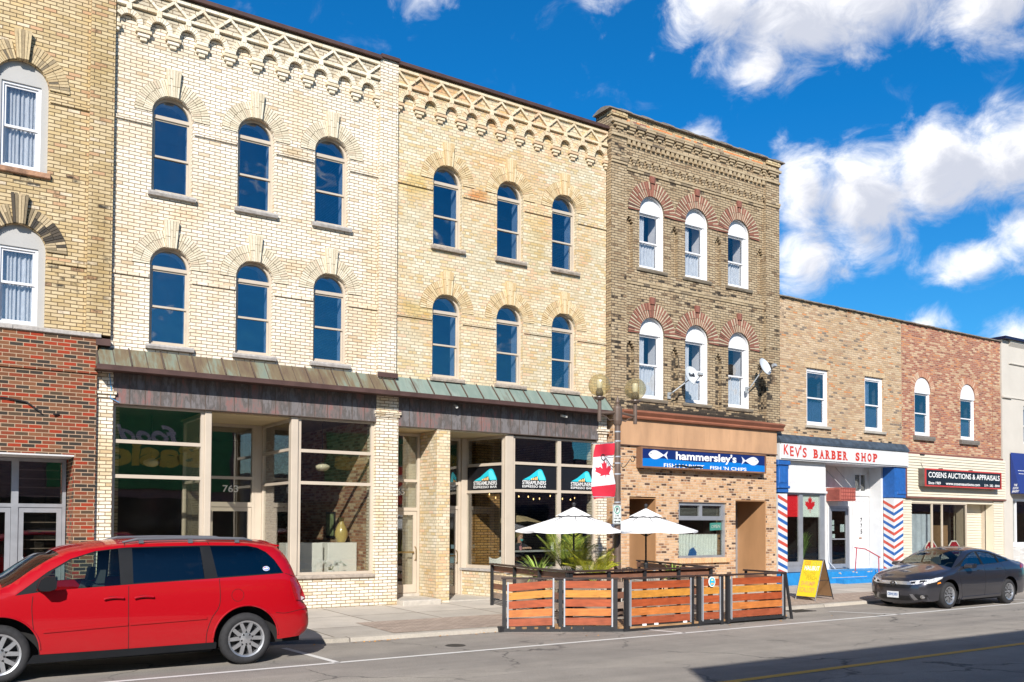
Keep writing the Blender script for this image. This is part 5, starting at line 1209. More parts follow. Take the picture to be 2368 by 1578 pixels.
# ================================================================== grey stucco bakery building
bF = thing('stucco_building', 'grey beige stucco building with navy roof edge at the right edge of the photo', 'building', (40, 0, .1))
STUC = plain('grey_beige_stucco', (.52, .48, .42), .9, var=.05, vscale=1.5, bmp=.1)
q = MB(); q.prism([rect(35.0, 48, 3.06, 9.20), rect(36.55, 37.75, 5.22, 6.72), rect(39.2, 40.4, 5.22, 6.72), rect(42, 43.2, 5.22, 6.72)], -.06, .4); q.build('upper_wall', STUC, bF)
q = MB(); q.box(35.0, 35.62, -.10, .4, .08, 3.059); q.box(47.4, 48, -.1, .4, .08, 3.059); build_each(q, 'stucco_pier', STUC, bF)
q = MB(); q.bbox(35.5, 48, -.12, -.061, 8.28, 8.34, .02); q.bbox(35.5, 48, -.10, -.061, 6.95, 6.99, .01); q.bbox(34.99, 35.62, -.14, -.061, 6.93, 7.0, .01); q.prism([(-.061, 8.98), (-.16, 9.12), (-.16, 9.20), (-.061, 9.20)], 35.5, 48, ax='x'); build_each(q, 'moulding', STUC, bF)
q = MB(); q.box(34.95, 48.1, -.26, .45, 9.205, 9.30); q.build('navy_roof_edge', plain('navy_metal', (.015, .015, .05), .4, metal=.3), bF)
for x0 in (36.55, 39.2, 42): rect_window(bF, x0, x0+1.2, 5.22, 6.72, 5.95, .0, WHITEP, GL_UP, bar=.07, curtain=[(5.3, 6.6, 0, 1, LACE)])
q = MB(); q.box(35.62, 47.4, -.02, .2, .08, 1.18); q.build('stone_base', STONEW, bF)
a = MB(); a.prism([rect(35.62, 47.4, 1.18, 3.055), rect(35.72, 36.0, 1.35, 2.95), rect(36.08, 38.2, 1.35, 2.95), rect(38.3, 40.4, 1.35, 2.95), rect(40.5, 47.2, 1.35, 2.95)], 0, .1); wf = a.build('shop_window', WHITEP, bF)
a = MB(); a.box(35.65, 47.3, .05, .058, 1.2, 3.0); a.build('pane', GL_ST, wf)
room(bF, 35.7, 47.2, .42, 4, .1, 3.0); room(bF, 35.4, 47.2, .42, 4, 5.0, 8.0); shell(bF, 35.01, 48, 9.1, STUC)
NAVC = plain('navy_canvas', (.010, .030, .17), .75, var=.1)
q = MB(); q.add([(35.48, -.11, 4.83), (35.48, -.47, 3.24), (35.48, -.105, 3.24), (47, -.11, 4.83), (47, -.47, 3.24), (47, -.105, 3.24)], [(0, 1, 2), (5, 4, 3), (0, 3, 4, 1), (1, 4, 5, 2), (0, 2, 5, 3)]); aw = q.build('awning', NAVC, bF)
q = MB()
for i, (wd_, z) in enumerate((('THE', 3.52), ('DUTCH', 3.40), ('BAKERY', 3.28))):
    w_ = (.13, .20, .25)[i]; c_ = -.29
    put_text(q, wd_, lambda u, v, w_=w_, z=z: (35.476, c_+w_/2-w_*u, z+.085*v), bold=.02, shear=.15)
for z in (4.0, 4.12): 
    for k in range(10): x = 35.7+k*.12; yy = -.11-.36*(4.83-z)/1.59-.004; q.add([(x, yy, z), (x+.09, yy, z), (x+.09, yy+.003, z+.02), (x, yy+.003, z+.02)], [(0, 1, 2, 3)])
q.build('lettering', WHITE, aw)

# ================================================================== the other side of the street (its shade and its reflection)
bO = thing('store_building', 'long dark brick food store across the street, seen mirrored in the shop windows', 'building', (16, -22, .1))
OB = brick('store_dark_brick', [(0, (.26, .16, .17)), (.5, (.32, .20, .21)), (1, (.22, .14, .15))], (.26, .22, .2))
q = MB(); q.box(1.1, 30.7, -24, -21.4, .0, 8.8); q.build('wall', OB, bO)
GREENS = plain('store_green_sign', (.025, .24, .08), .5)
q = MB(); q.box(4.6, 12.9, -21.38, -21.30, 3.4, 7.3); q.box(16.2, 25.8, -21.38, -21.30, 3.7, 6.3); so_ = build_each(q, 'green_sign_board', GREENS, bO)[0]
q = MB()
def mir(u, v, x0, x1, z0, z1): return (x1-(x1-x0)*u, -21.29, z0+(z1-z0)*v)
put_text(q, 'food', lambda u, v: mir(u, v, 7.1, 9.35, 5.35, 6.1), bold=.03, shear=.12); build_each(q, 'sign_word', plain('pale_sign_letter', (.8, .7, .75), .5), so_)
q = MB(); put_text(q, 'Basics', lambda u, v: mir(u, v, 6.0, 10.45, 4.3, 5.45), bold=.05); put_text(q, 'ess', lambda u, v: mir(u, v, 16.6, 19.2, 4.5, 5.1), bold=.05); q.build('sign_letters', plain('gold_sign_letter', (1.0, .68, .12), .5), so_)
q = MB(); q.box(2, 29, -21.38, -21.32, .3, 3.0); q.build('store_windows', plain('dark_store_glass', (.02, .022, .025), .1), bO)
bO2 = thing('store_building', 'low pale building across the street left of the food store', 'building', (-12, -25, .1))
q = MB(); q.box(-40, -1.0, -32, -25, 0, 4.6); q.build('wall', STUC, bO2)
q = MB(); q.box(-39, -2, -24.99, -24.95, .6, 2.8); q.build('store_windows', MATS['dark_store_glass'], bO2)
bO3 = thing('store_building', 'low brick building across the street right of the food store', 'building', (50, -22, .1))
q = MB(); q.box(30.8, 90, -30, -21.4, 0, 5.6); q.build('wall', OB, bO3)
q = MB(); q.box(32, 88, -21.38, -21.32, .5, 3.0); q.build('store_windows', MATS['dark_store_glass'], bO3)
q = MB(); q.box(48.2, 120, -.05, 14, 0, 7.2); bG = thing('brick_building', 'two storey brick building beyond the bakery', 'building', (60, 0, .1)); q.build('wall', E_BR, bG)
# ================================================================== vehicles
def interp(tab, v):
    if v <= tab[0][0]: return tab[0][1]
    for (a, x), (b, y) in zip(tab, tab[1:]):
        if v <= b:
            t = (v-a)/(b-a); t = t*t*(3-2*t) if False else t; return x+(y-x)*t
    return tab[-1][1]
def smooth_tab(tab, v):
    """Catmull-Rom through the table"""
    if v <= tab[0][0]: return tab[0][1]
    if v >= tab[-1][0]: return tab[-1][1]
    for i in range(len(tab)-1):
        if v <= tab[i+1][0]:
            p0 = tab[max(0, i-1)]; p1 = tab[i]; p2 = tab[i+1]; p3 = tab[min(len(tab)-1, i+2)]
            h = p2[0]-p1[0]; t = (v-p1[0])/h
            m1 = (p2[1]-p0[1])/max(1e-6, p2[0]-p0[0])*h; m2 = (p3[1]-p1[1])/max(1e-6, p3[0]-p1[0])*h
            return (2*t**3-3*t*t+1)*p1[1]+(t**3-2*t*t+t)*m1+(-2*t**3+3*t*t)*p2[1]+(t**3-t*t)*m2
def dense(loops, step, P):
    """fill 2-D loops, cut them into small cells, map each vertex through P"""
    if not isinstance(loops[0][0], (list, tuple)): loops = [loops]
    pts = [p for l in loops for p in l]; tri = tessellate_polygon([[Vector((p[0], p[1], 0)) for p in l] for l in loops])
    bm = bmesh.new(); vs = [bm.verts.new((p[0], p[1], 0)) for p in pts]
    for t in tri:
        try: bm.faces.new([vs[i] for i in t])
        except ValueError: pass
    x0, x1 = min(p[0] for p in pts), max(p[0] for p in pts); z0, z1 = min(p[1] for p in pts), max(p[1] for p in pts)
    for ax, a, b in ((0, x0, x1), (1, z0, z1)):
        n = int((b-a)/step)
        for i in range(1, n+1):
            v = a+(b-a)*i/(n+1); co = (v, 0, 0) if ax == 0 else (0, v, 0); no = (1, 0, 0) if ax == 0 else (0, 1, 0)
            bmesh.ops.bisect_plane(bm, geom=bm.verts[:]+bm.edges[:]+bm.faces[:], plane_co=co, plane_no=no, dist=1e-5)
    bm.verts.ensure_lookup_table(); bm.verts.index_update()
    V = [P(v.co.x, v.co.y) for v in bm.verts]; F = [[v.index for v in f.verts] for f in bm.faces]; bm.free(); return V, F
def seg_dist(x, z, poly):
    best = 9
    for (a, b), (c, d) in zip(poly, poly[1:]):
        ux, uz = c-a, d-b; L2 = ux*ux+uz*uz or 1e-9; t = max(0, min(1, ((x-a)*ux+(z-b)*uz)/L2)); best = min(best, math.hypot(x-a-ux*t, z-b-uz*t))
    return best
def refine(poly, n=4):
    """smooth curve through the points"""
    out = []
    for i in range(len(poly)-1):
        p0 = poly[max(0, i-1)]; p1 = poly[i]; p2 = poly[i+1]; p3 = poly[min(len(poly)-1, i+2)]
        for k in range(n):
            t = k/n
            out.append(tuple(.5*((2*p1[j])+(-p0[j]+p2[j])*t+(2*p0[j]-5*p1[j]+4*p2[j]-p3[j])*t*t+(-p0[j]+3*p1[j]-3*p2[j]+p3[j])*t**3) for j in (0, 1)))
    return out+[poly[-1]]
class Car:
    def __init__(s, root, sil, base, plan, half, cy, round_=.13, depth=.11):
        s.t, s.sil, s.base, s.plan, s.half, s.cy, s.rd, s.dp = root, sil, base, plan, half, cy, round_, depth
    def y(s, x, z):
        d = seg_dist(x, z, s.sil); v = s.half*smooth_tab(s.base, z)*smooth_tab(s.plan, x)
        if d < s.rd: v -= s.dp*(1-math.sqrt(max(0, 1-(1-d/s.rd)**2)))
        return v
    def side(s, mb, loops, off=0.0, step=.09, sides=(-1, 1)):
        for sg in sides:
            V, F = dense(loops, step, lambda x, z: (x, s.cy+sg*(s.y(x, z)+off), z)); mb.add(V, F)
        return mb
    def slab(s, mb, loops, off, sides=(-1,), step=.12, lip=.01):
        for sg in sides:
            V, F = dense(loops, step, lambda x, z: (x, s.cy+sg*(s.y(x, z)+off), z)); mb.add(V, F)
            L = loops if not isinstance(loops[0][0], (list, tuple)) else loops[0]
            a = [(x, s.cy+sg*(s.y(x, z)+off), z) for x, z in L]; b = [(x, s.cy+sg*(s.y(x, z)+off-lip), z) for x, z in L]; n = len(L)
            mb.add(a+b, [(i, (i+1) % n, n+(i+1) % n, n+i) for i in range(n)])
        return mb
    def line(s, mb, pts, r=.004, off=.0, sides=(-1, 1)):
        pts = refine(pts, 5)
        for sg in sides: mb.tube([(x, s.cy+sg*(s.y(x, z)+off), z) for x, z in pts], r, 5)
    def band(s, mb, pts, bulge, n=14, off=0.0):
        """strip across the car along part of the silhouette; bulge(x,z) pushes the middle outward"""
        vs = []; fs = []
        for i, (x, z) in enumerate(pts):
            a = pts[max(0, i-1)]; b = pts[min(len(pts)-1, i+1)]; tx, tz = b[0]-a[0], b[1]-a[1]; L = math.hypot(tx, tz) or 1; nx, nz = -tz/L, tx/L
            ye = s.y(x, z); bu = bulge(x, z)
            for k in range(n+1):
                t = -1+2*k/n; w = (1-abs(t)**2.4)*bu+off; vs.append((x+nx*w, s.cy+ye*t, z+nz*w))
        for i in range(len(pts)-1):
            for k in range(n): fs.append((i*(n+1)+k, i*(n+1)+k+1, (i+1)*(n+1)+k+1, (i+1)*(n+1)+k))
        return mb.add(vs, fs)
    def bvh(s, mbs):
        V = []; F = []
        for m_ in mbs: b = len(V); V += [tuple(v) for v in m_.v]; F += [[i+b for i in f] for f in m_.f]
        s.tree = BVHTree.FromPolygons(V, F)
    def front(s, mb, loops, off=.004, step=.05, x0=None, thick=.0):
        xs = min(p[0] for p in s.sil)-2
        def P(y, z):
            h = s.tree.ray_cast(Vector((xs, s.cy+y, z)), Vector((1, 0, 0)))
            return (h[0].x-off, s.cy+y, z) if h[0] else (xs+2.1, s.cy+y, z)
        V, F = dense(loops, step, P); mb.add(V, F); return mb
TYRE = plain('tyre_rubber', (.022, .022, .024), .85, var=.3, vscale=20, bmp=.2)
RIMS = plain('silver_wheel', (.52, .53, .55), .32, metal=.8, var=.08, vscale=10)
RIMD = plain('dark_wheel_gap', (.02, .02, .022), .7)
def spoke_poly(cx, cz, a, r0, r1, w0, w1, bend=0.0):
    ca, sa = math.cos(R(a)), math.sin(R(a)); cb, sb = math.cos(R(a+bend)), math.sin(R(a+bend))
    return [(cx+ca*r0+sa*w0, cz+sa*r0-ca*w0), (cx+cb*r1+sb*w1, cz+sb*r1-cb*w1), (cx+cb*r1-sb*w1, cz+sb*r1+cb*w1), (cx+ca*r0-sa*w0, cz+sa*r0+ca*w0)]
def wheel(root, cx, yo, cz, r, rr, w, sg, kind):
    """yo = outer face of the tyre; sg = -1 faces the camera side"""
    q = MB(); y = lambda d: yo-sg*d      # d inward
    prof = [(rr-.01, y(.03)), (rr+.012, y(.006)), (rr+.05, y(0.0)), (r-.035, y(.008)), (r-.008, y(.03)), (r, y(.055)), (r, y(w-.05)), (r-.03, y(w)), (rr, y(w)), (rr-.02, y(w*.6))]
    q.lathe(prof, (cx, 0, cz), ax='y', n=44)
    tq = q.build('wheel', TYRE, root, smooth=True, auto=40)
    q = MB(); q.lathe([(0, y(.10)), (rr-.02, y(.10)), (rr-.012, y(.03))], (cx, 0, cz), ax='y', n=36); q.build('brake_disc', RIMD, tq)
    q = MB(); q.lathe([(rr-.035, y(.05)), (rr-.02, y(.016)), (rr+.002, y(.008)), (rr+.006, y(.03))], (cx, 0, cz), ax='y', n=44)
    a0, a1 = sorted((y(.022), y(.055)))
    if kind == 'van':
        for i in range(5):
            a = 90+72*i
            for d in (-11, 11): q.prism(spoke_poly(cx, cz, a+d*.6, rr*.26, rr-.02, rr*.12, rr*.095, d*1.1), a0, a1)
        q.lathe([(0, y(.010)), (rr*.20, y(.014)), (rr*.36, y(.024)), (rr*.40, y(.05))], (cx, 0, cz), ax='y', n=30)
    else:
        for i in range(5):
            a = 90+72*i
            for d in (-13, 13): q.prism(spoke_poly(cx, cz, a+d*.35, rr*.16, rr-.02, rr*.075, rr*.06, d*1.15), a0, a1)
        q.lathe([(0, y(.012)), (rr*.16, y(.016)), (rr*.24, y(.05))], (cx, 0, cz), ax='y', n=24)
    q.build('rim', RIMS, tq, smooth=True, auto=30)
    q = MB(); nb = 5
    for i in range(nb):
        a = R(54+72*i); q.lathe([(0, y(.006)), (.013, y(.008)), (.013, y(.03))], (cx+math.cos(a)*rr*.28, 0, cz+math.sin(a)*rr*.28), ax='y', n=8)
    q.build('wheel_nuts', BLACKM if kind == 'van' else RIMD, tq)
def arch(cx, cz, r, zlow, n=14, a_=None):
    a = math.degrees(math.asin((zlow-cz)/r)); return arc_pts(cx, cz, r, 180-a, a, n)
def steering(root, x, y, z, mat):
    q = MB(); ring = [(x+.05*math.sin(t), y+.18*math.cos(t), z+.17*math.sin(t)) for t in [k*math.pi/10 for k in range(21)]]; q.tube(ring, .014, 6, cap=False)
    q.tube([(x, y, z), (x-.25, y, z-.08)], .025, 6); q.box(x-.01, x+.01, y-.17, y+.17, z-.02, z+.02); q.build('steering_wheel', mat, root)
def seats(root, xs, ys, z0, z1, mat):
    for x in xs:
        for y in ys:
            q = MB(); q.box(x-.25, x+.25, y-.24, y+.24, z0, z0+.16); q.prism([(x+.16, z0+.16), (x+.30, z0+.16), (x+.42, z1), (x+.32, z1)], y-.23, y+.23); q.prism([(x+.34, z1+.02), (x+.43, z1+.02), (x+.45, z1+.20), (x+.38, z1+.20)], y-.12, y+.12); q.build('seat', mat, root)
SEAT = plain('seat_fabric', (.05, .05, .052), .9); DASH = plain('dash_plastic', (.03, .03, .032), .7)
PLAST = plain('dark_trim_plastic', (.010, .011, .013), .55, var=.15, spec=.2); GASK = plain('panel_gap', (.02, .004, .004), .9)
GL_DK = glass('tinted_car_glass', (.25, .27, .30), 1.0, .16, 1.8, wavy=.03); GL_CL = glass('clear_car_glass', (.80, .92, .86), 1.0, .80, 1.5, wavy=.01); GL_BL = glass('bluish_car_glass', (.55, .62, .72), 1.0, .45, 2.6)
REDL_ = plain('tail_lamp_red', (.30, .01, .015), .15, coat=1.0); CHROME = plain('chrome_trim', (.62, .62, .63), .12, metal=1, var=.05)

# ---- red minivan
van = thing('minivan', 'red minivan parked at the kerb at the left, roof rack and tinted rear windows', 'minivan', (2.4, -5.12, 0))
RED = paint('red_car_paint', (.35, .0, .005), rough=.55, coat=.8)
top = refine([(-.16, .36), (-.22, .55), (-.19, .80), (-.03, .96), (.45, 1.09), (.95, 1.18), (1.30, 1.41), (1.60, 1.585), (1.90, 1.665), (2.40, 1.72), (3.2, 1.745), (3.95, 1.735), (4.35, 1.69), (4.50, 1.645), (4.655, 1.46), (4.765, 1.18), (4.85, .88), (4.94, .74), (4.965, .52), (4.93, .42), (4.86, .36)], 4)
V = Car(van, top, [(.2, .955), (.4, .985), (.65, 1.0), (.95, .992), (1.15, .965), (1.35, .905), (1.55, .84), (1.75, .76)], [(-.3, .76), (-.1, .86), (.2, .95), (.6, .99), (1.0, 1.0), (4.0, 1.0), (4.5, .985), (4.75, .955), (5.0, .90)], 1.0, -5.12)
gh = [(1.08, 1.085), (1.49, 1.135), (2.38, 1.178), (3.50, 1.225), (4.535, 1.272), (4.50, 1.33), (4.41, 1.47), (4.30, 1.58), (4.18, 1.645), (4.04, 1.675), (3.5, 1.685), (2.9, 1.68), (2.42, 1.668), (2.30, 1.658), (2.02, 1.625), (1.72, 1.53), (1.45, 1.37)]
ra = arch(3.975, .375, .455, .335); fa = arch(.91, .375, .455, .335)
outline = top+[(4.45, .33)]+ra[::-1]+[(3.45, .335), (1.45, .335)]+fa[::-1]+[(.40, .34)]
q = MB(); V.side(q, [outline, gh]); 
def isin(x, a, b): return a-1e-6 <= x <= b+1e-6
i1 = [i for i, p in enumerate(top) if p[0] >= .95-1e-6][0]; i2 = [i for i, p in enumerate(top) if p[0] >= 1.60-1e-6][0]; i3 = [i for i, p in enumerate(top) if p[0] >= 4.50-1e-6 and p[1] > 1.5][0]; i4 = [i for i, p in enumerate(top) if p[0] >= 4.765-1e-6][0]
bul = lambda x, z: .045 if 1.5 < x < 4.4 else (.10 if x < 1.6 else .07)
V.band(q, top[:i1+1], bul); V.band(q, top[i2:i3+1], bul); V.band(q, top[i4:], bul)
q.build('body', RED, van, smooth=True, auto=45)
q = MB(); V.band(q, top[i1:i2+1], bul, off=-.004); q.build('windshield', GL_CL, van, smooth=True)
q = MB(); V.band(q, top[i3:i4+1], bul, off=-.004); q.build('rear_window', GL_DK, van, smooth=True)
w1 = [(1.50, 1.155), (2.27, 1.195), (2.265, 1.63), (2.03, 1.60), (1.74, 1.505), (1.49, 1.36)]
w1 = [(1.30, 1.125), (2.31, 1.178), (2.30, 1.648), (2.03, 1.615), (1.74, 1.52), (1.52, 1.39)]
w2 = [(2.47, 1.195), (3.40, 1.235), (3.37, 1.668), (2.475, 1.655)]
w3 = [(3.58, 1.245), (4.52, 1.283), (4.42, 1.455), (4.30, 1.575), (4.17, 1.64), (4.03, 1.665), (3.51, 1.673)]
q = MB(); V.side(q, [gh, w1, w2, w3], off=-.004); q.build('window_surround', PLAST, van, smooth=True, auto=40)
q = MB(); V.side(q, w1, off=-.012); build_each(q, 'side_glass', GL_CL, van, smooth=True)
q = MB(); V.side(q, w2, off=-.012); build_each(q, 'side_glass', GL_DK, van, smooth=True)
q = MB(); V.side(q, w3, off=-.008); sg_ = build_each(q, 'side_glass', GL_DK, van, smooth=True)[0]
q = MB(); V.side(q, [(4.28+.05*math.cos(a), 1.345+.033*math.sin(a)) for a in [k*math.pi/8 for k in range(16)]], off=-.003, sides=(-1,)); st = q.build('round_sticker', plain('sticker_white', (.75, .75, .78), .4), sg_)
q = MB(); V.side(q, [(4.28+.043*math.cos(a), 1.345+.027*math.sin(a)) for a in [k*math.pi/8 for k in range(16)]], off=-.002, sides=(-1,)); q.build('blue_field', plain('sticker_blue', (.02, .12, .55), .4), st)
q = MB(); V.side(q, [(4.245, 1.335), (4.30, 1.335), (4.315, 1.35), (4.29, 1.36), (4.25, 1.352)], off=-.001, sides=(-1,)); q.build('sticker_mark', WHITE, st)
q = MB(); V.side(q, [(4.243, 1.350), (4.262, 1.350), (4.262, 1.366), (4.250, 1.366)], off=-.001, sides=(-1,)); q.build('sticker_red_mark', plain('sticker_red', (.6, .02, .03), .4), st)
q = MB()
V.line(q, [(1.28, 1.07), (1.27, .9), (1.30, .6), (1.37, .34)], .005); V.line(q, [(2.41, 1.16), (2.405, .9), (2.415, .34)], .005); V.line(q, [(3.60, 1.22), (3.605, .95), (3.58, .82), (3.49, .68), (3.43, .5), (3.42, .34)], .005)
V.line(q, [(2.39, 1.68), (2.40, 1.73)], .005); V.line(q, [(3.50, 1.70), (3.49, 1.73)], .005); V.line(q, [(4.56, 1.27), (4.70, 1.22)], .004)
V.line(q, [(3.85+.085*math.cos(a), .985+.085*math.sin(a)) for a in [k*math.pi/8 for k in range(17)]], .003)
V.line(q, [(4.40, .715), (4.55, .70), (4.78, .735), (4.93, .74)], .004); q.build('panel_gaps', GASK, van)
q = MB(); V.slab(q, [(1.40, .605), (2.40, .645), (2.40, .682), (1.42, .640)], .016, (-1, 1), lip=.016); V.slab(q, [(2.425, .646), (3.42, .675), (3.42, .708), (2.425, .683)], .016, (-1, 1), lip=.016); build_each(q, 'door_moulding', RED, van)
q = MB(); V.slab(q, [(1.22, .225), (3.56, .255), (3.56, .345), (1.30, .33)], .012, (-1, 1), lip=.05); build_each(q, 'sill_cladding', PLAST, van)
for x0 in (2.10, 2.475):
    q = MB(); V.line(q, [(x0, 1.0), (x0+.03, 1.01), (x0+.13, 1.02), (x0+.24, 1.01)], .017, .030, (-1, 1)); h = q.build('door_handle', RED, van)
    q = MB(); V.side(q, [(x0+.03+.085*math.cos(a)+.09, 1.012+.024*math.sin(a)) for a in [k*math.pi/6 for k in range(12)]], .003); q.build('handle_recess', GASK, h)
for sg in (-1, 1):
    q = MB(); cy = V.cy+sg*1.11
    o8 = [(1.31, 1.19), (1.345, 1.285), (1.40, 1.32), (1.50, 1.32), (1.525, 1.26), (1.52, 1.17), (1.44, 1.14), (1.35, 1.145)]
    q.prism(o8, cy-.09, cy+.09); q.tube([(1.36, V.cy+sg*.95, 1.15), (1.38, cy, 1.17)], .03, 6); q.build('door_mirror', PLAST, van)
q = MB(); q.add([(1.09, V.cy-s_*(V.y(1.1, 1.1)+.002), 1.075) for s_ in (1,)]+[(1.32, V.cy-(V.y(1.3, 1.12)+.002), 1.12), (1.46, V.cy-(V.y(1.46, 1.35)+.002), 1.36)], [(0, 1, 2)]) if 0 else None
for sg in (-1, 1):
    q = MB(); ys = [V.cy+sg*.735]*6; q.tube([(2.36, ys[0], 1.735), (2.55, ys[0], 1.775), (3.1, ys[0], 1.785), (3.7, ys[0], 1.78), (4.0, ys[0], 1.772), (4.12, ys[0], 1.745)], [.012, .022, .022, .022, .022, .012], 8)
    for x in (2.6, 3.25, 3.9): q.box(x-.03, x+.03, ys[0]-.015, ys[0]+.015, 1.72, 1.775)
    q.build('roof_rail', plain('grey_roof_rail', (.10, .105, .12), .45), van)
q = MB(); q.prism([(4.42, 1.70), (4.56, 1.675), (4.57, 1.66), (4.48, 1.64)], V.cy-.62, V.cy+.62); q.build('rear_spoiler', RED, van)
q = MB(); tl = [(4.62, 1.19), (4.735, 1.215), (4.80, 1.10), (4.875, .90), (4.87, .86), (4.70, .885), (4.66, 1.0)]; V.slab(q, tl, .018, (-1, 1), lip=.04, step=.06); build_each(q, 'tail_light', REDL_, van, smooth=True, auto=30)
q = MB(); V.slab(q, [(4.80, .93), (4.865, .905), (4.86, .86), (4.80, .87)], .016, (-1, 1), lip=.01); q.build('reverse_light', plain('clear_lamp', (.6, .5, .5), .2), van)
for cx in (.91, 3.985):
    for sg in (-1, 1): wheel(van, cx, V.cy+sg*.985, .362, .362, .255, .23, sg, 'van')
q = MB(); q.box(1.38, 3.52, V.cy-.93, V.cy+.93, .22, .50); q.box(-.05, 4.85, V.cy-.72, V.cy+.72, .26, .80); q.box(.3, 4.5, V.cy-.70, V.cy+.70, .80, .86); q.build('underbody', plain('underbody_black', (.012, .012, .012), .95), van)
q = MB(); q.prism([(.98, .9), (1.45, .9), (1.5, 1.02), (1.28, 1.10), (1.0, 1.10)], V.cy-.85, V.cy+.85); q.build('dashboard', DASH, van)
seats(van, (1.75, 2.75, 3.65), (V.cy-.42, V.cy+.42), .62, 1.16, SEAT); steering(van, 1.56, V.cy-.40, 1.10, DASH)
q = MB(); V.front
q.box(-.17, -.13, V.cy-.5, V.cy+.5, .60, .82); q.build('grille', CHROME, van)

q = MB(); V.line(q, arch(3.975, .375, .463, .40), .012, .004); V.line(q, arch(.91, .375, .463, .40), .012, .004); build_each(q, 'arch_lip', RED, van)
# ---- dark sedan
car = thing('sedan', 'dark grey metallic sedan parked in front of the auction shop', 'car', (22.2, -5.5, 0))
ox = 19.98
def sh(pts): return [(x+ox, z) for x, z in pts]
DG = paint('dark_grey_metallic', (.085, .086, .105), rough=.28, metal=.8)
top = refine(sh([(.20, .19), (.11, .30), (.09, .45), (.11, .58), (.19, .68), (.45, .80), (.90, .905), (1.20, .975), (1.55, 1.165), (1.90, 1.315), (2.12, 1.375), (2.40, 1.408), (2.68, 1.414), (3.0, 1.392), (3.30, 1.335), (3.70, 1.215), (4.10, 1.095), (4.34, 1.075), (4.50, 1.055), (4.555, .95), (4.575, .75), (4.60, .60), (4.585, .42), (4.52, .27)]), 3)
K = Car(car, top, [(.15, .93), (.30, .965), (.45, .99), (.62, 1.0), (.78, .99), (.95, .955), (1.05, .90), (1.2, .82), (1.42, .68)], [(ox, .68), (ox+.15, .80), (ox+.35, .90), (ox+.65, .975), (ox+1.0, 1.0), (ox+3.8, 1.0), (ox+4.3, .965), (ox+4.65, .86)], .90, -5.5, .10, .09)
ghc = sh([(1.24, .985), (2.0, 1.008), (3.0, 1.035), (3.80, 1.098), (3.55, 1.19), (3.28, 1.275), (3.0, 1.335), (2.65, 1.363), (2.30, 1.352), (2.02, 1.295), (1.70, 1.17)])
ra = arch(ox+3.60, .33, .385, .235); fa = arch(ox+.93, .33, .385, .215)
outline = top+[(ox+4.05, .26)]+ra[::-1]+[(ox+3.15, .225), (ox+1.35, .205)]+fa[::-1]+[(ox+.42, .19)]
q = MB(); K.side(q, [outline, ghc], step=.08)
ix = lambda X: min(range(len(top)), key=lambda i: abs(top[i][0]-ox-X)+(9 if top[i][1] < .6 and X > .5 else 0))
j1, j2, j3, j4 = ix(1.20), ix(2.12), ix(3.30), ix(4.10)
bul = lambda x, z: (.11 if z < .66 else .075) if x < ox+1.25 else (.05 if x < ox+4.3 else .06)
K.band(q, top[:j1+1], bul); K.band(q, top[j2:j3+1], bul); K.band(q, top[j4:], bul)
K.bvh([q]); q.build('body', DG, car, smooth=True, auto=50)
q = MB(); K.band(q, top[j1:j2+1], bul, off=-.003); q.build('windshield', GL_CL, car, smooth=True)
q = MB(); K.band(q, top[j3:j4+1], bul, off=-.003); q.build('rear_window', GL_BL, car, smooth=True)
a1_ = sh([(1.46, 1.005), (2.40, 1.035), (2.385, 1.345), (2.25, 1.325), (2.03, 1.27), (1.74, 1.155)]); a2_ = sh([(2.50, 1.038), (3.20, 1.062), (3.14, 1.225), (2.98, 1.300), (2.65, 1.342), (2.47, 1.345)]); a3_ = sh([(3.27, 1.068), (3.66, 1.105), (3.50, 1.165), (3.24, 1.245)])
q = MB(); K.side(q, [ghc, a1_, a2_, a3_], off=-.002); q.build('window_surround', PLAST, car, smooth=True, auto=40)
for w_ in (a1_, a2_, a3_): q = MB(); K.side(q, w_, off=-.008); build_each(q, 'side_glass', GL_BL, car, smooth=True)
q = MB(); K.line(q, sh([(1.30, .995), (2.0, 1.018), (3.0, 1.045), (3.78, 1.105)]), .008, .002); q.build('belt_chrome', DG, car)
q = MB(); K.line(q, sh([(1.36, .98), (1.34, .75), (1.42, .45), (1.50, .22)]), .004); K.line(q, sh([(2.45, 1.02), (2.46, .7), (2.44, .23)]), .004); K.line(q, sh([(3.30, 1.05), (3.42, .85), (3.30, .62), (3.16, .30)]), .004); K.line(q, sh([(1.20, .96), (.9, .885), (.50, .79), (.30, .72)]), .004, -.02); q.build('panel_gaps', BLACKP, car)
q = MB(); K.slab(q, sh([(1.45, .20), (3.18, .22), (3.18, .285), (1.50, .26)]), .02, (-1, 1), lip=.03); q.build('side_skirt', DG, car)
for x0, z0 in ((2.16, .90), (3.03, .93)):
    q = MB(); K.line(q, sh([(x0, z0), (x0+.09, z0+.008), (x0+.20, z0+.006)]), .014, .022); q.build('door_handle', DG, car)
for sg in (-1, 1):
    q = MB(); cy = K.cy+sg*.985
    pr = sh([(1.52, .985), (1.545, 1.04), (1.62, 1.075), (1.74, 1.075), (1.755, 1.02), (1.72, .975), (1.60, .965)]); q.prism(pr, cy-.10, cy+.10); q.tube([(ox+1.56, K.cy+sg*.86, .965), (ox+1.62, cy, .985)], .02, 6); q.build('door_mirror', DG, car)
HL = plain('headlight_lens', (.75, .76, .78), .12, metal=.25, var=.5, vscale=30, coat=1.0)
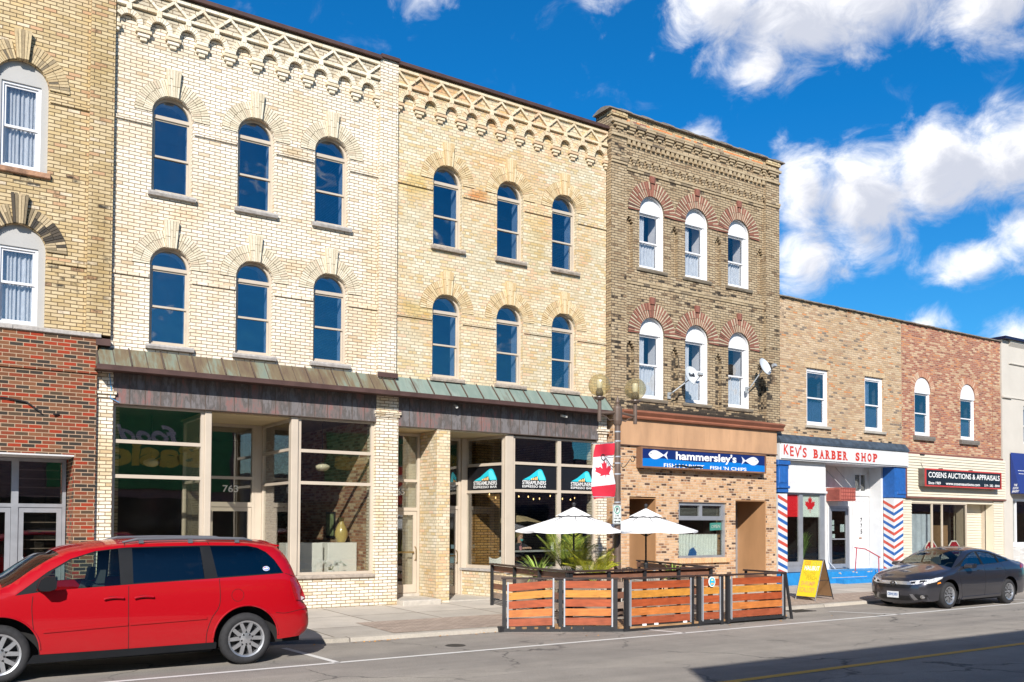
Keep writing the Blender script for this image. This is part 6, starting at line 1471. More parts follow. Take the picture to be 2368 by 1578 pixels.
for sg in (-1, 1):
    q = MB(); K.front(q, [(sg*.36, .575), (sg*.58, .60), (sg*.74, .665), (sg*.75, .72), (sg*.55, .70), (sg*.38, .665)], .008); 
    V_, F_ = dense(sh([(.20, .615), (.42, .655), (.62, .735), (.66, .775), (.45, .755), (.24, .70)]), .05, lambda x, z: (x, K.cy+sg*(K.y(x, z)+.006), z)); q.add(V_, F_); hl = q.build('headlight', HL, car, smooth=True)
    q = MB(); K.front(q, [(sg*.40, .60), (sg*.52, .615), (sg*.52, .665), (sg*.42, .65)], .013); K.front(q, [(sg*.60, .635), (sg*.70, .675), (sg*.69, .70), (sg*.60, .685)], .013); q.build('lamp_reflector', BLACKP, hl)
    q = MB(); K.front(q, [(sg*.47, .215), (sg*.76, .24), (sg*.74, .35), (sg*.52, .36)], .006); build_each(q, 'fog_recess', BLACKP, car)
    q = MB(); K.front(q, [(sg*.40, .355), (sg*.47, .36), (sg*.56, .225), (sg*.47, .205)], .010); q.build('bumper_trim', plain('satin_trim', (.35, .35, .37), .3, metal=.8), car)
    q = MB(); K.front(q, [(sg*.66+.045*math.cos(a), .295+.045*math.sin(a)) for a in [k*.5236 for k in range(12)]], .014); q.build('fog_light', CHROME, car)
    q = MB(); V_, F_ = dense(sh([(.46, .60), (.58, .625), (.56, .655), (.48, .64)]), .05, lambda x, z: (x, K.cy+sg*(K.y(x, z)+.006), z)); q.add(V_, F_); q.build('side_marker', plain('amber_lamp', (.85, .25, .02), .25), car)
    q = MB(); K.slab(q, sh([(4.20, .90), (4.50, .97), (4.52, 1.03), (4.36, 1.045), (4.22, .98)]), .012, (sg,), lip=.02, step=.05); q.build('tail_light', REDL_, car, smooth=True, auto=30)
q = MB(); K.front(q, [(-.40, .49), (.40, .49), (.46, .575), (-.46, .575)], .006); q.build('upper_grille', BLACKP, car)
q = MB(); K.front(q, [(-.44, .578), (.44, .578), (.42, .645), (.70, .735), (.70, .715), (.40, .668), (-.40, .668), (-.70, .715), (-.70, .735), (-.42, .645)][:3]+[(.40, .655), (-.40, .655), (-.42, .645)], .014); q.build('chrome_bar', plain('dark_chrome', (.55, .55, .56), .25, metal=.7), car)
q = MB()
for sg in (-1, 1): K.front(q, [(sg*.40, .668), (sg*.74, .722), (sg*.76, .74), (sg*.38, .688)], .013)
q.build('lamp_brow', CHROME, car)
q = MB(); K.front(q, [(-.42, .20), (.42, .20), (.38, .31), (-.38, .31)], .006); li = q.build('lower_grille', BLACKP, car)
em = MB()
xe = K.tree.ray_cast(Vector((ox-2, K.cy, .60)), Vector((1, 0, 0)))[0].x
for pts in ([(-.055, .56), (-.03, .56), (-.022, .64), (-.058, .64)], [(.055, .56), (.03, .56), (.022, .64), (.058, .64)], [(-.03, .59), (.03, .59), (.028, .612), (-.028, .612)]): em.prism([(K.cy+a, b) for a, b in pts], xe-.03, xe-.012, ax='x')
em.prism([[(K.cy+.075*math.cos(a)*1.0, .60+.055*math.sin(a)) for a in [k*math.pi/10 for k in range(20)]], [(K.cy+.066*math.cos(a), .60+.047*math.sin(a)) for a in [k*math.pi/10 for k in range(20)]]], xe-.03, xe-.012, ax='x'); em.build('badge', CHROME, car)
xp = K.tree.ray_cast(Vector((ox-2, K.cy, .33)), Vector((1, 0, 0)))[0].x-.025
q = MB(); q.box(xp-.006, xp, K.cy-.155, K.cy+.155, .255, .405); pl = q.build('licence_plate', plain('plate_white', (.66, .68, .70), .4, var=.05), car)
q = MB(); put_text(q, 'CBWJ 855', lambda u, v: (xp-.009, K.cy+.135-.27*u, .285+.085*v), bold=.02); q.build('plate_number', plain('plate_blue', (.03, .12, .35), .5), pl)
for cx in (ox+.93, ox+3.60):
    for sg in (-1, 1): wheel(car, cx, K.cy+sg*.885, .318, .318, .212, .21, sg, 'sedan')
q = MB(); q.box(ox+1.34, ox+3.2, K.cy-.82, K.cy+.82, .17, .4); q.box(ox+.3, ox+4.4, K.cy-.64, K.cy+.64, .19, .66); q.build('underbody', MATS['underbody_black'], car)
q = MB(); q.prism(sh([(1.2, .72), (1.62, .72), (1.66, .86), (1.5, .95), (1.25, .95)]), K.cy-.75, K.cy+.75); q.build('dashboard', DASH, car)
seats(car, (ox+1.95, ox+2.95), (K.cy-.36, K.cy+.36), .42, .98, SEAT); steering(car, ox+1.78, K.cy-.36, .90, DASH)
q = MB(); q.box(ox+1.36, ox+1.38, K.cy-.86, K.cy-.74, .10, .33); q.build('mud_flap', BLACKP, car)
# ================================================================== patio: deck, fences, umbrellas, plants, chairs
def wood(name, col, var=.22):
    mt, nt, b = new_mat(name); p = N(nt, 'ShaderNodeTexCoord').outputs['Object']
    n1 = noise(nt, p, 3.2, 6, .62, (1.2, 1.2, 9)); n2 = noise(nt, p, 5, 3, .5)
    knot = N(nt, 'ShaderNodeTexVoronoi', ins={'Vector': p, 'Scale': 3.4}); kk = N(nt, 'ShaderNodeMapRange', ins={0: knot.outputs['Distance'], 1: .03, 2: .09, 3: 1.0, 4: 0.0}).outputs[0]
    c = ramp(nt, n1, [(.3, tuple(x*(1-var) for x in col)), (.7, tuple(min(1, x*(1+var)) for x in col))])
    c = mix(nt, .8, c, ramp(nt, n2, [(.3, (.8, .74, .7)), (.7, (1.12, 1.1, 1.1))]), 'MULTIPLY'); c = mix(nt, mth(nt, 'MULTIPLY', kk, .6), c, tuple(x*.35 for x in col))
    S(b, 'Base Color', c); S(b, 'Roughness', .5); bump(nt, b, n1, .2, .005); MATS[name] = mt; return mt
WRED = wood('red_stained_slat', (.34, .070, .020)); WORG = wood('orange_stained_slat', (.50, .17, .04)); WYEL = wood('honey_stained_slat', (.50, .225, .035)); WRB = wood('brick_red_stained_slat', (.31, .075, .03))
WBRN = wood('brown_fence_board', (.20, .095, .06)); WGRY = wood('grey_brown_board', (.27, .21, .165)); WDECK = wood('deck_plank', (.36, .22, .11))
RAILB = plain('dark_brown_rail', (.045, .028, .024), .4, var=.2); GALV = plain('galvanised_bracket', (.50, .53, .57), .4, metal=.5)
def oriented(p0, p1):
    d = Vector((p1[0]-p0[0], p1[1]-p0[1])); L = d.length; d /= L; n_ = Vector((d.y, -d.x))      # n_ points to the street side
    return (lambda u, y, z: (p0[0]+d.x*u+n_.x*(-y), p0[1]+d.y*u+n_.y*(-y), z)), L
def fbox(mb, f, u0, u1, y0, y1, z0, z1, lean=0.0):
    P = [(u0, y0, z0), (u1, y0, z0), (u1, y1, z0), (u0, y1, z0), (u0, y0, z1), (u1, y0, z1), (u1, y1, z1), (u0, y1, z1)]
    mb.add([f(u+lean*(z-z0) if lean else u, y, z) for u, y, z in P], [(0, 3, 2, 1), (4, 5, 6, 7), (0, 1, 5, 4), (1, 2, 6, 5), (2, 3, 7, 6), (3, 0, 4, 7)])
TALT = [WRED, WYEL, WRED, WORG, WRB]
def panel(name, p0, p1, label, top_l=.92, top_r=.92, left_post=True, right_post=True, zb=.02, seed=0):
    """street-side panel: black posts, sill and rail, five stained slats held by galvanised strips"""
    f, L = oriented(p0, p1); t = thing(name, label, 'fence', (p0[0], p0[1], 0), 'stained slat fence panels along the deck')
    random.seed(seed)
    for ok, u in ((left_post, .0), (right_post, L-.07)):
        if ok: q = MB(); fbox(q, f, u, u+.07, -.035, .035, .0, .97); q.build('post', BLACKM, t)
    q = MB(); fbox(q, f, .07 if left_post else 0, L-.07, -.03, .03, zb+.02, zb+.085); q.build('bottom_rail', BLACKM, t)
    q = MB(); fbox(q, f, -.02, L+.02, -.05, .05, .972, 1.005); q.build('top_rail', RAILB, t)
    u0, u1 = .12, L-.12; z = .125; H = .135
    gap = (top_r-.125-5*H)/4
    for i, mt in enumerate(reversed(TALT)):
        q = MB(); za = .125+i*(H+gap); dl = (top_l-top_r)*(.35+.65*i/4)
        P = [f(u0, -.04, za+dl), f(u1, -.04, za), f(u1, -.018, za), f(u0, -.018, za+dl), f(u0, -.04, za+H+dl), f(u1, -.04, za+H), f(u1, -.018, za+H), f(u0, -.018, za+H+dl)]
        q.add(P, [(0, 3, 2, 1), (4, 5, 6, 7), (0, 1, 5, 4), (1, 2, 6, 5), (2, 3, 7, 6), (3, 0, 4, 7)]); q.build('slat', mt, t)
    for u in (u0-.03, u1+.005):
        q = MB(); dd = (top_l-top_r) if u < L/2 else 0; fbox(q, f, u, u+.028, -.052, -.041, .09+dd*.35, top_r+.04+dd); fbox(q, f, u+.010, u+.018, -.0409, .0, .09, .9); q.build('metal_strip', GALV, t)
    return t
F0 = [(9.20, -4.67), (10.10, -5.215), (11.04, -5.785), (11.16, -5.86), (12.90, -5.87), (13.02, -5.87), (13.67, -5.92), (13.77, -5.93), (15.50, -5.94)]
panel('slat_fence', F0[0], F0[1], 'left slanted slat panel of the deck fence, its slats sloping', .88, .955, right_post=False, seed=1)
panel('slat_fence', F0[1], F0[2], 'second slat panel from the left in the deck fence', .945, .945, seed=2)
panel('slat_fence', F0[3], F0[4], 'widest slat panel in the middle of the deck fence', seed=3)
pn = panel('slat_fence', F0[5], F0[6], 'narrow slat panel with the round blue badge in the deck fence', seed=4)
panel('slat_fence', F0[7], F0[8], 'rightmost slat panel of the deck fence beside the yellow board', seed=5)
t = thing('round_badge', 'round white and blue badge fixed on the narrow fence panel', 'badge', (13.33, -5.96, .87))
q = MB(); q.lathe([(0, -.012), (.092, -.012), (.092, 0)], (0, 0, 0), ax='y', n=28); q.v = [Vector((13.33+v.x, -5.955+v.y, .865+v.z*1.12)) for v in q.v]; q.build('white_disc', WHITE, t)
q = MB(); q.lathe([(0, -.015), (.074, -.015), (.074, -.012)], (0, 0, 0), ax='y', n=28); q.v = [Vector((13.33+v.x, -5.955+v.y, .865+v.z*1.12)) for v in q.v]; q.build('blue_disc', plain('badge_blue', (.02, .42, .62), .4), t)
q = MB(); q.prism([(13.295, .885), (13.365, .885), (13.345, .925), (13.315, .925)], -5.973, -5.970); q.build('badge_mark', plain('badge_cream', (.80, .72, .35), .4), t)
q = MB(); q.prism([(13.288, .812), (13.372, .812), (13.368, .842), (13.292, .842)], -5.973, -5.970); q.build('badge_stripe', plain('badge_orange', (.75, .40, .15), .4), t)
# leaning end post and returning rail
t = thing('fence_end', 'black end post leaning at the right end of the deck fence with its returning rail', 'fence', (15.6, -5.9, 0))
q = MB(); q.tube([(15.72, -5.95, 0), (15.54, -5.93, .99)], .036, 6); q.build('post', BLACKM, t)
f, L = oriented((15.52, -5.93), (15.62, -4.72))
q = MB(); fbox(q, f, 0, L, -.05, .05, .972, 1.005); q.build('top_rail', RAILB, t)
for i in range(4): q = MB(); fbox(q, f, .05, L-.03, .0, .022, .12+i*.215, .12+i*.215+.13); q.build('board', WBRN, t)
for u in (L*.45, L-.06): q = MB(); fbox(q, f, u, u+.06, -.03, .0, .0, .97); q.build('post', BLACKM, t)
# deck of planks
t = thing('walkway_deck', 'low wooden plank deck laid in the parking lane behind the slat fence', 'deck', (12.4, -5.3, 0))
q = MB(); n = 12
poly = [(9.12, -4.72), (11.10, -5.83), (15.62, -5.93), (15.62, -4.72)]
for i in range(11):
    y0 = -4.72-i*.11; y1 = y0-.102
    xl = 9.12+max(0, (-4.72-y1))*1.78; q.box(min(xl, 15), 15.62, max(y1, -5.90), y0, .05, .088+random.uniform(-.002, .002))
q.build('planks', WDECK, t)
q = MB()
f, L = oriented((9.10, -4.70), (11.12, -5.86)); fbox(q, f, 0, L, -.0, .05, .0, .052); q.box(11.12, 15.62, -5.90, -5.86, .0, .052); q.box(9.1, 9.2, -4.75, -4.66, 0, .10); q.build('deck_frame', BLACKM, t)
random.seed(8)
for i, x in enumerate((11.55, 11.85, 12.60, 13.33, 14.35, 14.55, 14.75, 14.95, 15.3)):
    q = MB(); q.box(x, x+.10, -5.915, -5.905, .088, .125); tag(q.build('white_tag', WHITE, org=(x, -5.91, .09)), 'small white tag stuck along the street edge of the deck', 'tag', 'white tags along the deck edge')
# inner fence round the sidewalk patio
def inner(name, p0, p1, label, n_posts, z0=.10, boards=4, seed=0, skip_top=False):
    f, L = oriented(p0, p1); t = thing(name, label, 'fence', (p0[0], p0[1], z0), 'brown board fence round the sidewalk patio')
    q = MB(); fbox(q, f, -.03, L+.03, -.06, .06, z0+.95, z0+.985); q.build('top_rail', RAILB, t)
    for i in range(n_posts): u = (L-.06)*i/(n_posts-1); q = MB(); fbox(q, f, u, u+.06, -.03, .03, z0-.02, z0+.95); q.build('post', BLACKM, t)
    for i in range(boards):
        z = z0+.80-i*.205
        q = MB(); fbox(q, f, .0, L, .031, .053, z, z+.13); q.build('board', WBRN if i % 2 == 0 else WGRY, t)
    return t
inner('patio_fence', (11.23, -1.04), (10.78, -4.60), 'brown board patio fence running from the espresso bar wall to the kerb', 4)
inner('patio_fence', (10.80, -4.62), (14.66, -4.66), 'long brown board patio fence along the kerb behind the deck', 5)
inner('patio_fence', (14.66, -4.62), (15.66, -1.10), 'brown board patio fence closing the patio in front of the fish shop', 4)

# umbrellas
UMBF = plain('white_umbrella_cloth', (.80, .80, .80), .8, var=.03, vscale=2)
def umbrella(x, y, label, rot, r=1.33, ztop=2.34, zrim=1.86):
    t = thing('patio_umbrella', label, 'umbrella', (x, y, .12), 'white patio umbrellas')
    q = MB(); vs = []; fs = []; ns = 8; m_ = 6
    def pt(k, s, sub):     # rib k, fraction s from vent
        a = rot+2*math.pi*(k+sub/4)/ns; rr = r*s; sag = 1-.045*math.sin(math.pi*sub/4)*s; z = ztop-.06-(ztop-.06-zrim)*(s**.92)-(.015*math.sin(math.pi*sub/4)*s)
        return (x+math.cos(a)*rr*sag*(math.cos(math.pi/ns)/math.cos((sub/4-.5)*2*math.pi/ns) if True else 1), y+math.sin(a)*rr*sag*(math.cos(math.pi/ns)/math.cos((sub/4-.5)*2*math.pi/ns)), z)
    S_ = [.12, .26, .4, .6, .8, 1.0]
    for s in S_:
        for k in range(ns):
            for sub in range(4): vs.append(pt(k, s, sub))
    W_ = ns*4
    for i in range(len(S_)-1):
        for k in range(W_): fs.append((i*W_+k, i*W_+(k+1) % W_, (i+1)*W_+(k+1) % W_, (i+1)*W_+k))
    b0 = len(vs)
    for k in range(W_): p = Vector(vs[(len(S_)-1)*W_+k]); vs.append((p.x, p.y, p.z-.045+(.012 if k % 4 == 0 else 0)))
    for k in range(W_): fs.append(((len(S_)-1)*W_+k, (len(S_)-1)*W_+(k+1) % W_, b0+(k+1) % W_, b0+k))
    q.add(vs, fs); cn = q.build('canopy', UMBF, t)
    q = MB(); vs = [(x, y, ztop+.03)]; 
    for k in range(W_):
        a = rot+2*math.pi*k/W_; c_ = .40*(math.cos(math.pi/ns)/math.cos(((k % 4)/4-.5)*2*math.pi/ns)); vs.append((x+math.cos(a)*c_, y+math.sin(a)*c_, ztop-.165+(.014 if k % 4 == 2 else 0)))
    q.add(vs, [(0, 1+k, 1+(k+1) % W_) for k in range(W_)]); q.build('vent', UMBF, cn)
    for k in range(ns):
        a = rot+2*math.pi*k/ns; q = MB(); q.tube([(x, y, ztop-.06), (x+math.cos(a)*r*.93, y+math.sin(a)*r*.93, zrim-.005)], .009, 4); q.build('rib', BLACKM, t)
        q = MB(); q.tube([(x, y, ztop-.62), (x+math.cos(a)*r*.5, y+math.sin(a)*r*.5, ztop-.06-(ztop-zrim)*.5)], .007, 4); q.build('strut', BLACKM, t)
    q = MB(); q.tube([(x, y, .14), (x, y, ztop+.03)], .021, 10); q.build('pole', BLACKM, t)
    q = MB(); q.lathe([(0, ztop+.03), (.03, ztop+.035), (.028, ztop+.06), (.045, ztop+.085), (.045, ztop+.105), (.02, ztop+.13), (0, ztop+.135)], (x, y, 0), n=14); q.build('finial', BLACKM, t, smooth=True)
    q = MB(); q.lathe([(.022, .98), (.045, 1.0), (.05, 1.10), (.04, 1.16), (.022, 1.18)], (x, y, 0), n=14); q.tube([(x, y, 1.08), (x-.09, y-.03, 1.08)], .012, 6); q.build('crank', BLACKM, t)
    q = MB(); q.lathe([(0, .19), (.05, .19), (.06, .15), (.24, .135), (.25, .11), (0, .11)], (x, y, 0), n=20); q.build('base', BLACKM, t)
    return t
umbrella(11.90, -3.3, 'white patio umbrella left of the lamp post, in front of the espresso bar window', .22, r=1.26)
umbrella(14.00, -3.25, 'white patio umbrella right of the lamp post, in front of the fish shop', .30, r=1.22)
tan = thing('tan_umbrella', 'tan patio umbrella seen inside behind the espresso bar glass', 'umbrella', (14.4, 3.0, .15))
q = MB(); n = 8; vs = [(14.4, 3.0, 2.36)]+[(14.4+1.1*math.cos(2*math.pi*k/n), 3.0+1.1*math.sin(2*math.pi*k/n), 1.98) for k in range(n)]; q.add(vs, [(0, 1+k, 1+(k+1) % n) for k in range(n)]); q.build('canopy', plain('tan_canvas', (.42, .33, .2), .8), tan)
q = MB(); q.tube([(14.4, 3, .15), (14.4, 3, 2.4)], .02, 8); q.build('pole', BLACKM, tan)

# plants
YELG = island('yellow_green_leaf', [(0, (.34, .36, .02)), (.4, (.52, .50, .03)), (.7, (.24, .30, .03)), (1, (.62, .55, .06))], .5, .1, var=.4); DKG = island('dark_palm_leaf', [(0, (.07, .12, .015)), (.6, (.20, .26, .03)), (1, (.36, .38, .05))], .5, .1, var=.4); SPG = island('spiky_leaf', [(0, (.12, .24, .03)), (.5, (.30, .44, .08)), (.85, (.48, .56, .18)), (1, (.16, .24, .03))], .45, .1, var=.4)
def ribbon(q, p0, d, L, w, droop, up0, n=8, fold=.0):
    d = Vector(d).normalized(); nrm = Vector((-d.y, d.x, 0)); vs = []
    for k in range(n+1):
        u = k/n; p = Vector(p0)+d*(L*u*(1-.15*u))+Vector((0, 0, up0*L*u-droop*L*u*u)); ww = w*(math.sin(math.pi*min(1, .12+u*.88))**.6)*.5; vs += [p-nrm*ww, p+Vector((0, 0, -ww*.35)), p+nrm*ww]
    q.add(vs, [(3*k+j, 3*k+j+1, 3*k+j+4, 3*k+j+3) for k in range(n) for j in (0, 1)])
def pot(t, x, y, z, r, h, m=None):
    q = MB(); q.lathe([(0, z), (r*.75, z), (r, z+h), (r+.015, z+h), (r+.015, z+h+.03), (r-.02, z+h+.03), (r-.03, z+h-.03), (0, z+h-.03)], (x, y, 0), n=20); q.build('pot', m or plain('dark_planter', (.06, .05, .045), .7), t)
def spiky(x, y, z, h, n, label, seed, r=.16, spread=1.0):
    random.seed(seed); t = thing('spiky_plant', label, 'plant', (x, y, .11)); pot(t, x, y, .11, r, z-.11)
    q = MB()
    for i in range(n):
        a = random.uniform(0, 6.283); up_ = random.uniform(.25, 2.6); L = h*random.uniform(.65, 1)/math.sqrt(1+up_*up_*.5); ribbon(q, (x+random.uniform(-.03, .03), y+random.uniform(-.03, .03), z), (math.cos(a), math.sin(a), 0), L*spread, random.uniform(.018, .032), .55*up_*.6+.25, up_, 8)
    q.build('leaves', SPG, t)
    q = MB()
    for i in range(140):
        a = random.uniform(0, 6.283); rr = r*random.uniform(.3, 1.35); p = Vector((x+math.cos(a)*rr, y+math.sin(a)*rr, z+random.uniform(-.08, .08))); s_ = random.uniform(.012, .03)
        q.add([p+Vector((random.uniform(-s_, s_), random.uniform(-s_, s_), random.uniform(-s_, s_))) for _ in range(4)], [(0, 1, 2), (0, 2, 3)])
    q.build('trailing_foliage', DKG, t); return t
spiky(11.22, -2.95, .80, .75, 85, 'spiky green dracaena in a planter behind the patio fence', 4, spread=1.15)
spiky(13.95, -4.2, .80, .50, 45, 'small spiky grass plant near the right end of the patio fence', 6, r=.13)
def palm(x, y, z, fronds, label, seed, mat, lf=.34, group=None):
    random.seed(seed); t = thing('palm_plant', label, 'plant', (x, y, .11), group); pot(t, x, y, .11, .17, .30)
    st = MB(); q = MB()
    for (a, L, up_, dr) in fronds:
        d = Vector((math.cos(a), math.sin(a), 0)); nrm = Vector((-d.y, d.x, 0)); P = []
        for k in range(15): u = k/14; P.append(Vector((x, y, z))+d*(L*u*(1-.1*u))+Vector((0, 0, up_*L*u-dr*L*u*u)))
        st.tube(P, [.009*(1-.7*k/14) for k in range(15)], 5)
        for k in range(3, 15):
            u = k/14; tdir = (P[min(14, k+1)]-P[k-1]).normalized(); ll = lf*(math.sin(math.pi*(.18+.74*u)))*random.uniform(.9, 1.1)
            for sg in (-1, 1):
                for jj in (0, .5):
                    b0 = P[k]+(P[k]-P[k-1])*jj*-1; dd = (nrm*sg*1.0+tdir*(.75+u*.5)+Vector((0, 0, .10))).normalized(); tip = b0+dd*ll+Vector((0, 0, -.10*ll)); mid = b0+dd*ll*.5+Vector((0, 0, .02)); w_ = tdir*.0095
                    q.add([b0-w_*.6, b0+w_*.6, mid+w_, mid-w_, tip], [(0, 1, 2, 3), (3, 2, 4)])
    st.build('stems', plain('palm_stem', (.28, .27, .05), .6), t); q.build('fronds', mat, t); return t
palm(12.00, -3.85, .76, [(2.6, .62, 1.6, .45), (2.2, .45, 1.9, .5), (3.3, .60, 1.2, .35), (-.1, .62, 1.15, .45), (.35, .72, 1.1, .55), (-.6, .5, 1.2, .5), (1.5, .5, 1.7, .3), (-1.5, .55, 1.5, .5), (-2.2, .6, 1.3, .5), (-1.0, .45, 1.9, .4), (2.9, .72, .9, .35), (.0, .40, 2.0, .35)], 'bright yellow green palm in a pot left of the lamp post', 3, YELG, .40)
palm(13.05, -1.5, .78, [(.1, .75, 1.7, .5), (.8, .7, 1.9, .5), (1.6, .7, 1.9, .4), (2.4, .75, 1.7, .5), (3.1, .7, 1.4, .5), (-.7, .7, 1.5, .5), (-1.5, .75, 1.6, .6), (-2.3, .7, 1.6, .5), (.4, .5, 2.4, .4), (2.0, .5, 2.5, .4), (-.2, .85, 1.2, .4)], 'taller dark green palm in a pot behind the lamp post', 9, DKG, .42)
# planter shelf things behind the fence
q = MB(); q.box(9.9, 9.95, 0, .01, 0, .01) if 0 else None
# chairs
CHW = plain('white_plastic_chair', (.70, .70, .68), .4); CHG = plain('grey_plastic_chair', (.42, .41, .38), .45)
def chair(x, y, rz, mt, label):
    t = thing('plastic_chair', label, 'chair', (x, y, .115), 'plastic patio chairs'); t.rotation_euler.z = rz
    o = Vector((x, y, .115))
    q = MB(); q.box(x-.22, x+.22, y-.22, y+.22, .115+.41, .115+.435); q.build('seat', mt, t)
    q = MB()
    for i in range(7):
        a = -1+2*i/6; xx = x+a*.17; h = .115+.86-.10*a*a; q.tube([(xx*1.0, y+.21, .55), (xx, y+.26, .8), (xx+a*.01, y+.29, h)], .011, 5)
    q.tube([(x-.22, y+.20, .54), (x-.21, y+.27, .83), (x-.13, y+.29, .935), (x, y+.30, .975), (x+.13, y+.29, .935), (x+.21, y+.27, .83), (x+.22, y+.20, .54)], .019, 7); q.build('backrest', mt, t)
    for sx in (-1, 1):
        for sy in (-1, 1): q = MB(); q.tube([(x+sx*.20, y+sy*.20, .53), (x+sx*.24, y+sy*.24, .12)], [.022, .016], 7); q.build('leg', mt, t)
        q = MB(); q.tube([(x+sx*.22, y+.22, .76), (x+sx*.25, y-.05, .76), (x+sx*.24, y-.2, .74), (x+sx*.22, y-.2, .54)], .014, 6); q.build('armrest', mt, t)
    return t
chair(12.17, -3.4, 2.9, CHW, 'white plastic chair under the left umbrella'); chair(13.72, -3.5, 3.3, CHG, 'grey plastic chair with a slatted round back right of the lamp post')
chair(14.5, -2.3, 1.9, CHG, 'grey plastic chair under the right umbrella near the fish shop')
def table(x, y, label):
    t = thing('patio_table', label, 'table', (x, y, .115), 'black patio tables')
    q = MB(); q.lathe([(.03, .80), (.42, .80), (.43, .815), (.42, .83), (.03, .83)], (x, y, 0), n=28); q.build('table_top', BLACKM, t)
    for k in range(4): a = k*1.5708+.6; q = MB(); q.tube([(x+.33*math.cos(a), y+.33*math.sin(a), .80), (x+.38*math.cos(a), y+.38*math.sin(a), .12)], .016, 6); q.build('leg', BLACKM, t)
table(11.90, -3.3, 'black round patio table round the left umbrella pole'); table(14.08, -3.25, 'black round patio table round the right umbrella pole')

# ================================================================== lamp post with its banner, hooks and parking sign
LX, LY = 12.49, -4.05
lp = thing('street_lamp', 'brown street lamp post with two smoky amber globes', 'street lamp', (LX, LY, .1))
q = MB(); q.tube([(LX, LY, .1), (LX, LY, 4.10)], [.078, .062], 16); q.lathe([(.12, .08), (.13, .12), (.12, .3), (.085, .36)], (LX, LY, 0), n=16); q.build('pole', LAMPBR, lp, smooth=True, auto=40)
q = MB(); q.lathe([(.07, 4.10), (.085, 4.13), (.10, 4.2), (.10, 4.46), (.085, 4.50), (.05, 4.52), (.035, 4.55), (.05, 4.60), (.03, 4.66), (.012, 4.72), (0, 4.73)], (LX, LY, 0), n=12); q.build('post_top', LAMPBR, lp)
q = MB()
for z in (.9, 2.45, 3.05, 3.28, 3.42, 3.75, 3.95): q.lathe([(.0795-.004*z, z), (.082-.0035*z, z+.005), (.082-.0035*z, z+.025), (.0795-.004*z, z+.03)], (LX, LY, 0), n=14)
q.build('steel_band', GALV, lp)
GLOBE = glass('smoky_amber_globe', (.92, .87, .70), 1.0, .95, 1.6, wavy=0)
_n = GLOBE.node_tree; _o = [n for n in _n.nodes if n.type == 'OUTPUT_MATERIAL'][0]; _s = _o.inputs[0].links[0].from_socket
_d = N(_n, 'ShaderNodeBsdfDiffuse', ins={0: (.66, .58, .38, 1)}); _t = N(_n, 'ShaderNodeBsdfTranslucent', ins={0: (.66, .58, .38, 1)}); _m = N(_n, 'ShaderNodeMixShader', ins={0: .5, 1: _d.outputs[0], 2: _t.outputs[0]})
_n.links.new(N(_n, 'ShaderNodeMixShader', ins={0: .20, 1: _s, 2: _m.outputs[0]}).outputs[0], _o.inputs[0])
for sg in (-1, 1):
    gx = LX+sg*.49; gz = 4.92
    q = MB(); q.tube([(LX, LY, 4.38), (gx, LY, 4.33)], .028, 8); q.tube([(gx, LY, 4.16), (gx, LY, 4.60)], .042, 10)
    q.tube([(LX+sg*.09, LY, 4.22), (LX+sg*.22, LY, 4.20), (LX+sg*.30, LY, 4.26), (gx-sg*.06, LY, 4.30)], .012, 6)
    q.lathe([(.0, 4.60), (.075, 4.61), (.12, 4.655), (.115, 4.675), (0, 4.68)], (gx, LY, 0), n=18); ar_ = q.build('arm', LAMPBR, lp)
    q = MB(); n = 16; q.lathe([(.236*math.sin(math.pi*k/n) if k < n else .002, gz-.236*math.cos(math.pi*k/n)) for k in range(2, n+1)], (gx, LY, 0), n=32); q.build('globe', GLOBE, ar_, smooth=True)
    q = MB(); q.lathe([(0, 4.68), (.075, 4.70), (.085, 4.76), (.06, 4.83), (.05, 4.85), (0, 4.85)], (gx, LY, 0), n=14); q.build('lamp_holder', plain('brown_lamp_holder', (.10, .08, .06), .6), ar_)
    q = MB(); q.lathe([(.045, 4.85), (.058, 4.87), (.06, 5.02), (.05, 5.04), (0, 5.04)], (gx, LY, 0), n=16); q.build('bulb_cover', plain('frosted_cover', (.75, .74, .68), .2), ar_, smooth=True, auto=40)
# banner: vertical flag, wavy
t = thing('flag_banner', 'red and white maple leaf flag banner hanging beside the lamp pole', 'flag', (12.15, LY, 3.1))
bx0, bx1, bz0, bz1 = 11.86, 12.40, 2.56, 3.70
def bp(u, v):
    x = bx0+(bx1-bx0)*u+.05*(1-u)*math.sin(v*3.0+.4)-.09*(1-u)*(1-abs(v-.5)*2)+.05*(1-u)*(v-.5); return (x, LY+.06*math.sin(u*5+v*4)*(1-u*.6)+.035*math.sin(v*9+u*3), bz0+(bz1-bz0)*v+.07*(u-.6))
def cloth(u0, u1, v0, v1, off=0, nu=10, nv=10):
    q = MB(); vs = [(Vector(bp(u0+(u1-u0)*i/nu, v0+(v1-v0)*j/nv))+Vector((0, off, 0))) for j in range(nv+1) for i in range(nu+1)]
    return q.add(vs, [(j*(nu+1)+i, j*(nu+1)+i+1, (j+1)*(nu+1)+i+1, (j+1)*(nu+1)+i) for j in range(nv) for i in range(nu)])
FR = plain('banner_red', (.58, .02, .045), .75, var=.08); FW = plain('banner_white', (.74, .74, .76), .75, var=.05)
cloth(0, 1, 0, .23).build('red_field', FR, t, smooth=True); cloth(0, 1, .23, .77, nv=16).build('white_field', FW, t, smooth=True); cloth(0, 1, .77, 1).build('red_field', FR, t, smooth=True)
V_, F_ = dense([(.52+z*.50, .50-x*.33) for x, z in LEAF][::-1] if False else [(.50+(-z)*.62+.06, .50+x*.42) for x, z in LEAF], .04, lambda u, v: tuple(Vector(bp(u, v))+Vector((0, -.004, 0))))
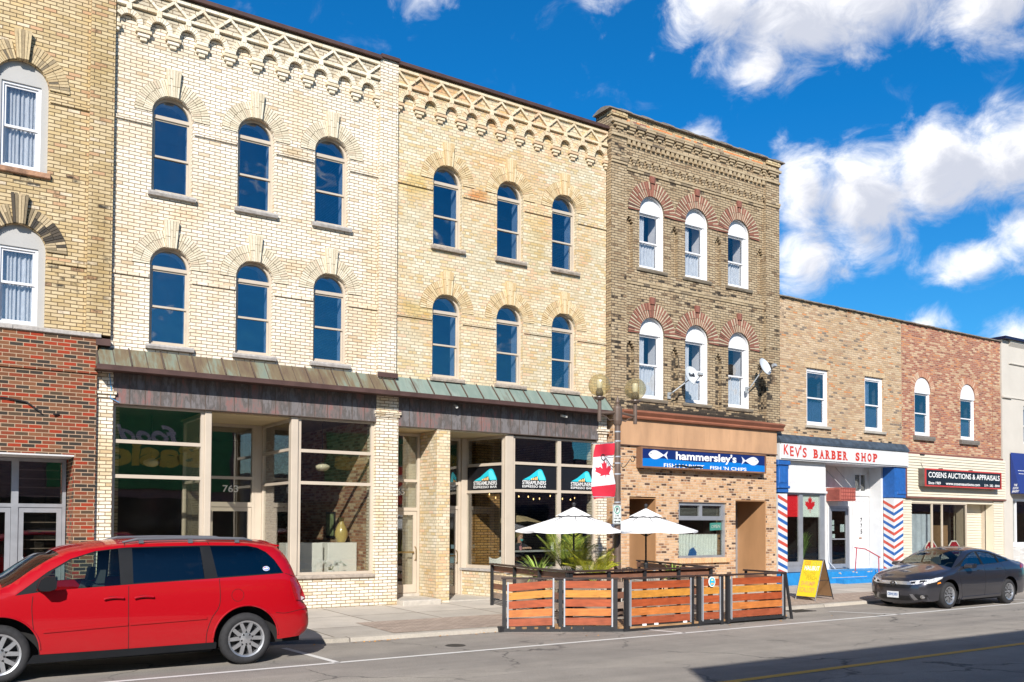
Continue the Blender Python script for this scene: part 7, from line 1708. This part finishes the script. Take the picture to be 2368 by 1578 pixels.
V_, F_ = dense([(.50+x*.74*1.0, .475+z*.30) for x, z in LEAF], .04, lambda u, v: tuple(Vector(bp(u, v))+Vector((0, -.004, 0)))); q = MB(); q.add(V_, F_)
q.add([tuple(Vector(v)+Vector((0, .008, 0))) for v in V_], F_); q.build('maple_leaf', FR, t, smooth=True)
q = MB(); q.tube([(bx0-.06, LY, bz1-.02), (LX, LY, bz1+.03)], .010, 6); q.tube([(bx0-.06, LY, bz0+.01), (LX, LY, bz0+.02)], .010, 6); q.build('banner_rod', GALV, t)
t = thing('basket_hooks', 'pair of black scrolled hanging basket hooks on the lamp pole', 'bracket', (LX, LY, 3.3))
for sg in (-1, 1):
    q = MB(); pts = []
    cx, cz, r0 = LX+sg*.40, 3.42, .075
    for k in range(15): a = math.pi*.9-k*.33; rr = .03+.0035*k; pts.append((cx+sg*rr*math.cos(a)*1.0, LY-.02, cz+rr*math.sin(a)))
    pts += [(LX+sg*.34, LY-.02, 3.40), (LX+sg*.27, LY-.02, 3.32), (LX+sg*.20, LY-.02, 3.24), (LX+sg*.13, LY-.02, 3.205), (LX+sg*.085, LY-.02, 3.24), (LX+sg*.10, LY-.02, 3.30), (LX+sg*.135, LY-.02, 3.28)]
    q.tube(pts[::1], .009, 6); q.tube([(LX, LY-.02, 3.44), (LX+sg*.42, LY-.02, 3.46)], .005, 5); q.build('scroll', BLACKM, t)
t = thing('parking_sign', 'green and white two hour parking sign strapped to the lamp pole', 'sign', (12.39, -4.16, 2.2))
def rrect(x0, x1, z0, z1, r, n=4):
    p = []
    for cx, cz, a0 in ((x1-r, z0+r, -90), (x1-r, z1-r, 0), (x0+r, z1-r, 90), (x0+r, z0+r, 180)): p += arc_pts(cx, cz, r, a0, a0+90, n)
    return p
sx0, sx1, sz0, sz1 = 12.275, 12.505, 2.005, 2.415; SY = -4.16
q = MB(); q.prism(rrect(sx0, sx1, sz0, sz1, .025), SY, SY+.006); q.build('plate', plain('sign_white', (.62, .66, .64), .4, var=.03), t)
GRN = plain('sign_green', (.0, .28, .19), .4); 
q = MB(); q.prism([rrect(sx0+.008, sx1-.008, sz0+.008, sz1-.008, .02), rrect(sx0+.014, sx1-.014, sz0+.014, sz1-.014, .016)], SY-.002, SY-.0005); q.build('black_border', BLACKP, t)
c_ = [((sx0+sx1)/2+.078*math.cos(a), 2.305+.085*math.sin(a)) for a in [k*math.pi/14 for k in range(28)]]; c2 = [((sx0+sx1)/2+.062*math.cos(a), 2.305+.068*math.sin(a)) for a in [k*math.pi/14 for k in range(28)]]
q = MB(); q.prism([c_, c2], SY-.003, SY-.0005); q.build('green_ring', GRN, t)
q = MB(); xc = (sx0+sx1)/2
text_on_y(q, 'P', xc-.028, xc+.034, 2.262, 2.35, SY-.002, bold=.03); text_on_y(q, '2 HR', xc-.05, xc+.05, 2.165, 2.200, SY-.002, bold=.03); text_on_y(q, '8 AM - 6 PM', xc-.088, xc+.088, 2.105, 2.14, SY-.002, bold=.03)
q.box(xc-.05, xc+.05, SY-.003, SY-.001, 2.050, 2.064); q.prism([(xc-.085, 2.057), (xc-.045, 2.03), (xc-.045, 2.084)], SY-.003, SY-.001); q.prism([(xc+.085, 2.057), (xc+.045, 2.03), (xc+.045, 2.084)], SY-.003, SY-.001)
q.build('lettering', BLACKP, t)

# ================================================================== fixtures on the walls
DISH = plain('pale_grey_dish', (.55, .58, .60), .4, var=.05); DISHG = plain('dish_bracket_grey', (.30, .32, .33), .5)
def dish(cx, cy, cz, wx, wz, label, facing, lettering=None, r=.27):
    t = thing('satellite_dish', label, 'satellite dish', (wx, -.16, wz))
    f = Vector(facing).normalized(); a = f.cross(Vector((0, 0, 1))).normalized(); b_ = a.cross(f); c = Vector((cx, cy, cz))
    q = MB(); vs = [c-f*.06]; rings = 6; n = 28
    for i in range(1, rings+1):
        rr = r*i/rings
        for k in range(n): an = 2*math.pi*k/n; vs.append(c+a*math.cos(an)*rr*.92+b_*math.sin(an)*rr*1.05+f*(-.06+.06*(i/rings)**2))
    fs = [(0, 1+k, 1+(k+1) % n) for k in range(n)]
    for i in range(rings-1):
        for k in range(n): fs.append((1+i*n+k, 1+i*n+(k+1) % n, 1+(i+1)*n+(k+1) % n, 1+(i+1)*n+k))
    m0 = len(vs); vs2 = [v-f*.012 for v in vs]; q.add(vs, fs); q.add(vs2, fs); d = q.build('dish', DISH, t, smooth=True)
    if lettering:
        q = MB(); put_text(q, lettering, lambda u, v: c-a*(.11-.20*u)*1.0+b_*(-.02+.11*v)+f*(-.03), bold=.03); q.build('lettering', BLACKP, d)
    foc = c+f*.26-b_*.14
    q = MB(); q.tube([c-f*.05-b_*r*.95, foc-b_*.02], .012, 6)
    o_ = foc; q.add([o_+a*x_+b_*z_+f*y_ for x_ in (-.07, .07) for y_ in (-.03, .06) for z_ in (-.03, .05)], [(0, 1, 3, 2), (4, 6, 7, 5), (0, 4, 5, 1), (2, 3, 7, 6), (0, 2, 6, 4), (1, 5, 7, 3)]); q.build('receiver_arm', DISHG, t)
    q = MB(); q.tube([c-f*.07, c-f*.14-b_*.05, Vector((wx, -.30, wz+.08)), Vector((wx, -.14, wz))], .018, 7); w = Vector((wx, -.14, wz)); q.box(wx-.05, wx+.05, -.16, -.122, wz-.09, wz+.09); q.build('mount', DISHG, t)
dish(18.02, -.66, 6.14, 17.62, 5.60, 'grey satellite dish lettered Bell in front of the middle window of the buff building', (-.02, -.93, .36), 'Bell')
dish(20.98, -.66, 6.68, 20.75, 6.02, 'grey satellite dish without lettering by the right pilaster of the buff building', (.10, -.92, .38), None, .26)
for x, z, lab, rz in ((10.78, 4.80, 'small white security camera under the canopy, the left one', .5), (13.95, 4.79, 'small white security camera under the canopy, the right one', -.6)):
    t = thing('security_camera', lab, 'camera', (x, -.04, z), 'security cameras under the green canopy')
    q = MB(); q.tube([(x, -.03, z+.03), (x, -.12, z+.02)], .015, 6); q.tube([(x+.05*math.sin(rz), -.08, z+.005), (x-.09*math.sin(rz), -.24, z-.04)], .032, 10); q.build('housing', plain('camera_white', (.6, .6, .55), .5), t)
t = thing('air_conditioner', 'faded red window air conditioner held by two rods above the barber shop door', 'air conditioner', (25.4, .3, 3.0))
ACR = plain('faded_red_metal', (.42, .12, .09), .6, var=.25, vscale=5)
q = MB(); q.box(25.62, 26.38, .22, .80, 2.80, 3.24); ac = q.build('case', ACR, t)
q = MB()
for i in range(8): q.box(25.65+i*.09, 25.66+i*.09, .205, .219, 2.82, 3.24)
for i in range(4): q.box(25.62, 26.38, .207, .218, 2.84+i*.12, 2.855+i*.12)
for i in range(9): q.box(25.608, 25.619, .28, .78, 2.84+i*.04, 2.85+i*.04)
q.build('grille', plain('brown_red_grille', (.22, .05, .04), .7), ac)
q = MB(); q.tube([(25.75, .25, 3.24), (25.45, .81, 3.95)], .010, 5); q.tube([(26.22, .25, 3.26), (26.12, .81, 3.95)], .010, 5); q.build('hanging_rod', plain('grey_rod', (.3, .3, .3), .5), t)
t = thing('handrail', 'thin red handrail on the blue step of the barber shop', 'railing', (26.3, -.2, .1))
q = MB(); RR = plain('red_rail_paint', (.42, .03, .04), .5); q.tube([(25.90, -.1, .50), (25.98, -.1, 1.24)], .017, 6); q.tube([(26.74, -.40, .10), (26.72, -.40, .98)], .017, 6); q.tube([(25.90, -.08, 1.26), (26.3, -.2, 1.21), (26.78, -.42, .93)], .018, 6); q.build('rail', RR, t)

# sandwich board
t = thing('sandwich_board', 'yellow hand-lettered sandwich board on the sidewalk by the barber shop', 'sandwich board', (19.5, -3.5, .08))
YB = plain('yellow_board', (.78, .56, .02), .5, var=.05)
# front leaf: bottom edge from (19.05,-3.26) toward the right (19.0..19.8,-3.87)
A0, A1, A2 = Vector((19.06, -3.30, .085)), Vector((19.02, -3.93, .085)), Vector((19.86, -3.84, .085))
dirb = (A1-A0).normalized(); back = (A2-A1).normalized()
apex = Vector(((A0+A1)/2+(A2-A1)*.42)); Ht = 1.02
def leafp(s, h, u):   # s: 0 front leaf 1 rear leaf; u along width, h height fraction
    base0 = A0 if s == 0 else A0+(A2-A1); top0 = A0+(A2-A1)*(.46 if s == 0 else .52)+Vector((0, 0, Ht)); p = base0+(top0-base0)*h; return p+dirb*(.64*u)
for s_, mt in ((0, YB), (1, plain('brown_board_back', (.30, .18, .09), .7))):
    q = MB(); P = [leafp(s_, h, u) for h, u in ((.09, .02), (.09, .98), (.98, .98), (.98, .02))]; nn = (P[1]-P[0]).cross(P[3]-P[0]).normalized()*.012
    q.add(P+[p+nn for p in P], [(0, 1, 2, 3), (7, 6, 5, 4), (0, 4, 5, 1), (1, 5, 6, 2), (2, 6, 7, 3), (3, 7, 4, 0)]); lf_ = q.build('board', mt, t)
    q = MB()
    for u in (0, 1): q.tube([leafp(s_, 0, u), leafp(s_, 1.0, u)], .014, 5)
    q.tube([leafp(s_, .07, 0), leafp(s_, .07, 1)], .012, 5); q.tube([leafp(s_, 1, 0), leafp(s_, 1, 1)], .014, 5)
    if s_: q.tube([leafp(0, .5, 1), leafp(1, .5, 1)], .008, 5)
    q.build('metal_frame', BLACKM, t)
    if s_ == 0:
        nrm = (leafp(0, 0, 1)-leafp(0, 0, 0)).cross(leafp(0, 1, 0)-leafp(0, 0, 0)).normalized()
        if nrm.x > 0: nrm = -nrm
        for word, h0, h1, u0, u1, mt2, bd in (('COD', .86, .95, .12, .42, plain('red_chalk', (.75, .12, .05), .7), 0), ('SOLE', .86, .95, .52, .88, plain('green_chalk', (.35, .55, .1), .7), 0), ('HALIBUT', .73, .84, .16, .92, plain('white_chalk', (.9, .9, .85), .6), .03), ('YELLOW', .60, .70, .14, .78, plain('olive_chalk', (.40, .33, .02), .7), 0), ('PERCH', .50, .59, .36, .88, MATS['olive_chalk'], 0), ('SHRIMP', .35, .46, .14, .84, plain('orange_chalk', (.85, .35, .12), .7), .01), ('SCALLOPS', .19, .31, .10, .90, MATS['orange_chalk'], .01)):
            q = MB(); put_text(q, word, lambda u, v, h0=h0, h1=h1, u0=u0, u1=u1: leafp(0, h0+(h1-h0)*v, u0+(u1-u0)*u)+nrm*.016, bold=bd); q.build('lettering', mt2, lf_)

# ================================================================== things behind the glass
t = thing('pedestal', 'white display pedestal with the vase inside the cream shop window', 'pedestal', (8.4, 1.2, .15)); q = MB(); q.bbox(8.02, 8.74, .95, 1.5, .151, 1.54, .01); q.build('block', plain('gallery_white', (.86, .85, .82), .6, var=.03), t)
t = thing('pedestal', 'low white display block left of the vase inside the cream shop window', 'pedestal', (7.5, 1.2, .15)); q = MB(); q.bbox(7.05, 7.92, 1.0, 1.5, .151, 1.54, .01); q.build('block', MATS['gallery_white'], t)
VASE = plain('ochre_glaze', (.55, .42, .14), .3, coat=.6)
q = MB(); q.lathe([(0, 1.542), (.07, 1.542), (.10, 1.56), (.155, 1.70), (.15, 1.80), (.10, 1.93), (.06, 2.0), (.055, 2.06), (.085, 2.13), (.075, 2.13), (.045, 2.06)], (8.45, 1.2, 0), n=28); tag(q.build('vase', VASE, smooth=True, org=(8.45, 1.2, 1.54)), 'tall ochre vase standing on the white pedestal', 'vase')
t = thing('orchid', 'white flowering orchid on the sill inside the cream shop window', 'plant', (7.95, .6, .85)); random.seed(31)
q = MB(); pot(t, 7.95, .6, .80, .07, .10, WHITE); fl_ = MB(); 
for i in range(7):
    a = random.uniform(0, 6.28); pts = [(7.95, .6, .9), (7.95+.10*math.cos(a), .6+.06*math.sin(a), 1.05), (7.95+.25*math.cos(a), .6+.10*math.sin(a), 1.12), (7.95+.38*math.cos(a), .6+.12*math.sin(a), 1.02)]; q.tube(pts, .005, 4)
    for k in range(9):
        u = .35+.65*k/8; j = min(2, int(u*3)); p = Vector(pts[j]).lerp(Vector(pts[j+1]), u*3-j)+Vector([random.uniform(-.03, .03) for _ in range(3)])
        for m_ in range(5): b_ = m_*1.257; fl_.add([p, p+Vector((.028*math.cos(b_-.4), -.01, .028*math.sin(b_-.4))), p+Vector((.04*math.cos(b_), -.006, .04*math.sin(b_))), p+Vector((.028*math.cos(b_+.4), -.01, .028*math.sin(b_+.4)))], [(0, 1, 2, 3)])
q.build('stems', LEAFM, t); fl_.build('flowers', WHITE, t)
t = thing('framed_picture', 'small framed green picture on the brick wall inside the cream shop', 'picture', (8.74, 2.6, 1.95)); q = MB(); q.box(8.725, 8.759, 2.3, 2.85, 1.62, 2.28); q.build('frame', BLACKM, t); q = MB(); q.box(8.715, 8.724, 2.36, 2.79, 1.68, 2.22); q.build('print', plain('green_print', (.28, .36, .18), .6, var=.6, vscale=9), t)
OPAL = plain('opal_glass', (.72, .66, .50), .2, var=.05)
for x, y, z, lab in ((4.42, 2.4, 3.32, 'white schoolhouse pendant lamp behind the left window of the cream shop'), (8.0, 1.3, 3.30, 'white schoolhouse pendant lamp behind the right window of the cream shop')):
    t = thing('pendant_lamp', lab, 'lamp', (x, y, z), 'pendant lamps in the cream shop')
    q = MB(); q.tube([(x, y, z+.1), (x, y, 4.4)], .01, 5); q.build('rod', BLACKM, t)
    q = MB(); q.lathe([(0, z-.09), (.08, z-.085), (.15, z-.04), (.185, z+.01), (.16, z+.05), (.09, z+.085), (.06, z+.11), (0, z+.12)], (x, y, 0), n=26); q.build('shade', OPAL, t, smooth=True)
# counter, cup, seated customer
t = thing('window_counter', 'long pale counter along the espresso bar window', 'counter', (13.9, .7, .15)); q = MB(); q.bbox(12.6, 15.15, .40, .80, 1.27, 1.31, .006); q.build('counter_top', plain('pale_counter', (.38, .40, .40), .4), t)
for x in (12.9, 14.8): q = MB(); q.tube([(x, .6, .15), (x, .6, 1.27)], .03, 8); q.build('leg', BLACKM, t)
q = MB(); q.lathe([(0, 1.31), (.03, 1.312), (.04, 1.42), (.042, 1.425), (0, 1.43)], (13.15, .62, 0), n=14); q.tube([(13.15, .62, 1.42), (13.17, .60, 1.53)], .005, 5); tag(q.build('drink_cup', plain('cup_red_white', (.55, .25, .28), .5, var=.4), org=(13.15, .62, 1.31)), 'takeaway cup with a straw on the espresso bar counter', 'cup')
q = MB(); q.box(14.10, 14.18, .58, .60, 1.33, 1.52); q.box(14.12, 14.16, .55, .63, 1.311, 1.33); tag(q.build('menu_stand', WHITE, org=(14.14, .6, 1.31)), 'small white menu stand on the espresso bar counter', 'menu stand')
def skin(nodes, edges, name):
    """one continuous figure grown from joints: nodes {key: (x,y,z,radius)}"""
    keys = list(nodes); me = bpy.data.meshes.new(name); me.from_pydata([nodes[k][:3] for k in keys], [(keys.index(a), keys.index(b)) for a, b in edges], [])
    o = bpy.data.objects.new(name, me); C.objects.link(o); o.modifiers.new('s', 'SKIN'); o.modifiers.new('u', 'SUBSURF').levels = 2; o.modifiers['u'].render_levels = 2
    for i, k in enumerate(keys): r = nodes[k][3]; me.skin_vertices[0].data[i].radius = (r, r) if not isinstance(r, tuple) else r
    me.skin_vertices[0].data[0].use_root = True
    bpy.context.view_layer.update(); m2 = bpy.data.meshes.new_from_object(o.evaluated_get(bpy.context.evaluated_depsgraph_get())); bpy.data.objects.remove(o); return m2
px, py = 13.42, 1.18
pn_ = {'pel': (px, py, .92, .15), 'wai': (px, py-.01, 1.10, .125), 'che': (px+.01, py-.04, 1.32, .15), 'nec': (px+.03, py-.06, 1.49, .058), 'hd0': (px+.045, py-.07, 1.58, .082), 'hd1': (px+.045, py-.07, 1.68, .088), 'hd2': (px+.04, py-.065, 1.73, .06),
       'sl': (px-.18, py-.04, 1.42, .065), 'el': (px-.24, py-.20, 1.33, .045), 'wl': (px-.06, py-.42, 1.36, .030), 'hl': (px-.01, py-.47, 1.37, .033), 'sr': (px+.20, py-.04, 1.42, .065), 'er': (px+.27, py-.20, 1.33, .045), 'wr': (px+.12, py-.42, 1.36, .030), 'hr': (px+.07, py-.47, 1.37, .033),
       'kl': (px-.14, py-.40, .88, .085), 'al': (px-.14, py-.38, .45, .05), 'fl': (px-.14, py-.52, .40, .04), 'kr': (px+.14, py-.40, .88, .085), 'ar': (px+.14, py-.38, .45, .05), 'fr': (px+.14, py-.52, .40, .04)}
fing = []
for s_, h_ in ((-1, 'hl'), (1, 'hr')):
    hx, hy, hz = pn_[h_][:3]
    for j in range(4): k1, k2 = f'{h_}{j}a', f'{h_}{j}b'; xx = hx-s_*(.0)+(-.024+.016*j); L = (.05, .058, .055, .042)[j]; pn_[k1] = (xx, hy-.045, hz+.004, .009); pn_[k2] = (xx, hy-.045-L*.5, hz-.02, .008); fing += [(h_, k1), (k1, k2)]
    pn_[h_+'t'] = (hx-s_*.035, hy-.03, hz+.02, .010); fing += [(h_, h_+'t')]
pe = [('pel', 'wai'), ('wai', 'che'), ('che', 'nec'), ('nec', 'hd0'), ('hd0', 'hd1'), ('hd1', 'hd2'), ('che', 'sl'), ('sl', 'el'), ('el', 'wl'), ('wl', 'hl'), ('che', 'sr'), ('sr', 'er'), ('er', 'wr'), ('wr', 'hr'), ('pel', 'kl'), ('kl', 'al'), ('al', 'fl'), ('pel', 'kr'), ('kr', 'ar'), ('ar', 'fr')]+fing
pm = skin(pn_, pe, 'body')
per = thing('person', 'seated customer in a dark sweater, teal mask at the chin, behind espresso bar glass', 'person', (px, py, .15))
SKIN = plain('skin', (.48, .30, .22), .5, var=.04); CLO = plain('dark_sweater', (.02, .022, .03), .9)
for v in pm.vertices: v.co -= Vector((px, py, .15))
pm.materials.clear(); pm.materials.append(CLO); pm.materials.append(SKIN)
for p in pm.polygons:
    c = p.center+Vector((px, py, .15)); p.material_index = 1 if (c.z > 1.49 or (c.y < py-.40 and c.z > 1.2)) else 0; p.use_smooth = True
bo = bpy.data.objects.new('body', pm); C.objects.link(bo); bo.parent = per; ORG['body'] = Vector((px, py, .15))
hx, hy, hz = px+.045, py-.07, 1.66
q = MB(); n = 14
vs = []; fs = []
for i in range(9):
    ph = math.pi*i/8*.62
    for k in range(n): a = 2*math.pi*k/n; front = max(0, -math.sin(a)); rr = .098; vs.append((hx+rr*math.sin(ph)*math.cos(a)*.95, hy+.012+rr*math.sin(ph)*math.sin(a)*1.05*(1-.25*front), hz+.005+.105*math.cos(ph*(1-.35*front))))
fs = [(i*n+k, i*n+(k+1) % n, (i+1)*n+(k+1) % n, (i+1)*n+k) for i in range(8) for k in range(n)]; q.add(vs, fs)
q.lathe([(0, -.05), (.035, -.03), (.045, 0), (.035, .03), (0, .045)], (hx-.02, hy+.10, hz+.06), n=10); q.build('hair', plain('light_brown_hair', (.16, .10, .05), .7, var=.3), per, smooth=True)
q = MB(); q.add([(hx-.05, hy-.070, hz-.06), (hx+.05, hy-.070, hz-.06), (hx+.045, hy-.085, hz-.10), (hx, hy-.095, hz-.125), (hx-.045, hy-.085, hz-.10), (hx, hy-.100, hz-.07)], [(0, 5, 3, 4), (5, 1, 2, 3)]); q.build('face_mask', plain('teal_mask', (.10, .45, .45), .7), per)
q = MB(); q.lathe([(0, -.012), (.008, -.006), (.012, .006), (.006, .03), (0, .035)], (hx, hy-.088, hz-.015), n=8); q.build('nose', SKIN, per, smooth=True)
q = MB()
for s_ in (-1, 1): q.box(hx+s_*.033-.012, hx+s_*.033+.012, hy-.086, hy-.080, hz+.012, hz+.022)
q.build('eyes', plain('eye_dark', (.03, .02, .02), .3), per)
t = thing('bar_stool', 'dark bar stool under the customer behind the glass', 'stool', (px, py+.02, .15)); q = MB(); q.lathe([(0, .74), (.18, .74), (.19, .77), (.18, .80), (0, .80)], (px, py+.02, 0), n=20); q.build('seat', BLACKM, t)
for k in range(4): a = k*1.5708+.78; q = MB(); q.tube([(px+.12*math.cos(a), py+.02+.12*math.sin(a), .74), (px+.2*math.cos(a), py+.02+.2*math.sin(a), .15)], .014, 6); q.build('leg', BLACKM, t)
t = thing('shell_chair', 'white moulded shell chair inside behind the espresso bar side window', 'chair', (12.95, 1.35, .15))
q = MB(); vs = []; nu, nv = 10, 8
for j in range(nv+1):
    v = j/nv
    for i in range(nu+1):
        u = -1+2*i/nu; back = max(0, (v-.45)/.55); vs.append((12.95+u*.24*(1-.25*back*back), 1.15+v*.42*(1-.3*back)+.10*back, .62+.42*back*1.05+.09*u*u*(1-back*.3)+(0 if v > .1 else .0)))
q.add(vs, [(j*(nu+1)+i, j*(nu+1)+i+1, (j+1)*(nu+1)+i+1, (j+1)*(nu+1)+i) for j in range(nv) for i in range(nu)]); q.build('shell', WHITE, t, smooth=True)
for k in range(4): a = k*1.5708+.78; q = MB(); q.tube([(12.95+.10*math.cos(a), 1.32+.10*math.sin(a), .63), (12.95+.22*math.cos(a), 1.32+.22*math.sin(a), .15)], .012, 6); q.build('leg', BLACKM, t)
t = thing('string_lights', 'string of small warm bulbs across the espresso bar window', 'string lights', (13.4, .9, 2.7)); random.seed(12)
q = MB(); pts = [(12.4+i*.28, .95+.15*math.sin(i*1.3), 2.78-.10*abs(math.sin(i*.9))) for i in range(11)]; q.tube(pts, .005, 4); q.build('wire', BLACKM, t)
BULB = plain('warm_bulb', (.9, .7, .4), .3, emit=((1, .62, .25), 3.0))
for x, y, z in pts: q = MB(); q.lathe([(0, -.055), (.014, -.04), (.014, -.02), (.006, 0), (0, 0)], (x, y, z), n=8); q.build('bulb', BULB, t)

for i, (x, z, w_, h_) in enumerate(((13.82, 8.66, .34, .20), (13.80, 8.862, .26, .14))):
    tag(MB().box(x, x+w_, .62, .92, z, z+h_).build('box', plain('magenta_carton', (.42, .02, .10), .6, var=.4, vscale=12), org=(x, .75, z)), ('larger' if i == 0 else 'smaller')+' pink carton stacked in the top right window of the honey brick building, '+('lower one' if i == 0 else 'upper one'), 'box', 'pink cartons behind the top right window')
q = MB(); q.box(13.7, 14.3, .5, 1.0, 8.2, 8.655); tag(q.build('window_shelf', DARKIN2, org=(14, .7, 8.2)), 'dark low shelf inside the top right window of the honey brick building', 'shelf')
